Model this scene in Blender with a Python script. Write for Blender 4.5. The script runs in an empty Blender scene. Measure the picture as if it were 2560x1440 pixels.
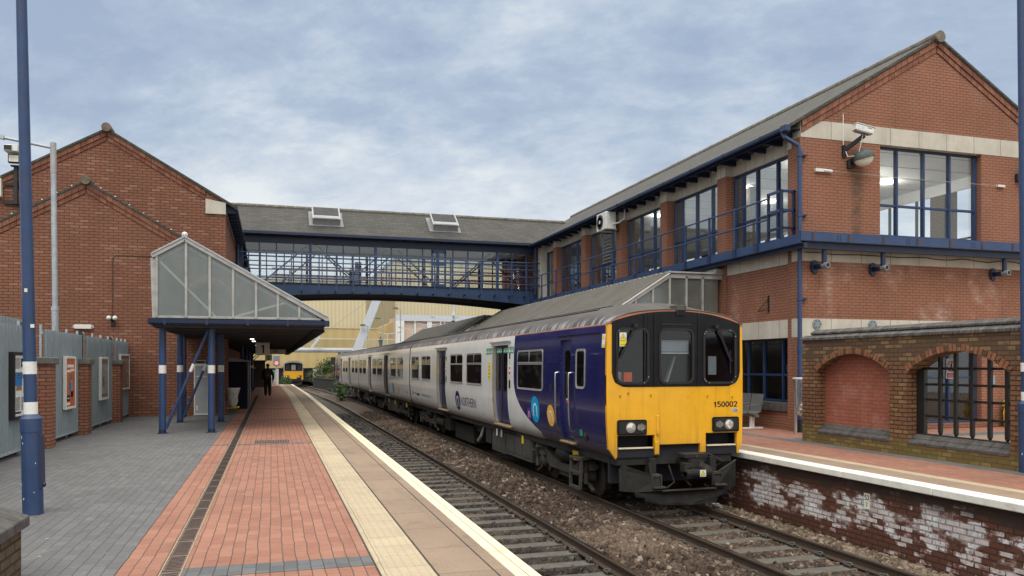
import bpy, bmesh, math, random
import numpy as np
from mathutils import Vector, Matrix
random.seed(7); rng = np.random.default_rng(7)
S = bpy.context.scene
COL = S.collection
R = math.radians
# ------------------------------------------------------------------ camera
EYE = 1.68
cam = bpy.data.objects.new('camera', bpy.data.cameras.new('camera')); COL.objects.link(cam); S.camera = cam
cam.location = (0, 0, EYE); cam.rotation_euler = (R(90), 0, -math.atan(600/1985))
cam.data.sensor_width = 36; cam.data.lens = 1985/2560*36; cam.data.shift_y = 193/2560
cam.data.clip_start = .1; cam.data.clip_end = 3000
# ------------------------------------------------------------------ node helpers
class G:
    def __init__(s, nt): s.nt = nt
    def n(s, typ, ins=None, **props):
        nd = s.nt.nodes.new('ShaderNode'+typ)
        for k, v in props.items(): setattr(nd, k, v)
        for k, v in (ins or {}).items():
            if isinstance(v, bpy.types.NodeSocket): s.nt.links.new(v, nd.inputs[k])
            else:
                sk = nd.inputs[k]
                if sk.type == 'RGBA' and len(v) == 3: v = (*v, 1)
                sk.default_value = v
        return nd
    def m(s, op, a, b=0, c=None, clamp=False):
        i = {0: a, 1: b}
        if c is not None: i[2] = c
        return s.n('Math', i, operation=op, use_clamp=clamp).outputs[0]
    def mix(s, f, a, b, blend='MIX'):
        nd = s.nt.nodes.new('ShaderNodeMix'); nd.data_type = 'RGBA'; nd.blend_type = blend
        for i, v in ((0, f), (6, a), (7, b)):
            if isinstance(v, bpy.types.NodeSocket): s.nt.links.new(v, nd.inputs[i])
            elif i: nd.inputs[i].default_value = (*v, 1) if len(v) == 3 else v
            else: nd.inputs[i].default_value = v
        return nd.outputs[2]
    def ramp(s, f, stops, interp='LINEAR'):
        nd = s.n('ValToRGB', {0: f}); r = nd.color_ramp; r.interpolation = interp
        while len(r.elements) < len(stops): r.elements.new(.5)
        for e, (p, c) in zip(r.elements, stops):
            e.position = p; e.color = (c, c, c, 1) if isinstance(c, (int, float)) else (*c, 1)
        return nd.outputs[0]
    def mapr(s, v, a, b, c=0., d=1., sm=True):
        return s.n('MapRange', {0: v, 1: a, 2: b, 3: c, 4: d}, interpolation_type='SMOOTHSTEP' if sm else 'LINEAR').outputs[0]
    def noise(s, vec, sc, det=3, ro=.55, dist=0):
        return s.n('TexNoise', {'Vector': vec, 'Scale': sc, 'Detail': det, 'Roughness': ro, 'Distortion': dist}).outputs[0]
    def obj(s): return s.n('TexCoord').outputs['Object']
    def xyz(s, v):
        nd = s.n('SeparateXYZ', {0: v}); return nd.outputs[0], nd.outputs[1], nd.outputs[2]
    def vec(s, x, y, z=0.): return s.n('CombineXYZ', {0: x, 1: y, 2: z}).outputs[0]
    def scl(s, v, t): return s.n('VectorMath', {0: v, 1: t}, operation='MULTIPLY').outputs[0]
    def bump(s, h, st=.5, d=.01, nrm=None):
        i = {'Height': h, 'Strength': st, 'Distance': d}
        if nrm is not None: i['Normal'] = nrm
        return s.n('Bump', i).outputs[0]
    def wall(s):
        x, y, z = s.xyz(s.obj()); nx, ny, nz = s.xyz(s.n('NewGeometry').outputs['True Normal'])
        k = s.m('GREATER_THAN', s.m('ABSOLUTE', nx), s.m('ABSOLUTE', ny)); t = s.m('GREATER_THAN', s.m('ABSOLUTE', nz), .93)
        mixf = lambda f, a, b: s.m('ADD', s.m('MULTIPLY', a, s.m('SUBTRACT', 1, f)), s.m('MULTIPLY', b, f))
        u = mixf(t, mixf(k, x, y), x); v = mixf(t, z, y)
        return s.vec(u, v, 0.)
MATS = {}
def mk(name, fn):
    m = bpy.data.materials.new(name); m.use_nodes = True
    g = G(m.node_tree); b = m.node_tree.nodes['Principled BSDF']
    def put(k, v):
        if isinstance(v, bpy.types.NodeSocket): m.node_tree.links.new(v, b.inputs[k])
        else:
            if b.inputs[k].type == 'RGBA' and len(v) == 3: v = (*v, 1)
            b.inputs[k].default_value = v
    fn(g, put, m); MATS[name] = m; return m
def simple(name, col, ro=.6, metal=0., var=.18, sc=2.5, bmp=0., bsc=60, spec=.5, coat=0., dirt=None, dsc=1.2, stretch=(1, 1, 1)):
    def fn(g, put, m):
        o = g.scl(g.obj(), stretch); n = g.noise(o, sc, 5, .65); n2 = g.noise(o, sc*9, 3)
        f = g.m('ADD', g.m('MULTIPLY', n, .7), g.m('MULTIPLY', n2, .3))
        lo = tuple(c*(1-var) for c in col); hi = tuple(min(1, c*(1+var)) for c in col)
        c = g.mix(g.mapr(f, .3, .7), lo, hi)
        if dirt:
            d = g.mapr(g.noise(o, dsc, 6, .7), .5, .72); c = g.mix(g.m('MULTIPLY', d, dirt[1]), c, dirt[0])
        put('Base Color', c); put('Roughness', g.m('ADD', ro-.08, g.m('MULTIPLY', n2, .16))); put('Metallic', metal)
        put('Specular IOR Level', spec); put('Coat Weight', coat); put('Coat Roughness', .12)
        if bmp: put('Normal', g.bump(g.noise(o, bsc, 4, .6), bmp, .01))
    return mk(name, fn)
def bricks(name, c1, c2, mor, bw=.225, rh=.075, ms=.011, post=None, ro=.85, bias=0., bmp=.6, patch=.25):
    def fn(g, put, m):
        w = g.wall(); o = g.obj()
        wob = g.scl(g.n('TexNoise', {'Vector': o, 'Scale': 14.}).outputs[1], (.008, .008, 0)); w2 = g.n('VectorMath', {0: w, 1: wob}, operation='ADD').outputs[0]
        b = g.n('TexBrick', {'Vector': w2, 'Color1': c1, 'Color2': c2, 'Mortar': mor, 'Scale': 1., 'Mortar Size': ms, 'Mortar Smooth': .15, 'Bias': bias, 'Brick Width': bw, 'Row Height': rh})
        c = b.outputs[0]
        # per-brick random: a second, offset colour set
        b2 = g.n('TexBrick', {'Vector': w2, 'Color1': (.62, .62, .62), 'Color2': (1.22, 1.18, 1.15), 'Mortar': (1, 1, 1), 'Scale': 1., 'Mortar Size': ms, 'Mortar Smooth': .15, 'Bias': .15, 'Brick Width': bw, 'Row Height': rh}, offset_frequency=2, squash=1.0)
        c = g.mix(.55, c, b2.outputs[0], 'MULTIPLY')
        sh = g.n('VectorMath', {0: w2, 1: (bw*12, rh*24, 0)}, operation='ADD').outputs[0]
        g.rnd = g.xyz(g.n('TexBrick', {'Vector': sh, 'Color1': (0, 0, 0), 'Color2': (1, 1, 1), 'Mortar': (.5, .5, .5), 'Scale': 1., 'Mortar Size': ms, 'Brick Width': bw, 'Row Height': rh}).outputs[0])[0]
        n = g.noise(o, .55, 6, .65); c = g.mix(patch, c, g.ramp(n, [(.3, .45), (.7, 1.35)]), 'MULTIPLY')
        c = g.mix(.35, c, g.ramp(g.noise(o, 30, 3), [(.3, .7), (.7, 1.25)]), 'MULTIPLY')
        h = g.m('ADD', g.m('MULTIPLY', g.m('SUBTRACT', 1, b.outputs[1]), 1.), g.m('MULTIPLY', g.noise(o, 60, 3), .25))
        if post: c = post(g, c, w, o, b.outputs[1])
        put('Base Color', c); put('Roughness', ro); put('Specular IOR Level', .25); put('Normal', g.bump(h, bmp, .012))
    return mk(name, fn)
# ------------------------------------------------------------------ world (overcast) and sun
W = bpy.data.worlds.new('World'); S.world = W; W.use_nodes = True
g = G(W.node_tree); bg = W.node_tree.nodes['Background']
SUN_EL, SUN_AZ = R(52), R(205)          # azimuth clockwise from +Y: behind the camera, to the left
sky = g.n('TexSky', sky_type='NISHITA', sun_disc=False, sun_elevation=SUN_EL, sun_rotation=SUN_AZ, air_density=1.5, dust_density=3.0)
d = g.n('TexCoord').outputs['Generated']; dx, dy, dz = g.xyz(d)
zz = g.m('ADD', g.m('MAXIMUM', dz, 0.), .30)
cp = g.vec(g.m('DIVIDE', dx, zz), g.m('DIVIDE', dy, zz), 0.)
rot = g.n('VectorRotate', {'Vector': cp, 'Angle': R(32)}, rotation_type='Z_AXIS').outputs[0]
st = g.scl(rot, (1., 1.35, 1.))
n1 = g.noise(st, 1.15, 8, .60, .2); n2 = g.noise(st, 4.8, 8, .66, .15); n3 = g.noise(cp, .3, 3, .5)
cl = g.m('ADD', g.m('ADD', g.m('MULTIPLY', n1, .52), g.m('MULTIPLY', n2, .24)), g.m('MULTIPLY', n3, .24))
cc = g.ramp(cl, [(.425, (.375, .47, .63)), (.47, (.44, .54, .69)), (.515, (.56, .645, .765)), (.565, (.76, .82, .87))])
hz = g.m('POWER', g.m('SUBTRACT', 1, g.m('MAXIMUM', dz, 0.)), 8.5)
cc = g.mix(g.m('MULTIPLY', hz, g.mapr(cl, .42, .56, .45, 1.2)), cc, (.80, .865, .885))
cc = g.mix(.06, cc, g.scl(sky.outputs[0], (.1, .1, .1)))
zen = g.mapr(dz, .46, .85, 1., 3.3); back = g.mapr(dy, .2, -.7, 1., 1.5)
bst = g.m('MULTIPLY', zen, back)
cc = g.mix(g.m('MULTIPLY', g.mapr(dz, .30, .06, 0, .9), g.mapr(cl, .42, .53, .5, 1.)), cc, (.93, .955, .955)); hi = g.mix(g.mapr(dz, .45, .62), cc, (.66, .645, .605)); hi = g.mix(g.m('MULTIPLY', g.mapr(dy, .1, -.4), .8), hi, (.62, .61, .575))
W.node_tree.links.new(hi, bg.inputs[0]); W.node_tree.links.new(bst, bg.inputs[1])
sun = bpy.data.objects.new('sun', bpy.data.lights.new('sun', 'SUN')); COL.objects.link(sun)
sun.data.energy = 1.1; sun.data.angle = R(24); sun.data.color = (1, .96, .9)
sd = Vector((math.sin(SUN_AZ)*math.cos(SUN_EL), math.cos(SUN_AZ)*math.cos(SUN_EL), math.sin(SUN_EL)))
sun.rotation_euler = sd.to_track_quat('Z', 'Y').to_euler(); sun.location = (0, 0, 30)
S.view_settings.view_transform = 'Standard'; S.view_settings.look = 'None'; S.view_settings.exposure = 0; S.view_settings.gamma = 1
S.cycles.max_bounces = 8; S.cycles.transparent_max_bounces = 24; S.cycles.sample_clamp_indirect = 6
S.cycles.use_denoising = True
# ------------------------------------------------------------------ mesh builder
LOC = {}
def thing(name, label, cat, loc=(0, 0, 0), group=None, kind=None):
    o = bpy.data.objects.new(name, None); COL.objects.link(o); o.location = loc; o.empty_display_size = .2
    LOC[o.name] = Vector(loc); tag(o, label, cat, group, kind); return o
def tag(o, label=None, cat=None, group=None, kind=None):
    for k, v in (('label', label), ('category', cat), ('group', group), ('kind', kind)):
        if v: o[k] = v
    return o
def copytree(o, parent=None):
    c = o.copy(); COL.objects.link(c)
    if parent is not None: c.parent = parent
    for ch in list(o.children): copytree(ch, c)
    return c
class MB:
    def __init__(s): s.v = []; s.f = []; s.fm = []; s.mats = []
    def mi(s, m):
        if isinstance(m, str): m = MATS[m]
        if m not in s.mats: s.mats.append(m)
        return s.mats.index(m)
    def add(s, vs, fs, m):
        o = len(s.v); s.v += [tuple(v) for v in vs]; i = s.mi(m)
        for f in fs: s.f.append([o+k for k in f]); s.fm.append(i)
        return s
    def box(s, x0, x1, y0, y1, z0, z1, m):
        x0, x1 = min(x0, x1), max(x0, x1); y0, y1 = min(y0, y1), max(y0, y1); z0, z1 = min(z0, z1), max(z0, z1)
        return s.add([(x, y, z) for x in (x0, x1) for y in (y0, y1) for z in (z0, z1)],
                     [(0, 1, 3, 2), (4, 6, 7, 5), (0, 4, 5, 1), (2, 3, 7, 6), (0, 2, 6, 4), (1, 5, 7, 3)], m)
    def cbox(s, c, sz, m, rot=None):
        vs = [Vector((x*sz[0]/2, y*sz[1]/2, z*sz[2]/2)) for x in (-1, 1) for y in (-1, 1) for z in (-1, 1)]
        if rot is not None: vs = [rot @ v for v in vs]
        c = Vector(c)
        return s.add([c+v for v in vs], [(0, 1, 3, 2), (4, 6, 7, 5), (0, 4, 5, 1), (2, 3, 7, 6), (0, 2, 6, 4), (1, 5, 7, 3)], m)
    def bar(s, p, q, w, h, m, up=(0, 0, 1)):
        p, q = Vector(p), Vector(q); t = (q-p).normalized(); u = Vector(up)
        a = t.cross(u)
        if a.length < 1e-4: a = t.cross(Vector((1, 0, 0)))
        a.normalize(); b = a.cross(t).normalized()
        vs = [e+a*(i*w/2)+b*(j*h/2) for e in (p, q) for i in (-1, 1) for j in (-1, 1)]
        return s.add(vs, [(0, 1, 3, 2), (4, 6, 7, 5), (0, 4, 5, 1), (2, 3, 7, 6), (0, 2, 6, 4), (1, 5, 7, 3)], m)
    def tube(s, pts, r, m, n=10, cap=True):
        pts = [Vector(p) for p in pts]; rs = r if isinstance(r, (list, tuple)) else [r]*len(pts)
        vs = []; fs = []; prev = None
        for i, p in enumerate(pts):
            t = ((pts[min(i+1, len(pts)-1)]-p).normalized()+(p-pts[max(i-1, 0)]).normalized())
            t = t.normalized() if t.length > 1e-6 else Vector((0, 0, 1))
            if prev is None:
                a = t.cross(Vector((0, 0, 1)));
                if a.length < 1e-3: a = t.cross(Vector((0, 1, 0)))
            else: a = prev - t*prev.dot(t)
            a.normalize(); prev = a; b = t.cross(a)
            vs += [p+(a*math.cos(2*math.pi*k/n)+b*math.sin(2*math.pi*k/n))*rs[i] for k in range(n)]
        for i in range(len(pts)-1):
            for k in range(n): fs.append((i*n+k, i*n+(k+1) % n, (i+1)*n+(k+1) % n, (i+1)*n+k))
        if cap: fs += [tuple(range(n))[::-1], tuple((len(pts)-1)*n+k for k in range(n))]
        return s.add(vs, fs, m)
    def prism(s, poly, ax, a, b, m):
        n = len(poly); P = {'x': lambda u, v, w: (w, u, v), 'y': lambda u, v, w: (u, w, v), 'z': lambda u, v, w: (u, v, w)}[ax]
        vs = [P(u, v, a) for u, v in poly]+[P(u, v, b) for u, v in poly]
        return s.add(vs, [tuple(range(n)), tuple(range(2*n-1, n-1, -1))]+[(i, (i+1) % n, n+(i+1) % n, n+i) for i in range(n)], m)
    def quad(s, a, b, c, d, m): return s.add([a, b, c, d], [(0, 1, 2, 3)], m)
    def sphere(s, c, r, m, nu=14, nv=8, sc=(1, 1, 1), z0=-1., z1=1.):
        vs = []; fs = []
        for j in range(nv+1):
            t = z0+(z1-z0)*j/nv; t = max(-1, min(1, t)); ph = math.asin(t) if False else None
            an = math.asin(z0)+(math.asin(z1)-math.asin(z0))*j/nv
            for k in range(nu):
                th = 2*math.pi*k/nu
                vs.append((c[0]+r*sc[0]*math.cos(an)*math.cos(th), c[1]+r*sc[1]*math.cos(an)*math.sin(th), c[2]+r*sc[2]*math.sin(an)))
        for j in range(nv):
            for k in range(nu): fs.append((j*nu+k, j*nu+(k+1) % nu, (j+1)*nu+(k+1) % nu, (j+1)*nu+k))
        fs += [tuple(range(nu))[::-1], tuple(nv*nu+k for k in range(nu))]
        return s.add(vs, fs, m)
    def flat(s, vf, org, u, v, m, fn=None):
        """2D mesh (verts, faces) laid on the plane org + a*u + b*v (or through fn(a,b))"""
        o, u, v = Vector(org), Vector(u), Vector(v)
        return s.add([fn(a, b) if fn else o+u*a+v*b for a, b in vf[0]], vf[1], m)
    def build(s, name, parent=None, bevel=0., smooth=0., label=None, cat=None, group=None, kind=None, base=None, seg=1, fix=True):
        base = LOC.get(parent.name, Vector()) if parent is not None else Vector(base or (0, 0, 0))
        me = bpy.data.meshes.new(name)
        me.from_pydata([(x-base.x, y-base.y, z-base.z) for x, y, z in s.v], [], s.f)
        for m in s.mats: me.materials.append(m)
        me.polygons.foreach_set('material_index', s.fm)
        bm = bmesh.new(); bm.from_mesh(me)
        if fix: bmesh.ops.recalc_face_normals(bm, faces=bm.faces)
        if bevel:
            es = [e for e in bm.edges if len(e.link_faces) == 2 and e.calc_face_angle(0) > .6]
            bmesh.ops.bevel(bm, geom=es, offset=bevel, segments=seg, profile=.7, affect='EDGES', clamp_overlap=True)
        ng = [f for f in bm.faces if len(f.verts) > 4]
        if ng: bmesh.ops.triangulate(bm, faces=ng, ngon_method='EAR_CLIP')
        bm.to_mesh(me); bm.free()
        o = bpy.data.objects.new(name, me); COL.objects.link(o)
        if smooth:
            me.polygons.foreach_set('use_smooth', [True]*len(me.polygons)); me.set_sharp_from_angle(angle=R(smooth))
        if parent is not None: o.parent = parent; LOC[o.name] = base
        else: o.location = base; LOC[o.name] = base
        tag(o, label, cat, group, kind); return o
def text2d(body, size, bold=0., sx=1.):
    c = bpy.data.curves.new('t', 'FONT'); c.body = body; c.size = size; c.offset = bold*size; c.resolution_u = 3
    o = bpy.data.objects.new('t', c); COL.objects.link(o)
    dg = bpy.context.evaluated_depsgraph_get(); dg.update()
    me = bpy.data.meshes.new_from_object(o.evaluated_get(dg))
    vs = [(v.co.x*sx, v.co.y) for v in me.vertices]; fs = [tuple(p.vertices) for p in me.polygons]
    bpy.data.objects.remove(o); bpy.data.meshes.remove(me); bpy.data.curves.remove(c)
    return vs, fs
def width2d(vf): return max(v[0] for v in vf[0])
def stroke2d(pts, t):
    V = [Vector((p[0], p[1], 0)) for p in pts]; L_ = []; R_ = []
    for i, p in enumerate(V):
        a = (V[min(i+1, len(V)-1)]-V[max(i-1, 0)]).normalized(); n = Vector((-a.y, a.x, 0)); k = 1.
        if 0 < i < len(V)-1:
            b = (p-V[i-1]).normalized(); k = 1/max(.5, abs(a.dot(b)))
        L_.append(p+n*t/2*k); R_.append(p-n*t/2*k)
    m = len(V); return [(v.x, v.y) for v in L_+R_], [(i, i+1, m+i+1, m+i) for i in range(m-1)]
def digits2d(body, h):
    """plain bold sans-serif figures of height h, left edge at 0"""
    arc_ = lambda cx, cy, rx, ry, a0, a1, n=12: [(cx+rx*math.cos(R(a0+(a1-a0)*k/n)), cy+ry*math.sin(R(a0+(a1-a0)*k/n))) for k in range(n+1)]
    t = .15; D = {'1': [[(.10, .73), (.24, .78), (.33, .92), (.33, .0)]], '0': [arc_(.27, .5, .195, .425, 0, 360, 28)],
         '5': [[(.47, .925), (.15, .925), (.11, .50)]+arc_(.26, .33, .205, .255, 125, -150, 14)], '2': [arc_(.27, .70, .19, .225, 175, -20, 10)+[(.40, .52), (.10, .08)], [(.05, .075), (.49, .075)]],
         '3': [arc_(.26, .71, .18, .215, 165, -80, 10), arc_(.26, .30, .20, .225, 85, -165, 12)]}
    vs = []; fs = []; x = 0
    for c in body:
        for st_ in D[c]:
            q = stroke2d(st_, t); o = len(vs); vs += [((x+a)*h, b*h) for a, b in q[0]]; fs += [tuple(o+i for i in f) for f in q[1]]
        x += .57
    return vs, fs
def ellipse2d(cx, cy, rx, ry, n=28): return [(cx+rx*math.cos(2*math.pi*k/n), cy+ry*math.sin(2*math.pi*k/n)) for k in range(n)], [tuple(range(n))]
def arch2d(cx, cy, w, h, t, n=10):
    """an upside-down U stroke: legs at the bottom, round top"""
    ro = w/2; ri = ro-t; top = cy+h/2-ro; bot = cy-h/2
    out = [(cx-ro, bot)]+[(cx-ro*math.cos(math.pi*k/n), top+ro*math.sin(math.pi*k/n)) for k in range(n+1)]+[(cx+ro, bot)]
    inn = [(cx+ri, bot)]+[(cx+ri*math.cos(math.pi*k/n), top+ri*math.sin(math.pi*k/n)) for k in range(n+1)]+[(cx-ri, bot)]
    m = len(out); vs = out+inn[::-1]
    return vs, [(i, i+1, m+i+1, m+i) for i in range(m-1)]
def rrect(u0, u1, v0, v1, r, n=4):
    p = []
    for cx, cy, a0 in ((u1-r, v1-r, 0), (u0+r, v1-r, 90), (u0+r, v0+r, 180), (u1-r, v0+r, 270)):
        p += [(cx+r*math.cos(R(a0+90*k/n)), cy+r*math.sin(R(a0+90*k/n))) for k in range(n+1)]
    return p
def slices(vf, step=.08):
    """cut a flat 2D mesh at even heights so that it can bend over a curved side"""
    bm = bmesh.new(); bv = [bm.verts.new((a, b, 0)) for a, b in vf[0]]
    for f in vf[1]:
        try: bm.faces.new([bv[i] for i in f])
        except ValueError: pass
    lo, hi = min(v[1] for v in vf[0]), max(v[1] for v in vf[0]); z = math.ceil(lo/step)*step
    while z < hi:
        bmesh.ops.bisect_plane(bm, geom=bm.verts[:]+bm.edges[:]+bm.faces[:], plane_co=(0, z, 0), plane_no=(0, 1, 0)); z += step
    bm.verts.index_update()
    r = [(v.co.x, v.co.y) for v in bm.verts], [tuple(v.index for v in f.verts) for f in bm.faces]
    bm.free(); return r
# ------------------------------------------------------------------ materials
def streaks(g, o, sc=(1.6, 1.6, .12), lo=.5, hi=.75): return g.mapr(g.noise(g.scl(o, sc), 2.2, 5, .65), lo, hi)
def p_right(g, c, w, o, mor):
    x, y, z = g.xyz(o)
    ef = g.m('MULTIPLY', g.mapr(g.noise(g.scl(o, (1, 1, .8)), .75, 5, .62), .5, .68), g.mapr(g.m('ABSOLUTE', g.m('SUBTRACT', z, 3.4)), .5, 1.3, 1, .12))
    ef = g.m('MULTIPLY', ef, g.mapr(g.rnd, .25, .75, .35, 1.)); c = g.mix(g.m('MULTIPLY', ef, .5), c, (.58, .42, .36))
    sn = g.m('MULTIPLY', g.mapr(g.m('ABSOLUTE', g.m('SUBTRACT', g.m('ADD', x, g.m('MULTIPLY', g.noise(o, 2.5, 4), .3)), 1.86)), .05, .26, 1, 0), g.m('MULTIPLY', g.mapr(z, 4.7, 4.9), g.mapr(z, 6.9, 7.3, 1, 0)))
    c = g.mix(g.m('MULTIPLY', sn, g.mapr(g.rnd, .1, .8, .35, .75)), c, (.085, .062, .04))
    return g.mix(g.m('MULTIPLY', streaks(g, o, (1.3, 1.3, .1), .56, .74), .5), c, (.10, .06, .045))
bricks('brick_right', (.345, .155, .096), (.27, .114, .071), (.125, .082, .062), ms=.009, post=p_right, patch=.34)
def p_left(g, c, w, o, mor):
    n = g.mapr(g.rnd, .78, .95)
    c = g.mix(g.m('MULTIPLY', n, .3), c, (.40, .25, .19)); c = g.mix(g.m('MULTIPLY', g.mapr(g.noise(o, .35, 5, .6), .45, .7), .3), c, (.13, .06, .042))
    return g.mix(g.m('MULTIPLY', streaks(g, o, (.5, .5, .3), .5, .8), .35), c, (.075, .035, .025))
bricks('brick_left', (.285, .122, .074), (.20, .081, .050), (.085, .053, .040), bw=.285, rh=.095, ms=.013, post=p_left, patch=.2)
bricks('brick_pier', (.34, .14, .085), (.27, .105, .065), (.10, .062, .045), post=p_left)
bricks('brick_inside', (.24, .19, .13), (.19, .15, .10), (.10, .08, .06))
bricks('brick_red_panel', (.36, .115, .07), (.31, .095, .06), (.20, .095, .07), post=lambda g, c, w, o, m: g.mix(g.m('MULTIPLY', g.mapr(g.noise(o, 1.4, 5, .7), .5, .72), .3), c, (.5, .3, .25)))
def p_arch(g, c, w, o, mor):
    x, y, z = g.xyz(o); n = g.noise(o, 1.7, 6, .68); nb = g.m('ADD', g.m('MULTIPLY', g.rnd, .7), .15)
    c = g.mix(g.m('MULTIPLY', g.mapr(g.m('ADD', z, g.m('MULTIPLY', n, 1.1)), 2.05, 2.5), .72), c, (.085, .062, .042))
    moss = g.m('MULTIPLY', g.mapr(g.m('ADD', z, g.m('MULTIPLY', n, .9)), .92, .6), g.mapr(nb, .35, .62, .45, 1.))
    c = g.mix(g.m('MULTIPLY', moss, .85), c, (.155, .135, .04))
    return g.mix(g.m('MULTIPLY', g.mapr(g.m('MULTIPLY', g.mapr(nb, .52, .6), g.mapr(n, .4, .55)), 0, 1), .6), c, (.30, .19, .085))
bricks('brick_arch', (.235, .105, .05), (.155, .078, .04), (.042, .033, .026), bw=.225, rh=.08, ms=.011, post=p_arch, patch=.3, bmp=.8)
def p_plat(g, c, w, o, mor):
    x, y, z = g.xyz(o); n = g.noise(g.scl(o, (1, 1, 1.5)), 1.55, 9, .66, .15); nb = g.rnd
    k = g.m('ADD', g.m('ADD', n, g.m('MULTIPLY', nb, .19)), g.m('MULTIPLY', g.mapr(z, -.22, -.5), .16))
    k = g.m('SUBTRACT', k, g.m('MULTIPLY', g.mapr(y, 13., 15.), .12))
    k = g.m('SUBTRACT', k, g.m('MULTIPLY', g.mapr(z, -.78, -1.02), .15))
    k = g.m('SUBTRACT', k, g.m('MULTIPLY', g.mapr(g.noise(o, .8, 3), .42, .6), .055)); wh = g.m('MULTIPLY', g.mapr(k, .672, .69), g.mapr(g.noise(o, 11, 6, .75), .36, .42)); c = g.mix(g.m('MULTIPLY', wh, .93), c, g.ramp(g.noise(o, 6, 5, .7), [(.3, (.46, .43, .435)), (.6, (.86, .85, .87))])); c = g.mix(g.m('MULTIPLY', wh, g.mapr(nb, .55, .9, 0, .5)), c, (.50, .36, .33))
    pk = g.m('MULTIPLY', g.mapr(k, .62, .66), g.m('SUBTRACT', 1, wh)); c = g.mix(g.m('MULTIPLY', pk, .55), c, (.42, .27, .24))
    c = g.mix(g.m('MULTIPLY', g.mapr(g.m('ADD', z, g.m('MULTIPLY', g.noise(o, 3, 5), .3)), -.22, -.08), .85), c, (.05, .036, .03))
    c = g.mix(g.m('MULTIPLY', mor, .6), c, (.06, .045, .04))
    return g.mix(g.m('MULTIPLY', g.mapr(g.noise(o, 2.3, 6, .7), .58, .75), .45), c, (.06, .045, .038))
bricks('brick_platform', (.17, .058, .035), (.105, .045, .03), (.035, .025, .02), bw=.23, rh=.08, ms=.012, post=p_plat, bmp=1.)
bricks('brick_old', (.15, .10, .06), (.11, .075, .045), (.04, .032, .025), rh=.08, post=lambda g, c, w, o, m: g.mix(g.m('MULTIPLY', g.mapr(g.noise(o, 3, 5, .7), .48, .7), .6), c, (.06, .05, .035)))
bricks('soldier_brick', (.30, .12, .06), (.17, .085, .05), (.045, .03, .024), bw=.085, rh=3., ms=.012)
def f_conc(g, put, m):
    o = g.obj(); w = g.wall(); n = g.noise(o, 1.3, 6, .65)
    c = g.mix(g.mapr(n, .3, .7), (.44, .41, .345), (.56, .53, .46))
    c = g.mix(g.m('MULTIPLY', streaks(g, o, (2.5, 2.5, .15), .52, .78), .45), c, (.20, .18, .15))
    b = g.n('TexBrick', {'Vector': w, 'Color1': (1, 1, 1), 'Color2': (.93, .93, .93), 'Mortar': (.35, .33, .3), 'Scale': 1., 'Mortar Size': .009, 'Brick Width': .92, 'Row Height': 40.}, offset=0.)
    put('Base Color', g.mix(1., c, b.outputs[0], 'MULTIPLY')); put('Roughness', .85); put('Normal', g.bump(g.noise(o, 45, 4), .3, .006))
mk('concrete_panel', f_conc)
def slate(name, c1, c2, bw, rh, lich):
    def fn(g, put, m):
        w = g.wall(); o = g.obj()
        b = g.n('TexBrick', {'Vector': w, 'Color1': c1, 'Color2': c2, 'Mortar': tuple(x*.45 for x in c1), 'Scale': 1., 'Mortar Size': .008, 'Mortar Smooth': .2, 'Brick Width': bw, 'Row Height': rh})
        c = g.mix(.6, b.outputs[0], g.ramp(g.noise(o, .9, 6, .7), [(.3, .6), (.7, 1.4)]), 'MULTIPLY')
        c = g.mix(g.m('MULTIPLY', g.mapr(g.noise(g.scl(o, (2, 2, 6)), 1.5, 6, .72), .54, .68), lich), c, (.24, .23, .20))
        put('Base Color', c); put('Roughness', .72); put('Normal', g.bump(g.m('SUBTRACT', 1, b.outputs[1]), .8, .02))
    mk(name, fn)
slate('slate_roof', (.068, .062, .050), (.042, .039, .033), .32, .13, .28)
slate('slate_bridge', (.066, .062, .055), (.044, .042, .038), .42, .12, .10)
simple('ridge_tile', (.14, .105, .08), .85, var=.35, sc=5)
simple('verge', (.15, .135, .11), .85, var=.4, sc=6)
simple('blue_paint', (.022, .050, .132), .42, var=.16, sc=3, dirt=((.055, .058, .075), .5), dsc=3.2)
simple('blue_dark', (.010, .022, .062), .5, var=.2, sc=3, dirt=((.02, .022, .03), .6), dsc=1.5)
simple('blue_girder', (.026, .058, .135), .5, var=.15, sc=1.2, dirt=((.05, .075, .13), .5), dsc=1.)
simple('shade_black', (.012, .013, .02), .85, var=.4)  # undersides, recesses and gaps: their deep shade is put into this near-black
simple('white_paint', (.72, .72, .70), .55, var=.08, sc=4, dirt=((.35, .33, .3), .4), dsc=5)
simple('white_plastic', (.66, .66, .63), .45, var=.08)
simple('cream_sign', (.80, .77, .66), .5, var=.06)
simple('black_paint', (.012, .012, .013), .45, var=.25)
simple('navy', (.006, .009, .022), .7, var=.2, spec=.25)
simple('galv', (.36, .40, .44), .5, .35, var=.2, sc=5, dirt=((.55, .58, .6), .5), dsc=7)
simple('aluminium', (.37, .365, .35), .5, .2, var=.2, sc=4, dirt=((.17, .165, .14), .6), dsc=2.5)
simple('grey_panel', (.30, .32, .34), .5, var=.1)
simple('hoarding', (.215, .26, .285), .55, var=.15, sc=1.5, dirt=((.10, .12, .125), .6), dsc=1.5, stretch=(1, 1, .3))
simple('corrugated', (.112, .105, .09), .75, var=.16, sc=1.2, dirt=((.09, .085, .075), .6), dsc=.9)
simple('corrugated_far', (.07, .068, .062), .8, var=.16, sc=1.2)
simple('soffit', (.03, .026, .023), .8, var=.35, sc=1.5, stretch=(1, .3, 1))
simple('wood_grey', (.075, .066, .055), .85, var=.35, sc=5, stretch=(6, 1, .3))
simple('dark_brick', (.075, .070, .067), .8, var=.45, sc=7)
simple('dark_brick_pale', (.115, .105, .098), .8, var=.4, sc=7)
simple('galv_pale', (.21, .225, .24), .5, .2, var=.3, sc=6)
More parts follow.
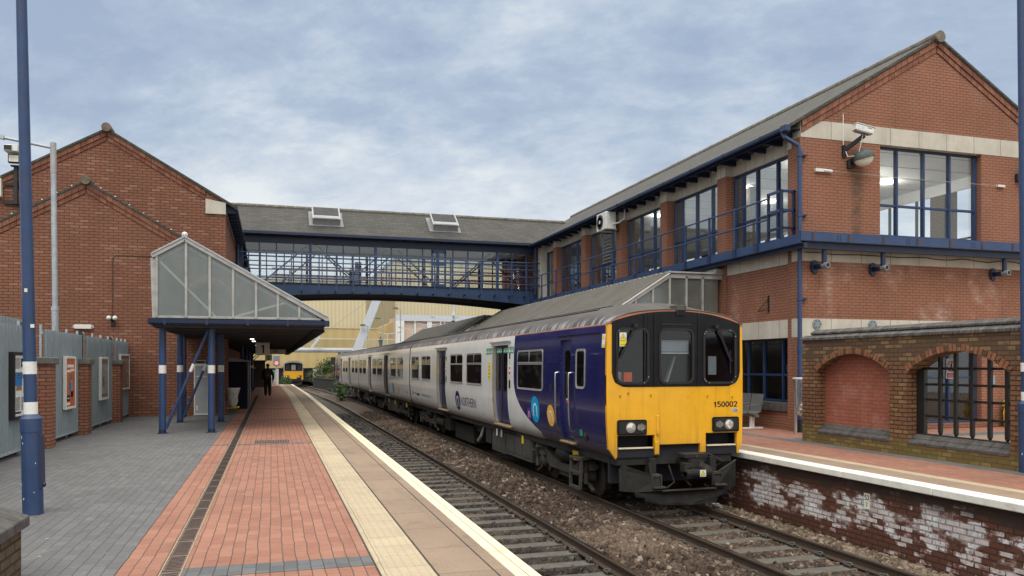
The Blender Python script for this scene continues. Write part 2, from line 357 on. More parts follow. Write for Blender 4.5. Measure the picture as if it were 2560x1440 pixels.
simple('blue_frame', (.017, .040, .108), .42, var=.15)
simple('blue_gutter', (.016, .036, .098), .4, var=.2, sc=3)
simple('steel_seat', (.28, .28, .275), .42, .7, var=.12)
simple('ceiling_white', (.80, .82, .83), .7, var=.04)
simple('floor_grey', (.45, .43, .41), .7)
simple('room_dark', (.03, .03, .033), .85)
simple('teal', (.03, .33, .27), .5); simple('red_paint', (.33, .03, .03), .5); simple('yellow_paint', (.72, .47, .02), .45, var=.12, dirt=((.35, .25, .06), .5), dsc=3)
simple('sign_red', (.45, .02, .05), .5); simple('lamp_hood', (.055, .07, .07), .55, var=.3)
simple('plastic_bag', (.50, .48, .44), .25, var=.3, sc=6)
simple('cloth_black', (.012, .012, .014), .85); simple('skin_tone', (.28, .16, .11), .6); simple('hair_dark', (.012, .009, .008), .6)
def f_glass(g, put, m, tint=(.93, .95, .96), ref=.05, ro=.02):
    nt = m.node_tree; out = nt.nodes['Material Output']
    tr = g.n('BsdfTransparent', {0: tint}); gl = g.n('BsdfGlossy', {0: (.9, .95, 1), 1: ro})
    lw = g.n('LayerWeight', {0: .35}).outputs['Facing']; f = g.m('ADD', ref, g.m('MULTIPLY', g.m('POWER', lw, 3), .75), clamp=True)
    mx = g.n('MixShader', {0: f, 1: tr.outputs[0], 2: gl.outputs[0]}); nt.links.new(mx.outputs[0], out.inputs[0])
mk('glass', f_glass)
mk('glass_dark', lambda g, p, m: f_glass(g, p, m, (.62, .66, .67), .06))
mk('glass_wall', lambda g, p, m: f_glass(g, p, m, (.88, .91, .92), .10))
def f_frost(g, put, m):
    nt = m.node_tree; out = nt.nodes['Material Output']; o = g.obj()
    n = g.noise(o, 1.6, 5, .6); rn = g.n('NewGeometry').outputs['Random Per Island']; z = g.xyz(o)[2]; c = g.mix(g.m('ADD', g.m('MULTIPLY', g.mapr(n, .3, .7), .7), g.m('MULTIPLY', rn, .3)), (.24, .27, .265), (.52, .54, .50)); c = g.mix(g.m('MULTIPLY', streaks(g, o, (4, 4, .25), .5, .72), .35), c, (.12, .13, .10))
    df = g.n('BsdfDiffuse', {0: c}); tl = g.n('BsdfTranslucent', {0: (.5, .53, .5)}); tr = g.n('BsdfTransparent', {0: (.86, .89, .88)}); gl = g.n('BsdfGlossy', {0: (.8, .85, .9), 1: .18})
    a = g.n('MixShader', {0: .45, 1: df.outputs[0], 2: tl.outputs[0]}); b = g.n('MixShader', {0: .68, 1: a.outputs[0], 2: tr.outputs[0]})
    c2 = g.n('MixShader', {0: .09, 1: b.outputs[0], 2: gl.outputs[0]}); nt.links.new(c2.outputs[0], out.inputs[0])
mk('frosted', f_frost)
mk('bag_clear', lambda g, p, m: f_glass(g, p, m, (.80, .80, .78), .22, .25))
def emit(name, c, s):
    def fn(g, put, m): put('Base Color', (.5, .5, .5)); put('Emission Color', c); put('Emission Strength', s)
    mk(name, fn)
emit('lamp_on', (1, .90, .66), 5.); emit('red_light', (1, .03, .06), 1.1); emit('tail_light', (1, .15, .08), .9)
emit('tube_on', (1, 1, .95), 5.)
# platforms, track
def paver(name, c1, c2, mor, bw, rh, ms, swap=True, extra=None, patch=.3, long=0.):
    def fn(g, put, m):
        o = g.obj(); x, y, z = g.xyz(o); v = g.vec(y, x) if swap else g.vec(x, y)
        wob = g.scl(g.n('TexNoise', {'Vector': o, 'Scale': 2.5}).outputs[1], (.03, .03, 0)); v = g.n('VectorMath', {0: v, 1: wob}, operation='ADD').outputs[0]
        b = g.n('TexBrick', {'Vector': v, 'Color1': c1, 'Color2': c2, 'Mortar': mor, 'Scale': 1., 'Mortar Size': ms, 'Mortar Smooth': .3, 'Brick Width': bw, 'Row Height': rh})
        c = b.outputs[0]
        if long:
            vy = g.xyz(v)[1]; fr = g.m('ABSOLUTE', g.m('SUBTRACT', g.m('FRACT', g.m('ADD', g.m('DIVIDE', vy, rh), .5)), .5)); c = g.mix(g.m('MULTIPLY', g.mapr(fr, .055, .03), long), c, mor)
        c = g.mix(patch, c, g.ramp(g.noise(o, .8, 7, .7), [(.3, .62), (.7, 1.35)]), 'MULTIPLY')
        c = g.mix(.3, c, g.ramp(g.noise(o, 40, 3), [(.3, .75), (.7, 1.25)]), 'MULTIPLY')
        # chewing gum, grit and pale scuffs
        v2 = g.n('TexVoronoi', {'Vector': o, 'Scale': 2.6}).outputs[0]; c = g.mix(g.m('MULTIPLY', g.mapr(v2, .05, .035), .5), c, (.62, .55, .5))
        c = g.mix(g.m('MULTIPLY', g.mapr(g.noise(o, 5, 6, .8), .62, .74), .25), c, tuple(min(1, q*1.7) for q in c1))
        bl = g.m('MULTIPLY', g.mapr(g.noise(o, 1.7, 7, .72, .4), .56, .68), .34); c = g.mix(bl, c, tuple(q*.45 for q in c1))
        bl = g.m('MULTIPLY', g.mapr(g.noise(g.scl(o, (2.2, .5, 1)), .9, 5, .65), .52, .7), .22); c = g.mix(bl, c, (.09, .08, .07))
        if extra: c = extra(g, c, o)
        put('Base Color', c); put('Roughness', .8); put('Specular IOR Level', .25); put('Normal', g.bump(g.m('ADD', g.m('SUBTRACT', 1, b.outputs[1]), g.m('MULTIPLY', g.noise(o, 3.5, 3), .8)), .5, .006))
    return mk(name, fn)
paver('red_paving', (.345, .172, .120), (.285, .131, .093), (.09, .068, .055), .215, .108, .0025, long=.85)
paver('grey_paving', (.150, .150, .152), (.122, .122, .125), (.058, .057, .056), .21, .108, .0025, long=.6, extra=lambda g, c, o: g.mix(g.m('MULTIPLY', g.mapr(g.noise(g.scl(o, (9, 4, 1)), 1, 2), .6, .7), .3), c, (.22, .23, .235)))
paver('band_paving', (.15, .155, .16), (.11, .115, .12), (.06, .055, .05), .22, .108, .004, long=.7)
def gritty(g, c, o):
    return g.mix(.55, c, g.ramp(g.noise(o, 85, 3, .7), [(.35, .6), (.65, 1.45)]), 'MULTIPLY')
paver('edge_slab', (.285, .208, .152), (.255, .185, .137), (.15, .115, .085), 60., .9, .006, swap=False, extra=gritty, patch=.35)
def tact(g, c, o):
    x, y, z = g.xyz(o); s = g.m('MULTIPLY', g.mapr(g.m('SINE', g.m('MULTIPLY', x, 2*math.pi/.075)), .55, .95), g.mapr(g.m('SINE', g.m('MULTIPLY', y, 2*math.pi/.05)), .0, .9, .25, 1))
    return g.mix(g.m('MULTIPLY', s, .5), c, (.27, .22, .14))
paver('tactile', (.475, .39, .27), (.43, .35, .245), (.27, .22, .15), .4, .45, .005, extra=tact, patch=.4)
simple('edge_white', (.74, .66, .47), .65, var=.1, sc=5, dirt=((.36, .30, .2), .5), dsc=4)
simple('edge_white_clean', (.78, .76, .70), .6, var=.06, sc=5, dirt=((.4, .38, .34), .45), dsc=3.5)
simple('gutter_strip', (.36, .28, .17), .8, var=.2, sc=8)
simple('drain_iron', (.155, .105, .088), .7, var=.4, sc=14)
simple('joint_dark', (.05, .045, .04), .9, var=.4, sc=20)
simple('slot_brown', (.055, .040, .034), .9, var=.3, sc=20)
simple('plough_black', (.0105, .0098, .009), .7, var=.5, sc=5, spec=.25, dirt=((.035, .029, .022), .6), dsc=3)
simple('tarmac', (.10, .10, .10), .9, var=.25, sc=5)
def f_ground(g, put, m):
    o = g.obj(); x, y, z = g.xyz(o); v = g.n('TexVoronoi', {'Vector': o, 'Scale': 19.}); r = g.xyz(v.outputs[1])[0]
    c = g.ramp(r, [(.1, (.05, .037, .028)), (.5, (.075, .052, .038)), (.85, (.12, .085, .062)), (.97, (.2, .155, .12))])
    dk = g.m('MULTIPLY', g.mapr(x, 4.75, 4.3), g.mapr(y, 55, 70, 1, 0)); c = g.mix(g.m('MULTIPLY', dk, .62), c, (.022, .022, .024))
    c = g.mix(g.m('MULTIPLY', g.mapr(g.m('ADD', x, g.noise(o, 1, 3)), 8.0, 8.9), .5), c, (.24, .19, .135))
    put('Base Color', c); put('Roughness', .92); put('Normal', g.bump(g.m('SUBTRACT', 1, v.outputs[0]), 1., .05))
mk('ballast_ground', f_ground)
def f_stone(g, put, m):
    o = g.obj(); x, y, z = g.xyz(o); r = g.n('NewGeometry').outputs['Random Per Island']
    c = g.ramp(r, [(.05, (.040, .027, .020)), (.45, (.060, .042, .032)), (.8, (.098, .070, .053)), (.95, (.16, .12, .092)), (1., (.32, .27, .22))])
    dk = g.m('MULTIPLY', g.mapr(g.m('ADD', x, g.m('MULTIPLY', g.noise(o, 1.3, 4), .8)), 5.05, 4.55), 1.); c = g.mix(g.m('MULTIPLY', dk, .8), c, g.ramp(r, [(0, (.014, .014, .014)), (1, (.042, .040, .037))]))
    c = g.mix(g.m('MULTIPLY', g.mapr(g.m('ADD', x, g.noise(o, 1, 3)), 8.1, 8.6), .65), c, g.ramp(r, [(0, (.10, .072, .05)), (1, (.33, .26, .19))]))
    c = g.mix(g.m('MULTIPLY', g.mapr(g.noise(o, .7, 4, .6), .5, .66), .4), c, (.22, .165, .12))
    c = g.mix(.5, c, g.ramp(g.noise(o, 40, 3), [(.3, .7), (.7, 1.3)]), 'MULTIPLY')
    put('Base Color', c); put('Roughness', .9); put('Specular IOR Level', .2)
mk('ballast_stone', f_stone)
simple('sleeper', (.10, .09, .076), .9, var=.3, sc=3, dirt=((.06, .055, .05), .8), dsc=2.2)
simple('rail_top', (.30, .27, .24), .22, .95, var=.15, sc=3, stretch=(6, .5, 1))
simple('rail_rust', (.062, .040, .028), .8, var=.3, sc=3, stretch=(1, .4, 1))
simple('clip_iron', (.03, .026, .023), .8, var=.4, sc=9)
# train
def f_side(g, put, m):
    o = g.obj(); x, y, z = g.xyz(o); z = g.m('ADD', z, -.97); n = g.noise(o, 1.4, 5, .6)
    t = g.m('DIVIDE', g.m('SUBTRACT', 1.42, z), 1.25, clamp=True); yb = g.m('SUBTRACT', 5.72, g.m('MULTIPLY', g.m('POWER', t, 2.4), 1.85))
    ye = g.m('SUBTRACT', 64.2, y); isb = g.m('MAXIMUM', g.m('LESS_THAN', y, yb), g.m('LESS_THAN', ye, yb))
    wh = g.mix(g.mapr(n, .3, .7), (.74, .745, .75), (.81, .81, .81)); bl = g.mix(g.mapr(n, .3, .7), (.012, .014, .085), (.019, .021, .11))
    c = g.mix(isb, wh, bl)
    dirt = g.m('MULTIPLY', g.mapr(g.m('ADD', z, g.m('MULTIPLY', g.noise(g.scl(o, (1, 1.2, .5)), 2.2, 6, .7), .55)), .72, .28), .28)
    dirt = g.m('ADD', dirt, g.m('MULTIPLY', streaks(g, o, (1, 2.4, .12), .56, .78), .14))
    sk = g.m('MULTIPLY', g.m('MULTIPLY', g.mapr(z, 1.12, 1.0), g.mapr(z, .3, .8)), streaks(g, o, (1, 5., .14), .52, .7)); dirt = g.m('ADD', dirt, g.m('MULTIPLY', sk, .16))
    dirt = g.m('ADD', dirt, g.m('MULTIPLY', g.mapr(z, .30, .02), .35))
    c = g.mix(dirt, c, (.12, .095, .075)); put('Base Color', c); put('Roughness', g.m('ADD', .2, g.m('MULTIPLY', dirt, .6))); put('Coat Weight', .34); put('Coat Roughness', .05); put('Specular IOR Level', .35)
    put('Normal', g.bump(g.noise(g.scl(o, (1, 1, 1.6)), 1.1, 2, .5), .10, .05))
mk('train_side', f_side)
def f_yel(g, put, m):
    o = g.obj(); c = g.mix(g.mapr(g.noise(o, 2, 5, .6), .3, .7), (.76, .375, .010), (.85, .435, .014))
    d1 = streaks(g, o, (3.5, 1, .22), .50, .78); c = g.mix(g.m('MULTIPLY', d1, .5), c, (.34, .16, .03)); zl = g.xyz(o)[2]; c = g.mix(g.m('MULTIPLY', g.mapr(g.m('ADD', zl, g.m('MULTIPLY', g.noise(o, 3, 5, .7), .5)), 1.65, 1.15), .45), c, (.22, .125, .05))
    c = g.mix(g.m('MULTIPLY', g.mapr(g.noise(o, 9, 6, .75), .60, .72), .4), c, (.25, .13, .04))
    put('Base Color', c); put('Roughness', .36); put('Coat Weight', .2)
mk('train_yellow', f_yel)
def f_roof(g, put, m):
    o = g.obj(); n = g.noise(g.scl(o, (1, .35, 1)), 1.6, 6, .7); x, y, z = g.xyz(o)
    c = g.mix(g.mapr(n, .32, .68), (.042, .035, .031), (.088, .075, .067))
    e = g.m('MULTIPLY', g.mapr(z, 3.62, 3.46), g.mapr(g.noise(g.scl(o, (1, 3., .15)), 2.0, 4, .6), .44, .58)); c = g.mix(g.m('MULTIPLY', e, .7), c, (.34, .36, .38))
    put('Base Color', c); put('Roughness', .62)
mk('train_roof', f_roof)
simple('orange_line', (.42, .165, .085), .5, var=.15)
simple('train_blue', (.016, .018, .10), .28, var=.15, coat=.3)
simple('train_black', (.006, .007, .010), .4, var=.3, spec=.25, dirt=((.028, .026, .024), .35), dsc=4)
simple('rubber', (.012, .012, .012), .65, var=.3)
simple('frame_grey', (.36, .355, .35), .42, .25, var=.12, dirt=((.18, .16, .14), .4), dsc=6)
simple('underframe', (.016, .0145, .013), .85, var=.4, sc=4, dirt=((.045, .038, .03), .6), dsc=2.5)
simple('bogie_grey', (.052, .046, .038), .8, var=.35, sc=4, dirt=((.03, .027, .024), .7), dsc=3)
simple('box_grey', (.065, .062, .056), .7, var=.25, sc=3, dirt=((.04, .036, .03), .7), dsc=2)
simple('wheel_steel', (.07, .06, .055), .5, .6, var=.3)
simple('chrome', (.40, .40, .40), .3, .9); simple('brass_step', (.33, .24, .12), .6, .2, var=.3, sc=8)
simple('train_white', (.58, .585, .60), .3, var=.06, coat=.2); simple('door_blue', (.024, .026, .115), .32, var=.12, coat=.25)
def f_win(g, put, m):
    o = g.obj(); n = g.noise(g.scl(o, (1, 1.3, 2)), 1.9, 4, .6)
    c = g.mix(g.mapr(n, .5, .72), (.006, .006, .007), (.045, .043, .042)); put('Base Color', c); put('Roughness', .05); put('Specular IOR Level', .55)
    put('Normal', g.bump(g.noise(o, .8, 2), .06, .05))
mk('train_window', f_win)
mk('windscreen', lambda g, p, m: f_glass(g, p, m, (.66, .70, .73), .055, .06))
simple('dusty_black', (.016, .017, .019), .6, var=.5, sc=6)
for nm, c in (('logo_cyan', (.0, .33, .62)), ('logo_gold', (.75, .42, .07)), ('logo_purple', (.16, .02, .26)), ('logo_navy', (.014, .016, .075)), ('logo_white', (.75, .75, .76)), ('decal_green', (.03, .26, .13)), ('decal_yellow', (.75, .60, .03)), ('decal_red', (.55, .04, .06)), ('ink', (.02, .02, .03)), ('hi_vis', (.85, .13, .03)), ('decal_blue', (.03, .16, .42)), ('grey_text', (.16, .16, .18))):
    simple(nm, c, .6, var=.05, spec=.15)
def f_lens(g, put, m): put('Base Color', (.75, .72, .66)); put('Roughness', .12); put('Metallic', .6)
mk('lens', f_lens)
# background
def f_clad(c1, c2, pitch):
    def fn(g, put, m):
        o = g.obj(); w = g.wall(); x, y, z = g.xyz(w); s = g.m('SINE', g.m('MULTIPLY', x, 2*math.pi/pitch)); c = g.mix(g.mapr(s, -.6, .6), c1, c2)
        c = g.mix(.25, c, g.ramp(g.noise(g.scl(o, (1, 1, .4)), .3, 4), [(.3, .8), (.7, 1.15)]), 'MULTIPLY'); put('Base Color', c); put('Roughness', .7)
    return fn
mk('clad_pale', f_clad((.50, .44, .285), (.57, .51, .345), .7)); mk('clad_gold', f_clad((.46, .35, .155), (.49, .375, .17), 1.5)); mk('clad_tan', f_clad((.36, .31, .19), (.39, .335, .21), .75))
simple('pink_panel', (.52, .40, .33), .8, var=.06); simple('steel_pale', (.52, .56, .62), .5, var=.06); simple('far_grey', (.30, .32, .33), .8)
def f_leaf(c1, c2):
    def fn(g, put, m):
        r = g.n('NewGeometry').outputs['Random Per Island']; put('Base Color', g.ramp(r, [(0, c1), (.7, c2), (1, tuple(x*1.5 for x in c2))])); put('Roughness', .6)
        put('Transmission Weight', 0.)
    return fn
mk('leaf', f_leaf((.025, .05, .014), (.085, .14, .04))); mk('leaf_dry', f_leaf((.06, .05, .02), (.16, .14, .06))); simple('bark', (.07, .05, .035), .9)
# ------------------------------------------------------------------ ground, platforms, tracks
RAIL = -.97
def cx(y): return 0. if y < 48 else -.011*(y-48)-.00006*(y-48)**2      # the line bends gently to the left
def cz(y): return -.009*max(0., y-60)       # and falls gently beyond the platform
def strip(b, x0, x1, ys, z0, z1, m, bend=True, fall=False):
    c_ = cz if fall else (lambda y: 0.)
    f = cx if bend else (lambda y: 0)
    n = len(ys); vs = []
    for y in ys: vs += [(x0+f(y), y, z0+c_(y)), (x1+f(y), y, z0+c_(y)), (x1+f(y), y, z1+c_(y)), (x0+f(y), y, z1+c_(y))]
    fs = [(0, 1, 2, 3), tuple(4*(n-1)+k for k in (3, 2, 1, 0))]
    for i in range(n-1):
        for k in range(4): fs.append((4*i+k, 4*i+(k+1) % 4, 4*i+4+(k+1) % 4, 4*i+4+k))
    b.add(vs, fs, m)
YS = [-8, 48, 52, 56, 60, 64, 68, 72]
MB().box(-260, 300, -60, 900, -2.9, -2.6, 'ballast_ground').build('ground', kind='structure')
# formation profile across both tracks
prof = [(1.9, -1.24), (2.6, -1.2), (3.0, -1.205), (4.42, -1.205), (4.72, -1.15), (5.1, -1.07), (5.5, -1.03), (5.9, -1.08), (6.2, -1.17), (6.5, -1.195), (7.7, -1.195), (7.95, -1.14), (8.3, -1.11), (8.6, -1.16), (8.85, -1.2)]
def bz(x): return float(np.interp(x, [p[0] for p in prof], [p[1] for p in prof]))
b = MB(); xs = np.arange(1.9, 8.9, .1); ys = list(np.arange(3, 48, .35))+list(np.arange(48, 90, 3)); vs = []; fs = []
for y in ys:
    for x in xs: vs.append((x+cx(y), y, bz(x)+cz(y)+.02*math.sin(3.1*y+5*x)*math.sin(1.7*x+y)-.01))
nx = len(xs)
for j in range(len(ys)-1):
    for i in range(nx-1): fs.append((j*nx+i, j*nx+i+1, (j+1)*nx+i+1, (j+1)*nx+i))
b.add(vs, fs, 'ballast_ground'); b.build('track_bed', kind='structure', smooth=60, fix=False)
b = MB(); strip(b, -4, 30, list(range(88, 200, 8)), -1.9, -1.2, 'ballast_ground', True, True); b.build('far_track_bed', kind='structure')
def stones(name, n, yr, xr, size, gaps):
    x = rng.uniform(*xr, n); y = yr[0]+(yr[1]-yr[0])*rng.uniform(0, 1, n)**1.5
    keep = np.ones(n, bool)
    for gx in gaps: keep &= np.abs(x-gx) > .075
    keep &= ~((x > 6.35) & (x < 7.7) & (y > 16)); x, y = x[keep], y[keep]; n = len(x)
    bzz = np.interp(x, [p[0] for p in prof], [p[1] for p in prof]); s = size*rng.uniform(.55, 1.35, n)*(1+.012*(y-6))
    # keep the sleepers clear
    ph = np.mod(y, .65); onsl = ((ph < .26) | (ph > .625)) & (((x > 2.9) & (x < 4.72)) | ((x > 6.05) & (x < 8.0))); keep = ~(onsl & (rng.uniform(0, 1, n) < .965))
    x, y, bzz, s = x[keep], y[keep], bzz[keep], s[keep]; n = len(x)
    base = np.array([(1, 1, .7), (-1, .9, .8), (-.9, -1, .6), (1, -.8, .75), (.8, 1, -.7), (-1, 1, -.6), (-1, -1, -.8), (.9, -1, -.6)])*.5
    F = np.array([(0, 1, 2, 3), (7, 6, 5, 4), (4, 5, 1, 0), (5, 6, 2, 1), (6, 7, 3, 2), (7, 4, 0, 3)])
    V = np.repeat(base[None], n, 0)*(1+rng.uniform(-.42, .42, (n, 8, 3)))
    V *= rng.uniform(.6, 1.25, (n, 1, 3)); q = rng.normal(size=(n, 4)); q /= np.linalg.norm(q, axis=1)[:, None]; w, a, bb, c = q.T
    M = np.stack([np.stack([1-2*(bb*bb+c*c), 2*(a*bb-c*w), 2*(a*c+bb*w)], 1), np.stack([2*(a*bb+c*w), 1-2*(a*a+c*c), 2*(bb*c-a*w)], 1), np.stack([2*(a*c-bb*w), 2*(bb*c+a*w), 1-2*(a*a+bb*bb)], 1)], 1)
    V = np.einsum('nij,nkj->nki', M, V)*s[:, None, None]
    V += np.stack([x, y, bzz+rng.uniform(-.004, .03, n)], 1)[:, None, :]
    faces = (F[None]+8*np.arange(n)[:, None, None]).reshape(-1, 4)
    me = bpy.data.meshes.new(name); me.vertices.add(8*n); me.vertices.foreach_set('co', V.reshape(-1).astype('f'))
    me.loops.add(faces.size); me.loops.foreach_set('vertex_index', faces.reshape(-1).astype('i')); me.polygons.add(len(faces))
    me.polygons.foreach_set('loop_start', np.arange(0, faces.size, 4, dtype='i')); me.update(calc_edges=True); me.validate()
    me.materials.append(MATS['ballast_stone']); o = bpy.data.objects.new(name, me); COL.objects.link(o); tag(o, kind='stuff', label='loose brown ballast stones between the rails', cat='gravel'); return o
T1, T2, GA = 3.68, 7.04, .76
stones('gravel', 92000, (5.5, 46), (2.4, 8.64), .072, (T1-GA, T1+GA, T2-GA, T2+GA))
def track(xc, label, ys, first):
    t = thing('railway_track', label, 'railway track', (xc, ys[0], -1.15), 'railway tracks in the ballast')
    P = [(-.07, -.155), (.07, -.155), (.07, -.14), (.012, -.12), (.012, -.045), (.036, -.03), (.036, -.004), (.028, 0), (-.028, 0), (-.036, -.004), (-.036, -.03), (-.012, -.045), (-.012, -.12), (-.07, -.14)]
    for sgn in (-1, 1):
        b = MB(); n = len(P); vs = []; xx = xc+sgn*GA
        for y in ys: vs += [(xx+u+cx(y), y, RAIL+v+cz(y)) for u, v in P]
        side = []; top = []
        for i in range(len(ys)-1):
            for k in range(n): (top if k in (7,) else side).append((i*n+k, i*n+(k+1) % n, (i+1)*n+(k+1) % n, (i+1)*n+k))
        b.add(vs, side+[tuple(range(n))], 'rail_rust'); o = len(b.v)-len(vs); i = b.mi('rail_top')
        for f in top: b.f.append([o+k for k in f]); b.fm.append(i)
        b.build('rail', t)
    sl = MB(); sl.prism([(-1.25, -1.26), (1.25, -1.26), (1.25, -1.115), (.5, -1.135), (-.5, -1.135), (-1.25, -1.115)], 'y', .0, .25, 'sleeper')
    for sgn in (-1, 1):
        for dx in (-.1, .1):
            sl.box(sgn*GA+dx-.035, sgn*GA+dx+.035, .05, .2, -1.125, -1.085, 'clip_iron'); sl.tube([(sgn*GA+dx-.02, .03, -1.08), (sgn*GA+dx+.03, .1, -1.07), (sgn*GA+dx-.02, .2, -1.08)], .014, 'clip_iron', 6)
    me = None; far = MB()
    for k in range(int(ys[-1]/.65)):
        y = math.ceil(first/.65)*.65+.65*k
        if y > ys[-1]-1: break
        if k < 96:
            if me is None:
                o = sl.build('sleeper', None, bevel=.008); me = o.data; o.parent = t
            else: o = bpy.data.objects.new('sleeper', me); COL.objects.link(o); o.parent = t
            o.location = (cx(y)+random.uniform(-.02, .02), y-ys[0], 1.15+cz(y)); o.rotation_euler.z = random.uniform(-.012, .012)
        else: far.box(xc-1.25+cx(y), xc+1.25+cx(y), y, y+.25, -1.24+cz(y), -1.12+cz(y), 'sleeper')
    if far.v: tag(far.build('sleeper', t), kind='stuff')
YT = [2]+list(range(48, 190, 6))
track(T1, 'empty track with concrete sleepers beside the left platform', YT, 6.)
track(T2, 'track the blue and yellow train stands on beside the right platform', YT, 6.)
# left platform
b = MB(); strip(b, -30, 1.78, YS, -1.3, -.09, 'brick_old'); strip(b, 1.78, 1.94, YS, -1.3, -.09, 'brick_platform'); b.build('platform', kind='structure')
b = MB(); strip(b, 1.86, 2.06, YS, -.085, .004, 'edge_white'); b.build('platform_edge', kind='structure', bevel=.006)
b = MB(); strip(b, 1.285, 1.857, YS, -.085, 0, 'edge_slab'); b.box(1.735, 1.747, -8, 48, 0, .003, 'joint_dark'); b.box(1.955, 1.962, -8, 48, .004, .0065, 'gutter_strip'); b.build('edge_paving', kind='structure')
b = MB(); strip(b, 1.262, 1.285, YS, -.085, -.004, 'joint_dark'); strip(b, .822, .84, YS, -.085, -.004, 'joint_dark'); b.build('paving_joint', kind='structure')
b = MB(); strip(b, .84, 1.262, YS, -.085, .003, 'tactile'); b.build('tactile_paving', kind='structure')
b = MB(); strip(b, -.697, .822, YS, -.085, 0, 'red_paving'); strip(b, -1.2, -.873, YS, -.085, 0, 'red_paving')
for y0, y1 in ((6.72, 7.05), (17.62, 17.85), (25.4, 25.62), (32, 32.2)):
    b.box(-.697, .822, y0, y1, 0, .004, 'band_paving')
    if y0 > 10: b.box(-1.2, -.873, y0, y1, 0, .004, 'band_paving')
b.build('red_paving', kind='structure')
b = MB(); strip(b, -.870, -.86, YS, -.085, .003, 'gutter_strip'); strip(b, -.71, -.700, YS, -.085, .003, 'gutter_strip'); strip(b, -.86, -.71, YS, -.085, -.004, 'drain_iron')
y = 4.
while y < 46:
    for k in range(10): b.box(-.845, -.725, y+.06+k*.05, y+.078+k*.05, -.004, .0, 'slot_brown')
    b.box(-.86, -.71, y, y+.012, -.004, .001, 'slot_brown'); y += .6
b.build('drain_channel', kind='structure')
b = MB(); b.box(-30, -1.204, -8, 72, -.085, 0, 'grey_paving'); b.build('grey_paving', kind='structure')
b = MB(); b.box(-.36, .36, 17.95, 18.42, -.02, .006, 'joint_dark')
for k in range(13): b.box(-.34+k*.054, -.312+k*.054, 17.97, 18.40, .004, .014, 'drain_iron')
b.box(-.36, .36, 17.93, 17.965, 0, .016, 'drain_iron'); b.box(-.36, .36, 18.41, 18.445, 0, .016, 'drain_iron')
b.build('drain_grate', label='rusty slotted drain grate set in the red paving', cat='drain grate')
# right platform
YR = [-8, 100]
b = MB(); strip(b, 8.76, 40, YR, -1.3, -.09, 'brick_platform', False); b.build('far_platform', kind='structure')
b = MB()
yy = -4.
while yy < 78: b.box(8.64, 8.93, yy, yy+1.812, -.105, random.uniform(.002, .006), 'edge_white_clean'); yy += 1.82
b.build('far_platform_edge', kind='structure', bevel=.012)
b = MB(); b.box(8.933, 9.42, -8, 80, -.085, 0, 'edge_slab'); b.build('far_edge_paving', kind='structure')
b = MB(); b.box(9.42, 9.63, -8, 80, -.085, .002, 'tactile'); b.build('far_tactile_paving', kind='structure')
b = MB(); b.box(9.63, 10.93, -8, 80, -.085, 0, 'red_paving'); b.box(11.24, 22, 15.6, 16.9, -.085, 0, 'red_paving'); b.box(11.24, 12.95, 16.9, 80, -.085, 0, 'red_paving'); b.box(11.24, 22, 15.0, 15.6, -.085, .0, 'band_paving'); b.build('far_red_paving', kind='structure')
b = MB(); b.box(10.93, 11.24, -8, 80, -.085, .001, 'band_paving'); b.box(11.24, 40, -8, 15.0, -.085, 0, 'edge_slab'); b.build('far_border_paving', kind='structure')
b = MB(); b.box(8.745, 8.757, 10.04, 10.16, -.53, -.29, 'cream_sign')
for k, t in enumerate(('53', '2')):
    vf = digits2d(t, .085 if k == 0 else .06); b.flat(vf, (8.743, 10.145-.03*k, -.395-.09*k), (0, -1, 0), (0, 0, 1), 'ink')
b.build('number_plate', label='small cream number plate on the peeling platform wall', cat='sign')
b = MB()
for k in range(7):
    a = random.uniform(0, 6.3); b.cbox((8.2+random.uniform(-.06, .06), 13.5+random.uniform(-.12, .12), -1.04+random.uniform(-.02, .03)), (.14, .10, .012), 'white_plastic', Matrix.Rotation(a, 3, 'Z') @ Matrix.Rotation(random.uniform(-.9, .9), 3, 'X'))
b.build('litter', label='crumpled white paper litter on the ballast by the right platform wall', cat='litter')
# ------------------------------------------------------------------ the train
TX, TY = 7.16, 13.2
PROF = [(1.19, .0), (1.27, .08), (1.325, .2), (1.36, .38), (1.385, .62), (1.40, .95), (1.40, 1.5), (1.392, 1.95), (1.376, 2.22), (1.358, 2.415), (1.347, 2.44)]
RPROF = [(1.347, 2.44), (1.30, 2.53), (1.20, 2.63), (1.02, 2.735), (.78, 2.825), (.50, 2.885), (.25, 2.915), (0, 2.925)]
def wz(z): return float(np.interp(z, [p[1] for p in PROF], [p[0] for p in PROF]))
def SIDE(off=0.): return lambda y, z: (TX-wz(z)-off, y, z)
def tside(u, z, y0, off): return (TX-wz(z)-off, y0-u, z)
def rsurf(w): return lambda *a: None
def conform(b, poly, m, off, fn=None, step=.12):
    """a flat outline given as (y, z) bent over the car side, with a thin edge"""
    vf = slices((poly, [tuple(range(len(poly)))]), step)
    b.add([(TX-wz(z)-off, y, z) for y, z in vf[0]], vf[1], m)
def ring(b, po, pi, m, off, off2=None):
    n = len(po); o2 = off if off2 is None else off2
    vs = [(TX-wz(z)-off, y, z) for y, z in po]+[(TX-wz(z)-o2, y, z) for y, z in pi]+[(TX-wz(z)+.01, y, z) for y, z in po]+[(TX-wz(z)+.02, y, z) for y, z in pi]
    fs = []
    for i in range(n):
        j = (i+1) % n; fs += [(i, j, n+j, n+i), (i, 2*n+i, 2*n+j, j), (n+i, n+j, 3*n+j, 3*n+i)]
    b.add(vs, fs, m)
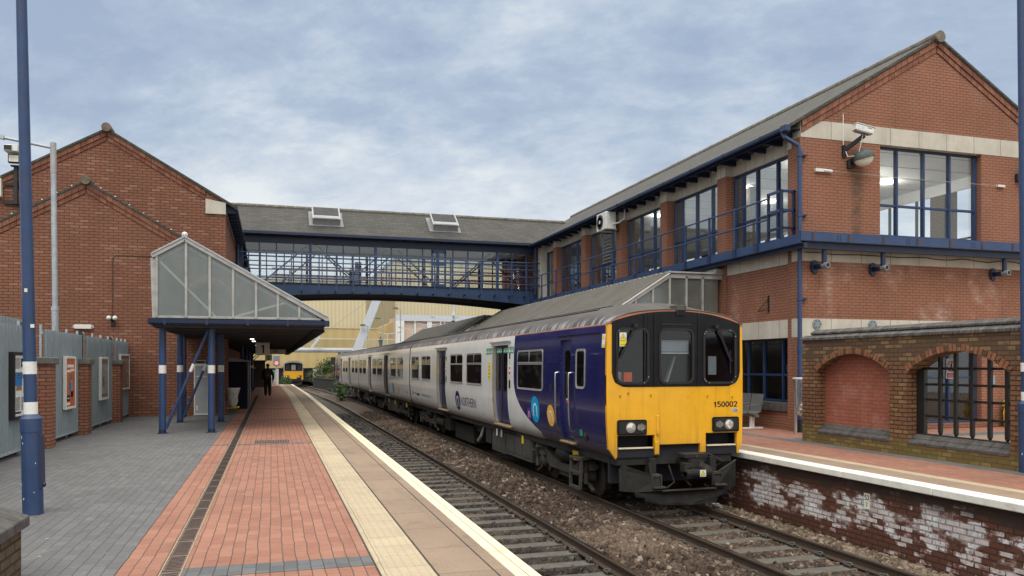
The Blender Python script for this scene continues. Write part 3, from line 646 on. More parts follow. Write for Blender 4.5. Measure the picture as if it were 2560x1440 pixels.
def car(root, y0, y1, holes, cab):
    """cab: 0 none, -1 at y0, +1 at y1"""
    b = MB(); zs = sorted(set([p[1] for p in PROF]+[.14, 2.20])); ys = sorted(set([y0, y1]+[h for q in holes for h in q]+list(np.arange(y0+1, y1-1, 2.2))))
    for s in (-1, 1):
        vs = []; fs = []; nz = len(zs)
        for y in ys: vs += [(TX+s*wz(z), y, z) for z in zs]
        for j in range(len(ys)-1):
            ym = (ys[j]+ys[j+1])/2; hole = s < 0 and any(q[0] < ym < q[1] for q in holes)
            for k in range(nz-2):
                zm = (zs[k]+zs[k+1])/2
                if hole and .14 < zm < 2.20: continue
                fs.append((j*nz+k, j*nz+k+1, (j+1)*nz+k+1, (j+1)*nz+k))
        b.add(vs, fs, 'train_side')
        fo = [(j*nz+nz-2, j*nz+nz-1, (j+1)*nz+nz-1, (j+1)*nz+nz-2) for j in range(len(ys)-1)]
        o = len(b.v)-len(vs); i = b.mi('orange_line')
        for f in fo: b.f.append([o+k for k in f]); b.fm.append(i)
    # door recess cheeks
    for q in holes:
        zz = [z for z in zs if .14 <= z <= 2.20]
        for y in q: b.add([(TX-wz(z)+d, y, z) for z in zz for d in (0, .09)], [(2*i, 2*i+1, 2*i+3, 2*i+2) for i in range(len(zz)-1)], 'frame_grey' if q[1]-q[0] > 1 else 'train_blue')
        for z in (.14, 2.20): b.quad((TX-wz(z), q[0], z), (TX-wz(z), q[1], z), (TX-wz(z)+.09, q[1], z), (TX-wz(z)+.09, q[0], z), 'rubber')
    ro = [y0, y1]
    if cab < 0: ro = [y0, y0+.12, y0+.35, y0+.7, y0+1.3, y1]
    if cab > 0: ro = [y0, y1-1.3, y1-.7, y1-.35, y1-.12, y1]
    vs = []; fs = []; pr = [(-w, z) for w, z in RPROF]+[(w, z) for w, z in RPROF[-2::-1]]; n = len(pr)
    for y in ro:
        dd = (y-y0) if cab < 0 else (y1-y) if cab > 0 else 9; t = min(1, dd/1.3); k = .52+.48*(1-(1-t)**2.2)
        vs += [(TX+w, y, 2.44+(z-2.44)*k) for w, z in pr]
    for j in range(len(ro)-1):
        for k in range(n-1): fs.append((j*n+k, j*n+k+1, (j+1)*n+k+1, (j+1)*n+k))
    b.add(vs, fs, 'train_roof')
    for s in (-1, 1):          # roof ribs
        for w, z in ((.9, 2.785), (.62, 2.86)):
            a0 = y0+1.5 if cab < 0 else y0+.1; a1 = y1-1.5 if cab > 0 else y1-.1; b.bar((TX+s*w, a0, z+.004), (TX+s*w, a1, z+.004), .045, .03, 'train_roof', up=(s*.4, 0, 1))
    # floor and blank ends
    b.box(TX-1.18, TX+1.18, y0+.02, y1-.02, -.14, 0, 'underframe')
    e = [(-w, z) for w, z in PROF]+[(w, z) for w, z in PROF[::-1]]
    for y, is_cab in ((y0, cab < 0), (y1, cab > 0)):
        if not is_cab: b.prism([(TX+u*.995, z*.995+.005) for u, z in e]+[(TX+.8, 2.80), (TX, 2.90), (TX-.8, 2.80)], 'y', y, y+(.02 if y == y0 else -.02), 'dusty_black') if False else b.add([(TX+u, y, z) for u, z in e], [tuple(range(len(e)))], 'dusty_black')
    return b.build('carriage', root, smooth=35, fix=True)
def window(par, y0, y1, z0=1.10, z1=2.04, hopper=True):
    b = MB(); r = .09
    po = rrect(y0, y1, z0, z1, r); pi = rrect(y0+.045, y1-.045, z0+.045, z1-.045, r-.03)
    ring(b, po, pi, 'frame_grey', .016, .010)
    conform(b, rrect(y0+.03, y1-.03, z0+.03, z1-.03, r-.02), 'train_window', .004, step=.3)
    if hopper:
        zt = z0+(z1-z0)*.66; ym = (y0+y1)/2
        b.box(TX-wz(zt)-.022, TX-wz(zt)+.01, y0+.03, y1-.03, zt-.028, zt+.022, 'frame_grey'); b.box(TX-wz(zt)-.016, TX-wz(zt)+.01, ym-.022, ym+.022, zt, z1-.04, 'frame_grey')
        for a, c in ((y0+.06, ym-.03), (ym+.03, y1-.06)):
            if random.random() < .55:      # an opened hopper pane leaning out
                b.quad((TX-wz(zt)-.025, a, zt+.02), (TX-wz(zt)-.025, c, zt+.02), (TX-wz(zt)-.006, c, z1-.07), (TX-wz(zt)-.006, a, z1-.07), 'train_window')
                b.box(TX-wz(zt)-.034, TX-wz(zt)-.02, a, c, zt+.012, zt+.034, 'aluminium')
    return b.build('window', par, fix=True)
def door(par, y0, y1, double=True):
    ym = (y0+y1)/2; zz = [.14, .3, .5, .8, 1.2, 1.7, 2.0, 2.2]
    for a, c in ((y0, ym-.006), (ym+.006, y1)) if double else ((y0, y1),):
        b = MB(); b.add([(TX-wz(z)+.065, y, z) for z in zz for y in (a, c)], [(2*i, 2*i+1, 2*i+3, 2*i+2) for i in range(len(zz)-1)], 'door_blue')
        u0, u1 = (a+.19, c-.10) if double else (a+.16, c-.16)
        pw = rrect(u0, u1, 1.02, 1.98, .09); vf = slices((pw, [tuple(range(len(pw)))]), .3)
        b.add([(TX-wz(z)+.060, y, z) for y, z in vf[0]], vf[1], 'train_window')
        po = rrect(u0-.025, u1+.025, .995, 2.005, .10); n = len(po)
        b.add([(TX-wz(z)+.056, y, z) for y, z in po]+[(TX-wz(z)+.056, y, z) for y, z in pw], [(i, (i+1) % n, n+(i+1) % n, n+i) for i in range(n)], 'rubber' if double else 'dusty_black')
        b.build('door', par, fix=False)
    if double:
        b = MB(); b.bar((TX-wz(1.2)+.055, ym, .2), (TX-wz(1.2)+.055, ym, 2.18), .03, .02, 'rubber')
        b.tube([(TX-wz(z)-.012, y1+.02, z) for z in zz[:-1]+[2.22]], .022, 'brass_step', 6)
        b.bar((TX-wz(2.2)-.03, y0-.25, 2.29), (TX-wz(2.2)-.03, y1+.3, 2.29), .05, .03, 'frame_grey')
        b.build('door_seal', par, fix=False)
    s = MB(); s.box(TX-wz(.1)-.09, TX-1.2, y0-.05, y1+.08, .075, .115, 'brass_step'); s.build('door_step', par, bevel=.008)
def bogie(par, yc):
    b = MB(); 
    for s in (-1, 1):
        x = TX+s*1.02
        side = [(-1.55, -.42), (-1.25, -.36), (-.85, -.62), (.85, -.62), (1.25, -.36), (1.55, -.42), (1.5, -.25), (1.15, -.18), (.7, -.42), (.35, -.46), (-.35, -.46), (-.7, -.42), (-1.15, -.18), (-1.5, -.25)]
        b.prism([(yc+u, v) for u, v in side], 'x', x-.07, x+.07, 'bogie_grey')
        b.tube([(x-.02*s, yc-.42, -.26), (x-.02*s, yc-.2, -.24), (x-.02*s, yc+.2, -.24), (x-.02*s, yc+.42, -.26)], [.12, .19, .19, .12], 'rubber', 14)
        for dy in (-1.3, 1.3):
            b.tube([(TX+s*.68, yc+dy, RAIL+.425), (TX+s*.81, yc+dy, RAIL+.425)], .425, 'wheel_steel', 28); b.tube([(TX+s*.805, yc+dy, RAIL+.425), (TX+s*.82, yc+dy, RAIL+.425)], [.36, .34], 'bogie_grey', 24)
            b.tube([(x-.1*s, yc+dy, RAIL+.43), (x+.12*s, yc+dy, RAIL+.43)], [.17, .13], 'bogie_grey', 14); b.tube([(x+.12*s, yc+dy, RAIL+.43), (x+.15*s, yc+dy, RAIL+.43)], .07, 'wheel_steel', 8)
            b.box(x-.12, x+.12, yc+dy-.24, yc+dy+.24, -.40, -.30, 'bogie_grey'); b.tube([(x+s*.02, yc+dy, -.30), (x+s*.02, yc+dy, -.16)], .11, 'underframe', 10)
            b.bar((x+s*.05, yc+dy*.93, RAIL+.35), (x+s*.05, yc+dy*1.3, RAIL+.16), .06, .05, 'bogie_grey'); b.tube([(x+s*.14, yc+dy*1.16, -.25), (x+s*.14, yc+dy*1.16, -.68)], .045, 'bogie_grey', 8); b.tube([(x+s*.14, yc+dy*1.16, -.25), (x+s*.14, yc+dy*1.16, -.45)], .06, 'underframe', 8)
            b.bar((x, yc+dy*.55, -.5), (x, yc+dy*.78, -.72), .07, .12, 'underframe')
        b.box(x-.05, x+.16, yc-.35, yc+.25, -.72, -.6, 'underframe')
    b.box(TX-1., TX+1., yc-.45, yc+.45, -.5, -.32, 'underframe'); b.tube([(TX-.7, yc-1.3, -.545), (TX+.7, yc-1.3, -.545)], .08, 'underframe', 8); b.tube([(TX-.7, yc+1.3, -.545), (TX+.7, yc+1.3, -.545)], .08, 'underframe', 8)
    return b.build('bogie', par, smooth=40)
def decal(par, name, polys):
    b = MB()
    for vf, m, off in polys:
        q = slices(vf, .06); b.add([(TX-wz(z)-off, y, z) for y, z in q[0]], q[1], m)
    return b.build(name, par, fix=False)
def onside(vf, y, z): return [(y-a, z+c) for a, c in vf[0]], vf[1]
def rect2(y0, y1, z0, z1): return [(y0, z0), (y1, z0), (y1, z1), (y0, z1)], [(0, 1, 2, 3)]
def make_front(par):
    Y = TY; X = lambda u: TX+u
    b = MB()
    yel = [(-1.385, 2.42), (-1.40, 1.5), (-1.40, .9), (-1.385, .55), (-1.36, .16), (-1.22, -.03), (-1.19, .03), (-1.19, .40), (-.45, .40), (-.45, .03), (-.35, .03), (-.35, .22), (.49, .22), (.49, .05), (.61, .05), (.61, .41), (1.27, .41), (1.27, .03), (1.29, -.01), (1.385, .2), (1.40, .9), (1.40, 1.5), (1.385, 2.42), (1.315, 2.42), (1.325, 1.55), (1.27, 1.37), (1.1, 1.285), (-1.07, 1.285), (-1.24, 1.37), (-1.295, 1.55), (-1.29, 2.42)]
    b.prism([(X(u), z) for u, z in yel], 'y', Y-.03, Y+.05, 'train_yellow')
    b.build('front_panel', par, bevel=.014, seg=2)
    # black window surround with three openings
    top = lambda u: 2.675-.21*(abs(u)/1.31)**2.3
    b = MB(); op = [(-1.20, -.60), (-.34, .32), (.57, 1.22)]; z0, z1 = 1.36, 2.33
    def band(u0, u1, f0, f1, m='train_black', n=6, ya=Y-.045, yb=Y+.04):
        us = [u0+(u1-u0)*k/n for k in range(n+1)]
        pl = [(X(u), f0(u)) for u in us]+[(X(u), f1(u)) for u in us[::-1]]; b.prism(pl, 'y', ya, yb, m)
    lowf = lambda u: max(1.29, 1.29+(.26-math.sqrt(max(0, .26**2-max(0, abs(u-.015)-1.05)**2))) if abs(u-.015) > 1.05 else 1.29)
    edges = [-1.30]+[e for o in op for e in o]+[1.33]
    for i in range(0, len(edges), 2): band(edges[i], edges[i+1], lowf, lambda u: top(u), n=5)
    for o in op: band(o[0], o[1], lowf, lambda u: z0, n=3); band(o[0], o[1], lambda u: z1, lambda u: top(u), n=5)
    for u in (-.66, -.46, .44): b.box(X(u)-.02, X(u)+.02, Y-.06, Y-.045, 1.3, top(u)-.02, 'train_black')
    b.box(X(-.32), X(.30), Y-.052, Y-.045, 2.42, 2.445, 'rubber')
    b.build('window_surround', par, bevel=.006)
    for o in op:
        b = MB(); po = [(X(u), v) for u, v in rrect(o[0]-.03, o[1]+.03, z0-.03, z1+.03, .13)]; pi = [(X(u), v) for u, v in rrect(o[0]+.012, o[1]-.012, z0+.012, z1-.012, .10)]; n = len(po)
        b.add([(x, Y-.045, z) for x, z in po]+[(x, Y-.062, z) for x, z in po]+[(x, Y-.062, z) for x, z in pi]+[(x, Y-.03, z) for x, z in pi], [(k*n+i, k*n+(i+1) % n, (k+1)*n+(i+1) % n, (k+1)*n+i) for k in range(3) for i in range(n)], 'rubber')
        for k in range(26):
            a = po[(k*len(po))//26]; c = pi[(k*len(pi))//26]; m = ((a[0]+c[0])/2, (a[1]+c[1])/2)
            b.cbox((m[0]+random.uniform(-.01, .01), Y-.064, m[1]), (.011, .006, .011), 'white_plastic' if random.random() < (.4 if o[0] > .5 else .04) else 'dusty_black')
        b.add([(x, Y-.035, z) for x, z in pi], [tuple(range(n))], 'windscreen')
        b.build('windscreen', par)
    b = MB()                                           # the cab inside, plus a bar imitating one reflection
    b.box(X(-1.3), X(1.3), Y+1.5, Y+1.55, .9, 2.5, 'dusty_black'); b.box(X(-1.3), X(1.3), Y+.02, Y+.06, 1.2, 1.34, 'black_paint'); b.box(X(-1.3), X(1.3), Y+.06, Y+.5, 1.15, 1.25, 'black_paint'); b.box(X(-1.3), X(1.3), Y+.05, Y+1.5, 2.42, 2.44, 'dusty_black'); b.box(X(-1.3), X(1.3), Y+.05, Y+1.5, .88, .9, 'black_paint')
    b.box(X(-.44), X(-.40), Y+.1, Y+1.5, .9, 2.42, 'black_paint'); b.box(X(.38), X(.42), Y+.1, Y+1.5, .9, 2.42, 'black_paint')
    b.box(X(-.33), X(.29), Y+.05, Y+.10, 1.93, 2.12, 'grey_panel'); b.box(X(-.33), X(.29), Y+.045, Y+.05, 1.895, 1.915, 'white_plastic'); b.box(X(-.33), X(.29), Y+.045, Y+.05, 2.125, 2.14, 'frame_grey')
    b.bar((X(-.1), Y+.3, 1.2), (X(.12), Y+.3, 1.85), .10, .04, 'frame_grey'); b.box(X(-.28), X(-.12), Y+1.45, Y+1.49, 1.6, 1.85, 'frame_grey')  # slanted grey bar stands in for a strut reflected in the middle pane
    b.sphere((X(-.98), Y+.45, 1.38), .16, 'white_plastic', 12, 6, (1, .7, 1.2)); b.box(X(-1.0), X(-.84), Y+.1, Y+.22, 1.38, 1.55, 'hi_vis'); b.box(X(.75), X(.92), Y+.12, Y+.14, 1.5, 1.85, 'grey_panel')
    b.box(X(-1.1), X(-.7), Y+.9, Y+1.1, 1.0, 1.75, 'navy')
    b.build('cab_interior', par)
    for u0, u1, zz in ((-1.20, -.62, (.41, .69)), (.74, 1.30, (.43, .71))):
        b = MB(); b.prism([(X(u), v) for u, v in rrect(u0, u1, zz[0], zz[1], .04)], 'y', Y-.06, Y-.02, 'train_black'); b.prism([(X(u), v) for u, v in rrect(u0+.03, u1-.03, zz[0]+.03, zz[1]-.03, .03)], 'y', Y-.066, Y-.05, 'rubber')
        zc = sum(zz)/2; big, led = ((-.945, -.745) if u0 < 0 else (1.08, .87))
        b.tube([(X(big), Y-.075, zc), (X(big), Y-.064, zc)], .098, 'chrome', 20); b.tube([(X(big), Y-.085, zc), (X(big), Y-.07, zc)], [.06, .09], 'lens', 20)
        b.tube([(X(led), Y-.075, zc), (X(led), Y-.064, zc)], .085, 'black_paint', 18)
        for i in range(-3, 4):
            for j in range(-3, 4):
                if i*i+j*j*1.2 < 11: b.sphere((X(led)+i*.023+(j % 2)*.011, Y-.077, zc+j*.021), .0095, 'lens', 6, 3)
        b.build('headlight', par, smooth=40)
    b = MB()
    for u0, u1, zb in ((-1.19, -.45, .16), (.61, 1.27, .17)):
        b.box(X(u0), X(u1), Y+.25, Y+.27, -.05, .41, 'shade_black'); b.box(X(u0), X(u1), Y, Y+.26, zb-.05, zb, 'black_paint'); b.box(X(u0)+.03, X(u1)-.03, Y-.04, Y+.05, zb, zb+.02, 'edge_white'); b.box(X(u0), X(u1), Y-.01, Y+.03, zb-.16, zb-.05, 'shade_black')
    b.box(X(-.35), X(.49), Y+.05, Y+.12, -.1, .22, 'shade_black'); b.box(X(-1.19), X(1.27), Y+.3, Y+.4, -.5, .1, 'shade_black')
    b.build('step_recess', par)
    b = MB(); b.box(X(-.42), X(-.35), Y-.05, Y-.03, .42, .76, 'train_yellow'); b.tube([(X(-.385), Y-.06, .40), (X(-.385), Y-.06, .5)], .02, 'gutter_strip', 8); b.box(X(-.45), X(-.36), Y-.05, Y-.03, .05, .28, 'train_yellow')
    for u, z in ((-1.14, 1.12), (-.98, 1.17), (-.53, 1.13), (.64, 1.10), (1.17, 1.08)): b.cbox((X(u), Y-.04, z), (.022, .02, .05), 'rubber')
    b.build('lamp_bracket', par, bevel=.006)
    for side, (px, pz, a, l) in enumerate(((-.86, 2.40, R(-152), .68), (.80, 2.40, R(155), .72))):
        b = MB(); d = Vector((math.sin(a), 0, math.cos(a))); p = Vector((X(px), Y-.09, pz)); q = p+d*l
        b.cbox(p, (.07, .06, .07), 'rubber'); b.bar(p, q, .018, .02, 'rubber', up=(0, 1, 0)); b.bar(p+Vector((.03, 0, 0)), q+Vector((.03, 0, 0)), .012, .014, 'rubber', up=(0, 1, 0)); b.bar(q+Vector((0, .02, .22)), q+Vector((0, .02, -.22)) if side else q+Vector((-.05, .02, -.14)), .014, .02, 'black_paint', up=(0, 1, 0)); b.build('wiper', par)
    b = MB(); w = digits2d('150002', .108); W_ = width2d(w); b.flat(w, (X(.76), Y-.0335, .893), (.52/W_, 0, 0), (0, 0, 1), 'ink'); b.build('unit_number', par)
    b = MB(); b.box(X(1.17), X(1.28), Y-.035, Y-.03, .80, .865, 'white_plastic'); b.box(X(1.175), X(1.275), Y-.038, Y-.035, .807, .858, 'decal_blue'); b.add(*[([(X(1.195)+.015*math.cos(k), Y-.0385, .832+.015*math.sin(k)) for k in np.arange(0, 6.2, .7)]), [tuple(range(9))]], 'white_plastic'); b.flat(text2d('RNL', .026, .03), (X(1.215), Y-.0385, .823), (1, 0, 0), (0, 0, 1), 'white_plastic'); b.build('sticker', par)
    for nm, u0, u1, za, zb, yy in (('warning_label', -1.165, -1.03, 2.02, 2.27, Y-.0655),):
        warn(par, X(u0), X(u1), za, zb, yy)
    # orange edge and lamp bracket over the windscreen
    b = MB(); us = np.linspace(-1.385, 1.385, 23)
    zt = lambda u: float(np.interp(abs(u), [p[0] for p in RPROF[::-1]], [2.445+(p[1]-2.445)*.52 for p in RPROF[::-1]])) if abs(u) < 1.345 else 2.43
    pl = [(X(u), min(zt(u)+.012, 2.72)) for u in us]+[(X(u), min(zt(u)-.035, top(u)-.002 if abs(u) < 1.3 else 2.40)) for u in us[::-1]]
    b.prism(pl, 'y', Y-.035, Y+.04, 'orange_line'); b.build('orange_band', par)
    b = MB(); pl = [(X(u), zt(u)+.028) for u in us]+[(X(u), zt(u)+.004) for u in us[::-1]]; b.prism(pl, 'y', Y-.045, Y+.06, 'train_roof'); b.box(X(-.02), X(.18), Y-.07, Y+.2, 2.70, 2.79, 'train_roof'); b.box(X(-.02), X(.16), Y-.08, Y-.04, 2.60, 2.71, 'train_black'); b.build('roof_lip', par, bevel=.006)
    # plough, coupler and pipes
    b = MB(); pl = [(-1.15, -.11), (-1.22, -.2), (-1.25, -.57), (-.98, -.60), (-.95, -.69), (-.80, -.70), (-.77, -.77), (-.49, -.83), (.15, -.85), (.76, -.83), (.79, -.74), (1.0, -.71), (1.03, -.62), (1.22, -.58), (1.29, -.11), (.73, -.37), (.73, -.57), (-.46, -.57), (-.46, -.35)]
    pl = [((u-.04)*.95 if u > 0 else u*.985, z) for u, z in pl]; py = lambda u, z: Y-.30+.15*abs(u)-.10*(z+.3 < -.2)
    n = len(pl); b.add([(X(u), py(u, z), z) for u, z in pl]+[(X(u), py(u, z)+.03, z) for u, z in pl], [tuple(range(n)), tuple(range(2*n-1, n-1, -1))]+[(i, (i+1) % n, n+(i+1) % n, n+i) for i in range(n)], 'plough_black')
    b.bar((X(-.46), py(.46, -.57)-.01, -.575), (X(.66), py(.66, -.57)-.01, -.575), .05, .03, 'bogie_grey'); b.bar((X(.66), py(.66, -.4), -.36), (X(1.19), py(1.19, -.1), -.10), .035, .03, 'bogie_grey')
    for u in (-.52, .72):
        b.box(X(u)-.1, X(u)+.12, Y-.22, Y+.3, -.34, -.30, 'bogie_grey'); b.box(X(u)-.1, X(u)-.07, Y-.24, Y-.2, -.56, -.3, 'bogie_grey'); b.box(X(u)+.09, X(u)+.12, Y-.24, Y-.2, -.56, -.3, 'bogie_grey'); b.box(X(u)-.07, X(u)+.07, Y-.1, Y+.1, -.3, -.02, 'underframe'); b.bar((X(u)-.1, Y-.3, -.52), (X(u)+.15, Y-.3, -.52), .1, .03, 'bogie_grey')
    b.build('plough', par, bevel=.006)
    b = MB(); b.box(X(-.04), X(.42), Y-.42, Y-.1, .0, .075, 'underframe'); b.tube([(X(.19), Y-.43, .03), (X(.19), Y-.42, .03)], .03, 'bogie_grey', 10); b.cbox((X(.15), Y-.36, -.09), (.26, .3, .14), 'underframe', Matrix.Rotation(.15, 3, 'Y')); b.cbox((X(.30), Y-.42, -.14), (.22, .2, .10), 'bogie_grey', Matrix.Rotation(.5, 3, 'Y')); b.cbox((X(0.02), Y-.40, -.16), (.2, .2, .16), 'underframe'); b.tube([(X(-.05), Y-.45, -.25), (X(.46), Y-.45, -.25)], .085, 'underframe', 14); b.box(X(-.05), X(.05), Y-.5, Y-.3, -.34, -.16, 'underframe'); b.tube([(X(.12), Y-.3, -.1), (X(.12), Y+.3, -.05)], .11, 'underframe', 12)
    b.tube([(X(-.6), Y-.1, -.1), (X(-.58), Y-.2, -.4), (X(-.4), Y-.25, -.52)], .02, 'rubber', 7); b.tube([(X(-.2), Y-.1, -.15), (X(-.15), Y-.22, -.45), (X(-.3), Y-.22, -.55)], .018, 'rubber', 7); b.tube([(X(.6), Y, .05), (X(.95), Y-.05, -.12), (X(.8), Y+.1, -.3)], .03, 'rubber', 8)
    b.build('coupler', par, bevel=.008)
    warn(par, X(.19), X(.31), -.32, -.20, Y-.542)
def warn(par, x0, x1, z0, z1, y):
    b = MB(); b.box(x0, x1, y-.004, y, z0, z1, 'white_plastic'); w = x1-x0; zt = z1-.01; zb = z1-min(.9*w, (z1-z0)*.9)
    xm = (x0+x1)/2; tri = lambda k, yy, m: b.add([(xm+(x0+.008-xm)*k, yy, zb+(zt-zb)*(.33-.33*k)), (xm+(x1-.008-xm)*k, yy, zb+(zt-zb)*(.33-.33*k)), (xm, yy, zb+(zt-zb)*(.33+.67*k))], [(0, 1, 2)], m)
    tri(1, y-.0045, 'ink'); tri(.8, y-.005, 'decal_yellow'); b.add([(xm-.004, y-.0055, zb+.02), (xm+.012, y-.0055, zb+.03), (xm+.004, y-.0055, zb+(zt-zb)*.55)], [(0, 1, 2)], 'ink')
    if z1-z0 > 1.3*w: b.box(x0+.008, x1-.008, y-.005, y-.004, z0+.01, zb-.012, 'decal_yellow'); b.box(x0+.016, x1-.03, y-.0055, y-.005, zb-.03, zb-.022, 'ink'); b.box(x0+.016, x1-.016, y-.0055, y-.005, z0+.03, z0+.036, 'ink')
    b.build('warning_label', par, fix=False)
tr = thing('train', 'white, navy and yellow passenger train of three coaches, numbered 150002', 'train', (TX, TY, RAIL))
Y1, Y2, Y3, Y4, Y5, Y6 = 13.2, 34.42, 34.62, 55.86, 56.06, 77.3
mir = lambda q: (Y1+Y6-q[1], Y1+Y6-q[0])
D1 = [(14.98, 15.62), (19.46, 20.80), (27.08, 28.46)]; D2 = [(41.4, 42.68), (48.72, 50.0)]; D3 = [mir(q) for q in D1]
W1 = [(16.7, 18.6), (22.05, 23.9), (24.42, 26.25), (29.72, 31.6), (32.2, 34.0)]; W2 = [(36.3, 38), (38.5, 40.25), (43.65, 45.7), (46.1, 47.9), (51.35, 53.2), (53.6, 55.4)]; W3 = [mir(q) for q in W1]
c1 = car(tr, Y1, Y2, D1, -1); c2 = car(tr, Y3, Y4, D2, 0); c3 = car(tr, Y5, Y6, D3, 1)
for c, ds, ws in ((c1, D1, W1), (c2, D2, W2), (c3, D3, W3)):
    for q in ds: door(c, *q, double=q[1]-q[0] > 1)
    for q in ws: window(c, *q)
for c, (a, z) in ((c1, (14.2, 14.68)), (c3, mir((14.2, 14.68)))): window(c, a, z, 1.22, 2.0, False)
for c, a, z in ((c1, Y1, Y2), (c2, Y3, Y4), (c3, Y5, Y6)):
    for yc in (a+3.05, z-2.9): bogie(c, yc)
    b = MB(); x0 = TX-1.16; o = a
    for y0, y1, d, m, dp in ((5.0, 7.2, .62, 'box_grey', .0), (7.25, 8.7, .66, 'box_grey', .03), (8.75, 9.3, .50, 'underframe', .0), (10.3, 10.7, .30, 'underframe', .1), (11.6, 14.2, .78, 'underframe', .2), (14.4, 15.2, .58, 'dusty_black', .05)):
        b.box(x0+dp, x0+.85, o+y0, o+y1, -.06-d, -.06, m)
        if m == 'box_grey':
            for k in range(3): b.box(x0+dp-.012, x0+dp, o+y0+.1+k*(y1-y0-.2)/3, o+y0+.06+(k+1)*(y1-y0-.2)/3, -.02-d+.05, -.14, 'box_grey')
    b.tube([(x0+.1, o+4.75, -.32), (x0+.1, o+4.75, -.33)], .2, 'underframe', 14); b.sphere((x0+.12, o+4.72, -.34), .2, 'box_grey', 14, 8, (.6, .8, 1.2))
    for k in range(3): b.tube([(x0+.15, o+15.5+k*.55, -.45), (x0+.15, o+15.95+k*.55, -.45)], .15, 'underframe', 12)
    b.tube([(x0+.1, o+9.8, -.1), (x0+.02, o+9.9, -.45), (x0-.02, o+10.1, -.6)], .05, 'frame_grey', 8)
    b.box(x0+.2, x0+2.1, o+4.9, o+16, -.3, -.1, 'shade_black'); b.build('equipment_box', c, bevel=.012)
    b = MB()
    for yy, cm in ((a+1.9, 'yellow_paint'), (a+5.6, 'decal_yellow'), (a+7.5, 'white_plastic'), (a+7.95, 'white_plastic')): b.box(x0-.03, x0-.014, yy, yy+(.12 if yy > a+3 else .3), -.27, -.08, cm)
    b.build('equipment_label', c)
# step ladder and socket by the cab door
b = MB(); lx = TX-1.3
for y in (14.65, 15.18): b.bar((lx, y, -.16), (lx-.02, y, -.78), .06, .05, 'bogie_grey')
for z in (-.18, -.46, -.76): b.bar((lx-.02, 14.63, z), (lx-.02, 15.2, z), .05, .05, 'bogie_grey')
b.box(lx, TX-1.1, 14.6, 15.2, -.2, -.15, 'underframe'); b.build('step_ladder', c1)
for y in (15.71, 14.93):
    b = MB(); b.tube([(TX-1.40+.0, y, 1.53), (TX-1.46, y, 1.52), (TX-1.465, y, 1.4), (TX-1.46, y, .8), (TX-1.445, y, .5), (TX-1.42, y, .36), (TX-1.36, y, .33)], .02, 'chrome', 8); b.build('handrail', c1, smooth=50)
b = MB(); b.box(TX-1.37-.03, TX-1.30, 13.55, 15.8, 2.285, 2.305, 'train_blue'); b.build('rain_strip', c1)
b = MB(); b.tube([(TX-wz(.35)-.004, 14.28, .33), (TX-wz(.35)+.02, 14.28, .33)], .11, 'rubber', 16); b.tube([(TX-wz(.35)-.02, 14.28, .33), (TX-wz(.35), 14.28, .33)], .045, 'bogie_grey', 10); b.box(TX-wz(.35)-.01, TX-1.3, 14.45, 14.56, .3, .42, 'decal_green'); b.build('jumper_socket', c1)
# paintwork and lettering
P = []
for yc, zc, w, h, m in ((17.26, .67, .60, .60, 'logo_cyan'), (16.21, .59, .48, .47, 'logo_gold'), (17.73, .54, .30, .29, 'logo_purple')):
    P += [(ellipse2d(yc, zc, w/2, h/2), m, .003), (arch2d(yc, zc-.01, w*.46, h*.52, w*.075), 'logo_white', .006)]
for k in range(3): decal(c1, 'roundel', P[2*k:2*k+2])
decal(c1, 'logo', [(ellipse2d(25.22, .54, .34, .315), 'logo_navy', .003), (arch2d(25.22, .51, .32, .36, .055), 'logo_white', .006)])
vf = text2d('NORTHERN', .40, .0); W_ = width2d(vf); vf = ([(a*1.98/W_, c) for a, c in vf[0]], vf[1])
decal(c1, 'lettering', [(onside(vf, 24.80, .40), 'logo_navy', .004)])
vf = text2d('northernrailway.co.uk', .17); W_ = width2d(vf); vf = ([(a*2.0/W_, c) for a, c in vf[0]], vf[1])
decal(c1, 'web_address', [(onside(vf, 31.75, .44), 'grey_text', .004), (ellipse2d(33.85, .5, .06, .13), 'ink', .004), (rect2(32.25, 32.9, .44, .52), 'ink', .004), (rect2(33.0, 33.7, .5, .53), 'grey_text', .004)])
vf = text2d('55401', .16, .01); decal(c2, 'vehicle_number', [(onside(vf, 35.65, .42), 'ink', .004)])
for q in (((39.6, .55, .28, .28), 'logo_cyan'), ((37.9, .52, .2, .2), 'logo_gold')): decal(c2, 'roundel', [(ellipse2d(*q[0]), q[1], .003)])
P = [(rect2(18.95, 19.42, 1.98, 2.145), 'decal_green', .003), (rect2(20.92, 21.62, 1.98, 2.145), 'decal_green', .003)]
for y in list(np.arange(19.0, 19.4, .14))+list(np.arange(20.98, 21.6, .19)): P += [(ellipse2d(y+.03, 2.10, .025, .022, 8), 'logo_white', .005), (rect2(y-.01, y+.07, 2.01, 2.07), 'logo_white', .005)]
NG = len(P)
P += [(rect2(21.12, 21.36, 1.27, 1.75), 'decal_yellow', .003)]+[(rect2(21.2, 21.28, z, z+.04), 'ink', .005) for z in (1.33, 1.43, 1.53, 1.62)]
P += [(rect2(28.68, 28.86, 1.3, 1.72), 'decal_yellow', .003)]
for y in (19.27, 26.93): P += [(rect2(y-.06, y+.06, 1.84, 1.98), 'logo_navy', .003), (ellipse2d(y, 1.77, .05, .045, 10), 'decal_yellow', .003), (rect2(y-.07, y+.07, 1.44, 1.68), 'logo_white', .003), (rect2(y-.06, y+.06, 1.45, 1.52), 'decal_red', .005), (ellipse2d(y, 1.61, .045, .04, 10), 'decal_red', .005), (ellipse2d(y, 1.38, .04, .03, 8), 'decal_yellow', .003), ((lambda p: (p, [tuple(range(len(p)))]))(rrect(y-.075, y+.075, 1.08, 1.32, .07)), 'rubber', .004)]
NS = len(P)
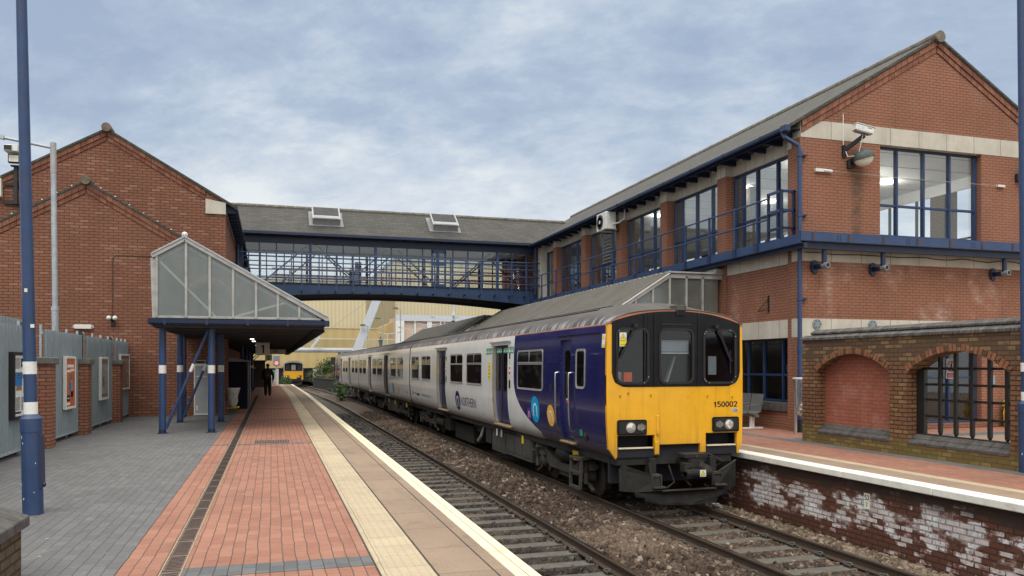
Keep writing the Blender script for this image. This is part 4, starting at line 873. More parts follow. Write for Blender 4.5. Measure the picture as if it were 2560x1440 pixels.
P += [(rect2(19.56, 20.1, 2.0, 2.13), 'decal_green', -.058), (rect2(20.18, 20.7, 2.0, 2.13), 'decal_green', -.058)]
for y in (19.62, 19.78, 19.94, 20.24, 20.4, 20.56): P += [(ellipse2d(y+.04, 2.10, .025, .02, 8), 'logo_white', -.056), (rect2(y, y+.08, 2.02, 2.07), 'logo_white', -.056)]
for p in P[:0]: pass
for y in (19.2, 21.3): decal(c1, 'capacity_sign', [p for p in P[:NG] if abs(p[0][0][0][0]-y) < .6])
for y, z in ((21.24, 1.5), (28.77, 1.5), (19.27, 1.5), (26.93, 1.5)): decal(c1, 'safety_sticker', [p for p in P[NG:NS] if abs(p[0][0][0][0]-y) < .3])
for y in (19.85, 20.45): decal(c1, 'capacity_sign', [p for p in P[NS:] if abs(p[0][0][0][0]-y) < .3])
decal(c1, 'pictogram', [(rect2(13.27, 13.42, 2.0, 2.25), 'logo_white', .003), (([(13.28, 2.15), (13.41, 2.15), (13.345, 2.245)], [(0, 1, 2)]), 'decal_yellow', .005), (rect2(13.28, 13.41, 2.01, 2.06), 'decal_yellow', .005), (rect2(16.1, 16.25, 1.13, 1.28), 'rubber', .003)])
b = MB(); b.box(TX-1.395+.055, TX-1.395+.06, 15.27, 15.37, .90, 1.06, 'logo_white'); b.box(TX-1.395+.05, TX-1.395+.055, 15.28, 15.36, .905, .96, 'decal_red'); b.build('door_sticker', c1)
make_front(c1)
# gangway bellows between coaches
for y0, y1 in ((Y2, Y3), (Y4, Y5)):
    b = MB(); b.box(TX-.75, TX+.75, y0-.02, y1+.02, .05, 2.55, 'rubber'); b.box(TX-1.33, TX-1.28, y0+.01, y1-.01, .1, 2.4, 'dusty_black'); b.build('gangway', tr)
# ------------------------------------------------------------------ right-hand station building
def frame_window(par, axis, a0, a1, z0, z1, at, mull, trans, glass='glass_wall', fw=.055, depth=.10, louvre=None):
    """a framed window in the plane axis=at; a0..a1 along the other horizontal axis"""
    b = MB(); B = (lambda u0, u1, v0, v1, d0, d1, m: b.box(at+d0, at+d1, u0, u1, v0, v1, m)) if axis == 'x' else (lambda u0, u1, v0, v1, d0, d1, m: b.box(u0, u1, at+d0, at+d1, v0, v1, m))
    B(a0, a1, z0, z0+fw, 0, depth, 'blue_frame'); B(a0, a1, z1-fw, z1, 0, depth, 'blue_dark')
    vs = [a0+fw/2]+list(mull)+[a1-fw/2]
    for u in vs: B(u-fw/2, u+fw/2, z0+fw+.002, z1-fw-.002, -.012, depth+.012, 'blue_frame')
    for t in trans:
        for i in range(len(vs)-1): B(vs[i]+fw/2, vs[i+1]-fw/2, t-.03, t+.03, .01, depth-.01, 'blue_frame')
    w = b.build('window', par, bevel=.006)
    g_ = MB(); B2 = (lambda u0, u1, v0, v1: g_.box(at+depth*.45, at+depth*.45+.012, u0, u1, v0, v1, glass)) if axis == 'x' else (lambda u0, u1, v0, v1: g_.box(u0, u1, at+depth*.45, at+depth*.45+.012, v0, v1, glass))
    rows = [z0+fw]+list(trans)+[z1-fw]
    for i in range(len(vs)-1):
        for j in range(len(rows)-1):
            if louvre == i and j == len(rows)-2: continue
            B2(vs[i]+fw/2, vs[i+1]-fw/2, rows[j], rows[j+1])
    g_.build('pane', w, fix=True)
    if louvre is not None:
        l = MB(); z = rows[-2]+.08
        while z < rows[-1]-.05:
            l.bar((at+.02, vs[louvre]+.04, z), (at+.02, vs[louvre+1]-.04, z), .14, .015, 'frame_grey', up=(-.6, 0, 1)); z += .14
        l.build('louvre', w)
    return w
simple('verge_brick', (.245, .110, .074), .85, var=.3, sc=7, spec=.2); simple('verge_brick_dark', (.20, .087, .060), .85, var=.3, sc=7, spec=.2)
def verge_bricks(b, xp, zp, ends, sl, y, mats=('verge_brick', 'verge_brick_dark')):
    for e in ends:
        sg = 1 if e > xp else -1; L_ = abs(e-xp); h = .135/math.cos(math.atan(sl)); cs = math.cos(math.atan(sl))
        for r, p in ((0, .055), (1, .028)):
            b.prism([(xp, zp-r*h), (e, zp-sl*L_-r*h), (e, zp-sl*L_-(r+1)*h), (xp, zp-(r+1)*h)], 'y', y-p+.012, y, 'joint_dark')
            u = .02
            while u < L_-.05:
                w = min(.225*cs, L_-u); u1 = u+w-.010; x0, x1 = xp+sg*u, xp+sg*u1
                b.prism([(x0, zp-sl*u-r*h-.006), (x1, zp-sl*u1-r*h-.006), (x1, zp-sl*u1-(r+1)*h+.006), (x0, zp-sl*u-(r+1)*h+.006)], 'y', y-p, y-.001, random.choice(mats)); u += w
sb = thing('station_building', 'two storey red brick station building with a slate roof beside the right platform', 'building', (12.7, 17, 0))
GX0, GX1, GY = 12.7, 21.2, 17.0; PK = 16.95
b = MB()
def gw(x0, x1, z0, z1, m='brick_right', y0=GY, y1=GY+.34): b.box(x0, x1, y0, y1, z0, z1, m)
gw(GX0, 15.0, 0, 2.39); gw(18.5, GX1, 0, 2.39); gw(15.0, 18.5, 0, .12)
gw(GX0, GX1, 2.86, 4.31); gw(GX0, 15.14, 4.73, 7.42); gw(18.49, GX1, 4.73, 7.42); gw(15.14, 18.49, 4.73, 5.06)
rz = lambda x: 10.36-.592*abs(x-PK)
b.prism([(GX0+.06, 7.87), (GX1-.06, 7.87), (PK, 10.36-.03)], 'y', GY, GY+.34, 'brick_right')
verge_bricks(b, PK, 10.33, (GX0+.02, GX1-.02), .592, GY)
# side facing the track: piers, panels
PIERS = [(17.34, 17.5), (20.42, 20.88), (24.04, 24.51), (27.68, 28.12), (31.30, 31.75), (34.9, 35.3), (37.0, 37.5)]
for k, (p0, p1) in enumerate(PIERS):
    b.box(GX0, GX0+.5, p0, p1, 0, 7.2, 'brick_right') if k < 6 else b.box(GX0, GX0+.5, p0, p1, 0, 7.62, 'concrete_panel')
for k in range(len(PIERS)-1):
    y0, y1 = PIERS[k][1], PIERS[k+1][0]
    if k == 0: b.box(12.76, 13.0, y0, y1, 0, .47, 'brick_right'); b.box(12.76, 13.0, y0, y1, 2.86, 4.29, 'brick_right')
    else: b.box(12.76, 13.0, y0, y1, 0, 2.39, 'brick_right'); b.box(12.76, 13.0, y0, y1, 2.86, 4.29, 'brick_right')
    b.box(12.80, 13.0, y0, y1, 4.70, 5.0, 'brick_right')
b.box(GX0, GX0+.4, 37.5, 43.7, 0, 7.6, 'brick_right'); b.box(20.85, GX1, 17.34, 43.7, 0, 4.9, 'brick_right'); b.box(GX0, GX1, 43.7, 44, 0, 7.75, 'brick_right'); b.prism([(GX0+.06, 7.76), (GX1-.06, 7.76), (PK, 10.3)], 'y', 43.7, 44, 'brick_right')
for k in range(7): b.box(20.8, GX1, 20.4+k*3.65, 21.1+k*3.65, 4.9, 7.5, 'brick_inside')
b.build('wall', sb)
b = MB()
b.box(13.1, 20.8, 17.36, 43.6, 4.88, 4.98, 'floor_grey'); b.box(13.02, 20.8, 17.36, 43.6, 7.55, 7.62, 'ceiling_white'); b.box(13.0, 20.8, 17.36, 43.6, 2.6, 2.7, 'room_dark'); b.box(12.9, 20.8, 24.4, 24.5, .0, 2.6, 'brick_inside'); b.box(13.1, 20.8, 17.36, 43.6, -.05, .03, 'floor_grey')
b.box(14.9, 15.3, 22.5, 22.95, 4.98, 7.5, 'brick_inside'); b.box(15.4, 15.9, 20.6, 21.0, .03, 2.6, 'brick_inside'); b.box(13.6, 13.9, 20.8, 21.1, .03, 2.6, 'brick_inside')
b.box(13.1, 13.4, 17.36, 17.8, 4.98, 7.5, 'brick_inside')
for k in range(0, 4): b.box(13.05, 13.25, PIERS[k+1][0]-.05, PIERS[k+1][1]+.25, 4.98, 7.5, 'brick_inside')
b.box(20.78, 20.84, 17.4, 43.6, 7.2, 7.56, 'ceiling_white'); b.box(20.78, 20.84, 17.4, 43.6, 4.98, 5.15, 'frame_grey')
for k in range(22): b.box(20.8, 20.86, 18+k*1.22, 18.08+k*1.22, 5.15, 7.2, 'black_paint')
b.box(20.76, 20.8, 17.4, 43, 5.62, 5.68, 'black_paint')
for k in range(20): b.box(13.3, 20.7, 18+k*1.2, 18.02+k*1.2, 7.54, 7.549, 'grey_panel')
b.box(18.1, 18.4, 24.36, 24.39, .9, 1.9, 'teal'); b.box(14.4, 14.6, 24.36, 24.39, .9, 2.1, 'teal'); b.box(14.42, 14.58, 24.34, 24.36, .75, .98, 'white_plastic'); b.box(14.42, 14.58, 24.34, 24.36, 2.1, 2.25, 'tube_on')
b.build('room', sb)
b = MB()
for z0, z1 in ((2.39, 2.86), (4.31, 4.73), (7.42, 7.87)): b.box(GX0+.0, GX1, GY-.012, GY+.345, z0+.001, z1-.001, 'concrete_panel')
for k in range(len(PIERS)-1):
    y0, y1 = PIERS[k][1], PIERS[k+1][0]
    for z0, z1, x in ((2.39, 2.86, 12.745), (4.29, 4.70, 12.745), (7.2, 7.62, 12.93)): b.box(x, 13.05, y0+.001, y1-.001, z0+.001, z1-.001, 'concrete_panel')
    if k: b.box(GX0-.006, GX0+.5, PIERS[k][0]-.006, PIERS[k][1]+.006, 7.2, 7.62, 'concrete_panel')
b.box(GX0, GX0+.4, 17.345, 17.5, 7.21, 7.86, 'concrete_panel')
b.build('concrete_band', sb)
b = MB(); b.prism([(12.25, rz(12.25)), (PK, rz(PK)), (21.65, rz(21.65)), (21.65, rz(21.65)+.07), (PK, rz(PK)+.07), (12.25, rz(12.25)+.07)], 'y', GY-.10, 44.1, 'slate_roof')
b.prism([(12.25, rz(12.25)-.02), (PK, rz(PK)-.02), (21.65, rz(21.65)-.02), (21.65, rz(21.65)-.001), (PK, rz(PK)-.001), (12.25, rz(12.25)-.001)], 'y', GY-.07, GY+.3, 'verge')
rf = b.build('roof', sb)
b = MB(); y = GY-.14
while y < 43.8: b.tube([(PK, y, rz(PK)+.04), (PK, y+.44, rz(PK)+.04)], random.uniform(.125, .135), 'ridge_tile' if y < 17 else 'verge', 12); y += .45
b.tube([(PK, GY-.17, rz(PK)+.03), (PK, GY-.10, rz(PK)+.03)], .155, 'verge', 14); b.build('ridge_tile', rf)
b = MB(); b.box(12.36, 12.9, 17.0, 37.4, 7.60, 7.63, 'shade_black'); b.box(12.35, 12.38, 17.0, 37.4, 7.5, 7.62, 'blue_dark')
for k in range(28): b.box(12.4, 12.93, 17.3+k*.73, 17.37+k*.73, 7.47, 7.6, 'blue_dark'); b.cbox((12.62, 17.33+k*.73, 7.45), (.05, .05, .05), 'frame_grey')
b.build('eaves', sb)
b = MB(); gx, gz = 12.22, 7.57
pl = [(gx-.055, gz+.05), (gx+.06, gz+.05), (gx+.05, gz-.015), (gx, gz-.045), (gx-.045, gz-.015)]; b.prism(pl, 'y', 16.88, 37.6, 'blue_gutter')
for k in range(12): b.prism([(u+(.008 if u > gx else -.008), v+(.008 if v > gz else -.008)) for u, v in pl], 'y', 17.9+k*1.8, 17.96+k*1.8, 'blue_dark')
b.box(gx-.07, gx+.08, 16.84, 17.06, gz-.07, gz+.07, 'blue_gutter'); b.build('gutter', sb)
b = MB(); dy = 17.02-.09; b.tube([(12.26, 17.1, 7.5), (12.26, 17.0, 7.36), (12.62, dy+.02, 7.18), (12.64, dy, 7.0), (12.64, dy, .3)], .055, 'blue_paint', 12)
for z in (6.9, 5.4, 3.3, 2.0): b.tube([(12.64, dy, z), (12.64, dy, z+.1)], .07, 'blue_paint', 12); b.box(12.62, 12.85, dy-.02, 17.02, z+.02, z+.06, 'blue_dark')
b.tube([(12.64, dy, .0), (12.64, dy, .32)], .065, 'black_paint', 12); b.build('downpipe', sb, smooth=40)
frame_window(sb, 'y', 15.14, 18.49, 5.06, 7.42, GY+.16, (15.83, 16.71, 17.58), (5.89,), 'glass')
frame_window(sb, 'y', 15.0, 18.5, .12, 2.39, GY+.16, (15.9, 16.75, 17.55), (1.35,), 'glass')
for k in range(len(PIERS)-1):
    y0, y1 = PIERS[k][1], PIERS[k+1][0]; n = 3 if k else 4; mu = [y0+(y1-y0)*f for f in ((.3, .62, .86), (.25, .55, .86), (.33, .66), (.33, .66), (.4, .72), (.45,))[k]]
    frame_window(sb, 'x', y0, y1, 5.0, 7.2, 13.0, mu, (5.78,), 'glass_wall', louvre=1 if k == 3 else None)
frame_window(sb, 'x', 17.5, 20.42, .71, 2.39, 12.98, (18.1, 18.95, 19.7), (1.42,), 'glass_dark')
b = MB()
for k in range(37): b.box(12.69, 13.05, 17.5+k*.0785, 17.5+k*.0785+.07, .48, .70, 'dark_brick')
b.build('window_sill', sb, bevel=.004)
b = MB()
for x, y in ((14.7, 19.5), (17.3, 20.2), (14.9, 22.8), (17.0, 24.5), (18.8, 20.8), (14.4, 28)): b.sphere((x, y, 7.54), .24, 'lamp_on', 18, 4, (1, 1, .35), -.98, 0.)
b.build('ceiling_light', sb, smooth=60)
for x, y in ((14.7, 19.5), (17.3, 20.2), (14.9, 22.8), (17.0, 24.5), (18.8, 20.8), (14.4, 28)):      # the light those lit lamps give
    l = bpy.data.objects.new('ceiling_lamp', bpy.data.lights.new('ceiling_lamp', 'POINT')); COL.objects.link(l); l.location = (x, y, 7.2); l.data.energy = 30; l.data.shadow_soft_size = .2; l.data.color = (1, .93, .8)
b = MB(); b.tube([(17.0, 17.6, 7.5), (17.15, 17.62, 7.3), (17.12, 17.62, 6.9), (17.05, 17.62, 6.55)], .03, 'black_paint', 7); b.build('cable', sb)
wk = MB()
def beam(p, q, nrm):      # channel section with flanges
    p, q = Vector(p), Vector(q); n = Vector(nrm); wk.bar(p, q, .03, .22, 'blue_paint'); wk.bar(p+Vector((0, 0, .11))+n*.05, q+Vector((0, 0, .11))+n*.05, .13, .02, 'blue_paint'); wk.bar(p-Vector((0, 0, .11))+n*.05, q-Vector((0, 0, .11))+n*.05, .13, .02, 'blue_dark')
WX, WY, WZ = 12.30, 16.45, 4.77
beam((WX, WY, WZ), (WX, 37.6, WZ), (1, 0, 0)); beam((WX, WY, WZ+.06), (26, WY, WZ+.06), (0, 1, 0))
for k in range(11): wk.box(12.65+k*1.05-.03, 12.65+k*1.05+.03, WY-.025, WY-.014, WZ-.03, WZ+.15, 'rail_rust')
for k in range(6):
    for dx in (.08, .0): wk.cbox((12.72+k*2.1+.65+dx, WY-.018, WZ+.10), (.03, .012, .03), 'blue_dark'); wk.cbox((12.72+k*2.1+.65+dx, WY-.018, WZ+.02), (.03, .012, .03), 'blue_dark')
wk.box(WX+.05, GX0, WY, 37.6, WZ+.06, WZ+.10, 'blue_dark'); wk.box(GX0, 26, WY+.02, GY, WZ+.1, WZ+.14, 'blue_dark'); wk.box(12.5, 26, WY+.1, WY+.22, WZ-.22, WZ-.05, 'blue_dark'); wk.box(WX+.1, WX+.2, WY, 37.6, WZ-.22, WZ-.1, 'blue_dark')
walk = wk.build('walkway', sb)
RP = [18.25, 19.3, 20.65, 22.05, 23.7, 25.6, 27.6, 29.8, 31.7, 33.8, 35.8, 37.4]
b = MB()
for z in (5.98, 5.45): b.tube([(WX, 17.75, z), (WX, 37.4, z)], .024, 'blue_paint', 8)
for y in RP:
    b.box(WX-.025, WX+.025, y-.03, y+.03, WZ-.1, 5.98, 'blue_paint'); b.box(WX-.045, WX-.017, y-.07, y+.07, WZ-.13, WZ+.13, 'blue_dark')
    for z in (5.98, 5.45): b.sphere((WX, y, z), .04, 'blue_paint', 8, 5)
b.build('railing', walk, smooth=40)
b = MB()
for p, q in (((WX, 17.75), (WX, 17.2)), ((WX, 17.2), (12.7, 17.2))):
    for z in (5.15, 5.6, 6.08): b.bar((p[0], p[1], z), (q[0], q[1], z), .06, .06, 'blue_dark' if z == 5.15 else 'blue_paint')
for x, y in ((WX, 17.75), (WX, 17.2), (12.66, 17.2)): b.box(x-.03, x+.03, y-.03, y+.03, WZ+.1, 6.11, 'blue_dark')
b.build('gate_cage', walk)
for x in (13.14, 14.92, 18.9, 22.6):
    b = MB(); b.tube([(x, WY+.2, WZ-.2), (x, WY+.2, 4.16)], .062, 'blue_dark', 12); b.tube([(x, GY-.02, 4.16), (x, WY+.2, 4.16)], .062, 'blue_dark', 12); b.tube([(x, WY+.24, 4.16), (x, WY+.06, 4.16)], .072, 'hoarding', 14); b.tube([(x, WY+.065, 4.16), (x, WY+.055, 4.16)], .048, 'shade_black', 12)
    b.tube([(x-.01, GY, 4.16), (x, GY-.03, 4.16)], .17, 'blue_dark', 18); b.build('bracket', walk, smooth=40)
for x in (13.18, 14.88, 17.3):
    b = MB(); b.tube([(x, GY-.012, 2.72), (x, GY-.045, 2.72)], .125, 'hoarding', 24)
    for k in range(6): b.tube([(x+.09*math.cos(k*1.047), GY-.045, 2.72+.09*math.sin(k*1.047)), (x+.09*math.cos(k*1.047), GY-.06, 2.72+.09*math.sin(k*1.047))], .014, 'black_paint', 6)
    b.build('wall_plate', sb, smooth=40)
b = MB(); b.tube([(12.76, 18.4, 3.2), (12.68, 18.45, 3.18), (12.66, 18.75, 3.14)], .012, 'black_paint', 6); b.tube([(12.76, 18.4, 3.5), (12.72, 18.42, 3.42), (12.66, 18.75, 3.14)], .010, 'black_paint', 6); b.box(12.735, 12.76, 18.375, 18.42, 3.1, 3.55, 'black_paint'); b.build('wall_hook', sb)
b = MB(); b.tube([(12.8+k*.42, GY-.025, 4.52+.02*math.sin(k*1.7)-.012*(k % 3)) for k in range(21)], .011, 'black_paint', 5); b.build('cable', sb)
# things fixed to the building
def hooded_lamp(loc, label):
    t = thing('wall_lamp', label, 'lamp', loc, 'hooded wall lamps'); x, y, z = loc
    b = MB(); b.box(x-.09, x+.06, y-.1, y, z-.22, z, 'black_paint'); b.cbox((x+.02, y-.14, z-.02), (.1, .2, .1), 'black_paint'); b.build('bracket', t, bevel=.015)
    M = Matrix.Rotation(R(-16), 3, 'Y'); h = MB(); h.sphere((0, 0, 0), .34, 'lamp_hood', 22, 7, (1, .8, .85), 0., 1.); h.tube([(0, 0, -.02), (0, 0, 0)], .35, 'lamp_hood', 22); h.v = [tuple(M @ Vector(v)*.82+Vector((x+.22, y-.26, z+.02))) for v in h.v]; h.build('lamp_shade', t, smooth=50)
    h = MB(); h.sphere((0, 0, 0), .31, 'cream_sign', 20, 6, (1, .8, .75), -1., 0.); h.v = [tuple(M @ Vector(v)*.82+Vector((x+.22, y-.26, z+.0))) for v in h.v]; h.build('diffuser', t, smooth=50)
hooded_lamp((14.18, GY, 6.93), 'grey hooded wall lamp below the white camera on the brick gable')
hooded_lamp((19.75, GY, 6.97), 'hooded wall lamp half hidden behind the tall blue post on the right')
t = thing('security_camera', 'white boxed security camera on a black arm on the concrete band', 'camera', (14.15, GY, 7.2))
M = Matrix.Rotation(R(14), 3, 'Y') @ Matrix.Rotation(R(-12), 3, 'Z'); b = MB(); b.cbox((0, 0, 0), (.62, .24, .19), 'white_plastic'); b.cbox((.02, 0, .12), (.68, .28, .02), 'white_plastic'); b.cbox((.315, 0, -.01), (.012, .2, .16), 'black_paint'); b.cbox((-.02, 0, -.11), (.5, .2, .03), 'frame_grey'); b.cbox((.0, -.122, -.05), (.60, .004, .015), 'steel_pale')
for k, (x, r) in enumerate(((-.22, .025), (-.06, .04))): b.add([(x+r*1.3*math.cos(a), -.123, .02+r*math.sin(a)) for a in np.arange(0, 6.28, .5)], [tuple(range(13))], 'steel_pale')
b.cbox((.17, -.123, .05), (.16, .004, .03), 'grey_text')
b.v = [tuple(M @ Vector(v)*.76+Vector((14.22, GY-.45, 7.60))) for v in b.v]; b.build('camera_housing', t, bevel=.01)
b = MB(); b.bar((14.0, GY, 7.16), (14.26, GY-.45, 7.46), .06, .1, 'black_paint'); b.box(13.95, 14.05, GY-.05, GY, 7.0, 7.3, 'black_paint'); b.build('arm', t)
b = MB(); b.tube([(13.98, GY-.015, 8.1), (13.98, GY-.015, 7.3), (14.05, GY-.1, 7.0), (14.2, GY-.3, 6.98), (14.22, GY-.45, 7.48)], .012, 'white_plastic', 6); b.build('cable', t)
t = thing('stay_wire', 'thin wire with white insulators strung across the brick gable', 'wire', (13.3, GY, 6.6))
b = MB(); b.tube([(13.35, GY-.06, 6.61), (13.6, GY-.06, 6.60)], .04, 'white_plastic', 8); b.box(13.12, 13.36, GY-.07, GY, 6.57, 6.65, 'white_plastic'); b.build('insulator', t); b = MB(); b.box(19.0, 19.25, GY-.07, GY, 6.56, 6.62, 'white_plastic'); b.build('insulator', t); b = MB(); b.tube([(13.6, GY-.06, 6.60), (16, GY-.06, 6.575), (19.0, GY-.06, 6.585)], .006, 'frame_grey', 5); b.build('wire', t)
t = thing('air_conditioner', 'white air conditioning unit under the eaves of the right building', 'air conditioner', (12.2, 28.0, 6.7))
b = MB(); b.box(12.1, 12.52, 27.75, 28.65, 6.85, 7.52, 'white_plastic'); b.build('casing', t, bevel=.02)
b = MB(); b.tube([(12.105, 28.3, 7.18), (12.085, 28.3, 7.18)], .28, 'black_paint', 26)
b.tube([(12.085, 28.3, 7.18), (12.075, 28.3, 7.18)], .07, 'white_plastic', 14)
for k in range(4): b.tube([(12.084, 28.3, 7.18), (12.08, 28.3, 7.18)], .1+.05*k, 'black_paint', 20)
b.build('fan_grille', t); b = MB(); b.box(12.1, 12.7, 27.85, 27.9, 6.79, 6.83, 'black_paint'); b.box(12.1, 12.7, 28.5, 28.55, 6.79, 6.83, 'black_paint'); b.tube([(12.4, 27.74, 7.0), (12.4, 27.68, 7.05), (12.5, 27.5, 7.05), (12.7, 27.4, 7.2), (12.72, 27.4, 7.55)], .03, 'white_plastic', 8); b.build('bracket', t)
# ------------------------------------------------------------------ arched brick wall on the right platform
AX, AY0, AY1, AH = 11.28, 6.2, 15.02, 2.22
aw = thing('arched_wall', 'mossy brown brick screen wall with a blind arch and a barred arch', 'wall', (AX, AY1, 0))
b = MB(); TH = .36
def arc(y, c, hw, zs, rise):
    k = (hw*hw+rise*rise)/(2*rise); u = min(abs(y-c), hw); return zs+rise-k+math.sqrt(max(0, k*k-u*u))
A1 = (13.47, 1.05, 1.55, .36); A2 = (10.90, 1.07, 1.55, .37)
def wallseg(y0, y1, z0, z1, x0=AX, x1=AX+TH, m='brick_arch'): b.box(x0, x1, y0, y1, z0, z1, m)
e1, e2 = (A1[0]-A1[1], A1[0]+A1[1]), (A2[0]-A2[1], A2[0]+A2[1])
wallseg(AY0, e2[0], 0, AH); wallseg(e2[1], e1[0], 0, AH); wallseg(e1[1], AY1, 0, AH)
wallseg(*e1, 0, .26); wallseg(*e2, 0, .27)
for A in (A1, A2):
    n = 22; ysx = [A[0]-A[1]+2*A[1]*k/n for k in range(n+1)]
    pl = [(y, arc(y, *A)) for y in ysx]+[(ysx[-1], AH), (ysx[0], AH)]; b.prism(pl, 'x', AX, AX+TH, 'brick_arch')
b.build('wall', aw)
b = MB(); n = 22; ysx = [A1[0]-A1[1]+2*A1[1]*k/n for k in range(n+1)]; b.prism([(y, arc(y, *A1)) for y in ysx]+[(ysx[-1], .26), (ysx[0], .26)], 'x', AX+.2, AX+.3, 'brick_red_panel'); b.build('blind_panel', aw)
simple('voussoir', (.235, .092, .045), .85, var=.35, sc=6)
for A in (A1, A2):
    b = MB(); c, hw, zs, rise = A; k = (hw*hw+rise*rise)/(2*rise); zc = zs+rise-k; a1 = math.asin(hw/k); nb = int(2*a1*k/.083)
    for i in range(nb):
        t0, t1 = -a1+2*a1*i/nb+.004, -a1+2*a1*(i+1)/nb-.004; q = [(c+r*math.sin(t), zc+r*math.cos(t)) for r, t in ((k, t0), (k, t1), (k+.125, t1), (k+.125, t0))]
        b.prism(q, 'x', AX-.014-random.uniform(0, .006), AX+.11, 'voussoir' if (i*7) % 3 else 'brick_arch')
    b.prism([(c+(k+.003)*math.sin(t), zc+(k+.003)*math.cos(t)) for t in np.linspace(-a1, a1, 16)]+[(c+(k+.12)*math.sin(t), zc+(k+.12)*math.cos(t)) for t in np.linspace(a1, -a1, 16)], 'x', AX-.006, AX+.1, 'joint_dark')
    b.build('arch', aw, bevel=.003)
    b = MB(); y = c-hw+.01
    while y < c+hw-.05:
        w = min(.215, c+hw-.01-y); zb = .26
        for r, (xa, za, xb, zb_) in enumerate(((AX+.02, .265, AX+.12, .335), (AX+.11, .335, AX+.21, .415))):
            o = (r*.1) % .2; b.add([(xa-.03, y+.003, za), (xa-.03, y+w-.004, za), (xb, y+w-.004, zb_+.01), (xb, y+.003, zb_+.01), (xa-.03, y+.003, za-.05), (xa-.03, y+w-.004, za-.05), (xb, y+w-.004, zb_-.06), (xb, y+.003, zb_-.06)], [(0, 1, 2, 3), (4, 7, 6, 5), (0, 4, 5, 1), (1, 5, 6, 2), (2, 6, 7, 3), (3, 7, 4, 0)], 'dark_brick')
        y += .215
    b.build('sill', aw, bevel=.004)
b = MB(); y = AY0
while y < AY1-.03:
    b.prism([(AX-.04, AH), (AX-.04, AH+.055), (AX+.10, AH+.115), (AX+.16, AH+.115), (AX+.16, AH)], 'y', y+.006, y+.069, 'dark_brick' if random.random() < .6 else 'dark_brick_pale')
    if y < AY1-.25: b.prism([(AX+.105, AH+.117), (AX+.07, AH+.13), (AX+.07, AH+.17), (AX+.2, AH+.235), (AX+.34, AH+.17), (AX+.34, AH+.117)], 'y', y+.023, y+.086, 'dark_brick' if random.random() < .6 else 'dark_brick_pale')
    y += .075
b.box(AX-.02, AX+TH, AY0, AY1-.01, AH-.0, AH+.05, 'joint_dark'); b.build('coping', aw, bevel=.005)
b = MB(); gx = AX+.22; zs_ = lambda y: arc(y, *A2)-.02
for y in (11.43, 11.09, 10.75, 10.40, 10.07): b.box(gx-.03, gx+.03, y-.035, y+.035, .47, zs_(y), 'black_paint'); b.prism([(y-.035, .47), (y+.035, .47), (y, .42)], 'x', gx-.03, gx+.03, 'black_paint')
b.box(gx-.03, gx+.05, e2[1]-.2, e2[1]-.02, .42, zs_(e2[1]-.1), 'black_paint')
for z in (1.62, 1.33, 1.05, .75): b.box(gx+.03, gx+.055, e2[0], e2[1]-.02, z-.022, z+.022, 'black_paint')
b.box(gx-.04, gx+.05, e2[0], e2[1]-.02, .375, .425, 'black_paint'); b.build('grille', aw, bevel=.006)
t = thing('prohibition_sign', 'white no trespassing sign with a red circle behind the barred arch', 'sign', (gx+.07, 11.27, 1.45))
b = MB(); b.box(gx+.065, gx+.075, 11.14, 11.37, 1.44, 1.80, 'white_plastic'); b.build('panel', t)
b = MB(); sx = gx+.063
for k in range(24):
    a0, a1_ = k*math.pi/12, (k+1)*math.pi/12; q = lambda r, a: (sx, 11.255-r*math.cos(a), 1.66+r*math.sin(a)); b.quad(q(.095, a0), q(.095, a1_), q(.078, a1_), q(.078, a0), 'sign_red')
b.bar((sx, 11.255+.06, 1.72), (sx, 11.255-.06, 1.60), .004, .016, 'sign_red', up=(0, 1, 1)); b.box(sx, sx+.002, 11.16, 11.35, 1.46, 1.54, 'sign_red'); b.box(sx-.001, sx+.002, 11.24, 11.27, 1.60, 1.70, 'ink'); b.sphere((sx, 11.245, 1.715), .016, 'ink', 8, 4, (.2, 1, 1)); b.bar((sx-.001, 11.25, 1.62), (sx-.001, 11.21, 1.58), .003, .016, 'ink'); b.bar((sx-.001, 11.26, 1.62), (sx-.001, 11.29, 1.58), .003, .016, 'ink')
for z in (1.515, 1.492, 1.475): b.box(sx-.002, sx, 11.19, 11.32, z, z+.007, 'white_plastic')
b.build('symbol', t, fix=False)
# furniture by the right building
t = thing('bench', 'perforated steel bench with arm rests against the right building', 'bench', (12.1, 18.6, 0))
for i in range(3):
    y = 18.1+i*.56; b = MB(); P_ = [(12.42, .92), (12.36, .62), (12.33, .46), (12.22, .42), (11.95, .44), (11.86, .42)]
    vs = [(x, y+d, z) for x, z in P_ for d in (.02, .54)]+[(x-.012, y+d, z-.012) for x, z in P_ for d in (.02, .54)]; n = 12
    b.add(vs, [(2*k, 2*k+1, 2*k+3, 2*k+2) for k in range(5)]+[(n+2*k, n+2*k+2, n+2*k+3, n+2*k+1) for k in range(5)]+[(2*k, 2*k+2, n+2*k+2, n+2*k) for k in range(5)]+[(2*k+1, n+2*k+1, n+2*k+3, 2*k+3) for k in range(5)], 'steel_seat'); b.build('seat', t, smooth=50)
b = MB(); b.box(12.1, 12.17, 17.98, 19.8, .32, .39, 'steel_seat'); b.build('beam', t)
for y in (18.25, 19.55): b = MB(); b.box(12.08, 12.2, y-.04, y+.04, .04, .34, 'white_plastic'); b.box(11.85, 12.45, y-.06, y+.06, 0, .045, 'white_plastic'); b.build('leg', t, bevel=.008)
for y in (18.1, 18.66, 19.22, 19.78): b = MB(); b.tube([(12.36, y, .66), (12.1, y, .64), (11.92, y, .62), (11.9, y, .44), (12.2, y, .38)], .016, 'steel_seat', 7); b.build('armrest', t)
